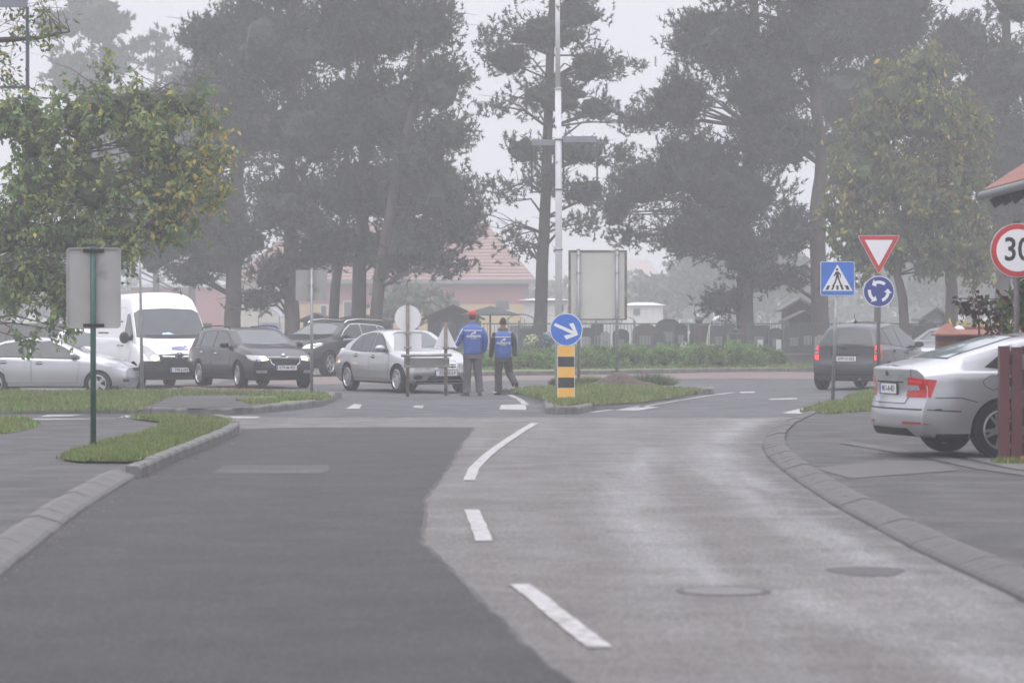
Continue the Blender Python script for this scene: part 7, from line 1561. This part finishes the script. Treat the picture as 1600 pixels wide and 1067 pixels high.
ed = [(0, 1), (1, 2), (2, 3), (3, 4), (4, 5), (5, 6), (2, 7), (7, 8), (8, 9), (9, 10), (2, 11), (11, 12), (12, 13), (13, 14), (0, 15), (15, 16), (16, 17), (17, 18), (0, 19), (19, 20), (20, 21), (21, 22)]
hp, he = hand_pts(Vector((-.445, -.03, 1.055)), Vector((-1, 0, -.25)), Vector((0, -.4, 1)), 1.0, .75); b0 = len(body); body += hp; ed += [(10, b0)] + [(a + b0, b + b0) for a, b in he]
hp, he = hand_pts(Vector((.225, .14, .92)), Vector((-.1, .5, -.9)), Vector((-.8, .5, 0)), 1.0, .5); b0 = len(body); body += hp; ed += [(14, b0)] + [(a + b0, b + b0) for a, b in he]
skin_mesh('body', body, ed, 0, M_skin, t); head_bits(t, 0, .03, 1.69, 1)
bm = head_mesh(t, 0, .018, 1.700, 1.03)
for v in [v for v in bm.verts if v.co.y > .07 and v.co.z < 1.75]: v.co.y = .06
for v in bm.verts: v.co.z = max(v.co.z, 1.635)
bobj('hair', bm, M_hair, t, 60)
bm = bmesh.new(); lathe(bm, [(.088, 0), (.090, .03), (.082, .065), (.055, .09), (.0, .098)], 24)
for v in bm.verts: v.co.y *= 1.14
for v in bm.verts: v.co += Vector((0, .02, 1.735))
cp = bobj('cap', bm, M_cap, t, 60)
bm = bmesh.new(); prism(bm, [(.07 * math.cos(a), .10 + .10 * math.sin(a)) for a in [math.pi * k / 10 for k in range(11)]], 1.735, 1.747, 'xy'); fixn(bm); bobj('peak', bm, M_cap, cp)
jk = ringloft('jacket', [(-.01, 0, .905, .178, .135, 2.3), (-.01, 0, .925, .186, .142, 2.4), (0, 0, .95, .19, .146, 2.4), (0, 0, 1.08, .195, .150, 2.4), (0, 0, 1.22, .205, .150, 2.5), (0, 0, 1.36, .222, .148, 2.6), (0, 0, 1.44, .222, .135, 2.6), (0, 0, 1.49, .185, .11, 2.3), (0, .005, 1.525, .11, .085, 2), (0, .01, 1.545, .085, .078, 2), (0, .012, 1.585, .082, .076, 2)], M_jack, t, fold=.032, seed=2, cap=(True, False))
sl = limbloft('sleeve', [(-.165, 0, 1.44), (-.245, .0, 1.32), (-.295, .02, 1.18), (-.375, -.02, 1.10), (-.43, -.03, 1.065)], [.078, .08, .075, .062, .05], M_jack, jk, seed=4)
limbloft('sleeve', [(.165, 0, 1.44), (.235, .0, 1.32), (.268, .02, 1.18), (.25, .09, 1.0), (.238, .12, .955)], [.078, .08, .076, .062, .052], M_jack, jk, seed=5)
bm = bmesh.new()
def surf_pt(x, z, rx, ry, p=2.5): return Vector((x, -ry * (1 - min(1, abs(x) / rx) ** p) ** (1 / p), z))
for (z, hw, rx, ry) in ((1.405, .19, .223, .142),):
    a, b = [], []
    for k in range(13):
        x = lerp(-hw, hw, k / 12); q = surf_pt(x, z, rx, ry) + Vector((0, -.010, -.0)); a.append(bm.verts.new(q + Vector((0, 0, .010)))); b.append(bm.verts.new(q - Vector((0, .001, .010))))
    for k in range(12): bm.faces.new((a[k], b[k], b[k + 1], a[k + 1]))
bobj('reflective_stripe', bm, M_refl, jk)
bm = bmesh.new(); tube(bm, [(-.215, -.062, 1.44), (-.292, -.068, 1.32), (-.345, -.05, 1.185), (-.385, -.065, 1.13), (-.44, -.062, 1.085)], .011, 6); bobj('arm_stripe', bm, M_refl, sl)
def back_print(jk, z, w1, w2, ysurf):
    text_mesh('print', w1, .062, M_refl, jk, (.01, ysurf, z), ext=.0008, sx=1.1, bold=.003); flat('print_line', [(-.055, z - .05), (.075, z - .05), (.075, z - .038), (-.055, z - .038)], ysurf, M_refl, jk, .0015)
    flat('emblem', [(p[0] * .9 + .005, z + .035 + p[1] * .9) for p in ((-.07, .0), (-.05, .035), (-.02, .045), (.01, .075), (.04, .082), (.075, .07), (.05, .055), (.055, .03), (.02, .015), (.0, .03), (-.03, .012), (-.06, -.008))], ysurf, M_refl, jk, .0015)
back_print(jk, 1.28, 'KAPMATE', '', -.160)
ringloft('trousers', [(0, 0, .80, .185, .125, 2.3), (0, 0, .88, .178, .125, 2.2), (0, 0, .96, .17, .12, 2.2)], M_trou, t, fold=.01, cap=(True, True))
limbloft('trouser_leg', [(-.095, 0, .90), (-.115, .0, .52), (-.128, .0, .30), (-.125, .0, .075)], [.108, .092, .082, .088], M_trou, t, seed=6, fold=.035)
limbloft('trouser_leg', [(.09, 0, .90), (.11, .02, .52), (.14, .02, .30), (.155, .01, .085)], [.108, .092, .082, .088], M_trou, t, seed=7, fold=.035)
shoe(t, (-.135, -.02, .0), (-.45, .9)); shoe(t, (.145, -.01, .0), (.15, .98))
t.rotation_euler = (0, 0, R(6))

# shorter man in the blue vest, walking away with his right foot kicked up behind
Y = 64.0; t = empty('person', (PX(786, Y), Y, 0), label='shorter man in a blue vest and dark clothes walking away, right foot lifted', cat='person')
s = .93
B_ = [L(0, 0, .90, .13, .105), L(-.005, .01, 1.08, .13, .10), L(-.005, .02, 1.27, .15, .105), L(0, .03, 1.38, .065, .065), L(0, .05, 1.44, .052, .055), L(0, .065, 1.53, .074, .088), L(0, .065, 1.60, .068, .084),
      L(-.175, .02, 1.34, .056), L(-.245, .0, 1.08, .046), L(-.265, .05, .86, .034), L(-.262, .07, .80, .028),
      L(.175, .02, 1.34, .056), L(.25, .05, 1.10, .046), L(.255, .0, .88, .034), L(.25, -.02, .81, .028),
      L(-.09, 0, .82, .085), L(-.10, .05, .46, .06), L(-.095, .0, .09, .04), L(-.095, .09, .035, .033),
      L(.09, 0, .82, .085), L(.14, .06, .47, .06), L(.26, -.20, .24, .04), L(.285, -.24, .14, .033)]
ed = [(0, 1), (1, 2), (2, 3), (3, 4), (4, 5), (5, 6), (2, 7), (7, 8), (8, 9), (9, 10), (2, 11), (11, 12), (12, 13), (13, 14), (0, 15), (15, 16), (16, 17), (17, 18), (0, 19), (19, 20), (20, 21), (21, 22)]
for wi, wp, dr, sd in ((10, Vector((-.262, .07, .80)), Vector((0, .3, -1)), Vector((.3, 1, 0))), (14, Vector((.25, -.02, .81)), Vector((0, .2, -1)), Vector((-.3, 1, 0)))):
    hp, he = hand_pts(wp, dr, sd, .95, .5); b0 = len(B_); B_ += hp; ed += [(wi, b0)] + [(a + b0, b + b0) for a, b in he]
skin_mesh('body', B_, ed, 0, M_skin, t); head_bits(t, 0, .065, 1.555, .95)
bm = head_mesh(t, 0, .055, 1.572, .99)
for v in [v for v in bm.verts if v.co.y > .10 and v.co.z < 1.62]: v.co.y = .095
for v in bm.verts: v.co.z = max(v.co.z, 1.535)
bobj('hair', bm, M_hair, t, 60)
bm = bmesh.new(); lathe(bm, [(.092, -.045), (.102, -.015), (.095, .02), (.078, .045), (.068, .05)], 22)
for v in bm.verts: v.co = Vector((v.co.x * 1.1, v.co.y * 1.0 + .045, v.co.z + 1.415)) 
bobj('scarf', bm, M_scarf, t, 60)
vest = ringloft('vest', [(-.005, 0, .80, .145, .12, 2.3), (0, 0, .83, .165, .128, 2.4), (0, 0, .95, .178, .135, 2.4), (0, .01, 1.08, .18, .135, 2.5), (0, .015, 1.20, .19, .135, 2.6), (0, .02, 1.30, .20, .13, 2.6), (0, .025, 1.35, .175, .11, 2.3), (0, .03, 1.385, .11, .085, 2), (0, .035, 1.42, .085, .075, 2)], M_jack, t, fold=.034, seed=9, cap=(True, False))
for sg, pth in ((-1, [(-.155, .02, 1.33), (-.215, .01, 1.22), (-.243, .0, 1.06), (-.262, .05, .87), (-.262, .06, .83)]), (1, [(.155, .02, 1.33), (.22, .03, 1.22), (.248, .04, 1.08), (.255, .0, .89), (.252, -.01, .84)])):
    limbloft('sleeve', pth, [.072, .066, .06, .05, .044], M_sleeve, t, seed=10 + sg)
bm = bmesh.new(); a, b = [], []
for k in range(13):
    x = lerp(-.172, .172, k / 12); q = surf_pt(x, 1.262, .197, .118) + Vector((0, -.006, 0)); a.append(bm.verts.new(q + Vector((0, 0, .010)))); b.append(bm.verts.new(q - Vector((0, .001, .010))))
for k in range(12): bm.faces.new((a[k], b[k], b[k + 1], a[k + 1]))
bobj('reflective_stripe', bm, M_refl, vest)
back_print(vest, 1.125, 'KAPMATE', '', -.137)
ringloft('trousers', [(0, 0, .72, .165, .115, 2.3), (0, 0, .80, .16, .115, 2.2), (0, 0, .88, .155, .11, 2.2)], M_trou2, t, fold=.01)
limbloft('trouser_leg', [(-.085, 0, .83), (-.105, .04, .46), (-.10, .01, .25), (-.098, .0, .07)], [.10, .085, .082, .088], M_trou2, t, seed=12, fold=.04)
limbloft('trouser_leg', [(.085, 0, .83), (.14, .05, .47), (.215, -.10, .34), (.262, -.21, .235)], [.10, .086, .078, .076], M_trou2, t, seed=13, fold=.04)
shoe(t, (-.098, -.01, 0), (-.35, .95)); sh_ = shoe(t, (.285, -.235, .20), (.2, .9), R(60)); sh_.location = (.285, -.27, .20)
# ------------------------------------------------------------------ the foggy air
HZ = .0024
bm = bmesh.new(); box(bm, -300, 300, -40, 460, -1.2, 27)
m = bpy.data.materials.new('haze'); m.use_nodes = True; t = m.node_tree; t.nodes.clear()
o_ = N(t, 'ShaderNodeOutputMaterial'); v_ = N(t, 'ShaderNodeVolumePrincipled'); v_.inputs['Color'].default_value = (.94, .95, .965, 1); v_.inputs['Density'].default_value = HZ
v_.inputs['Anisotropy'].default_value = .2
t.links.new(v_.outputs[0], o_.inputs['Volume'])
hz = bobj('haze', bm, m); tag(hz, 'pale morning fog filling the whole place', kind='stuff')
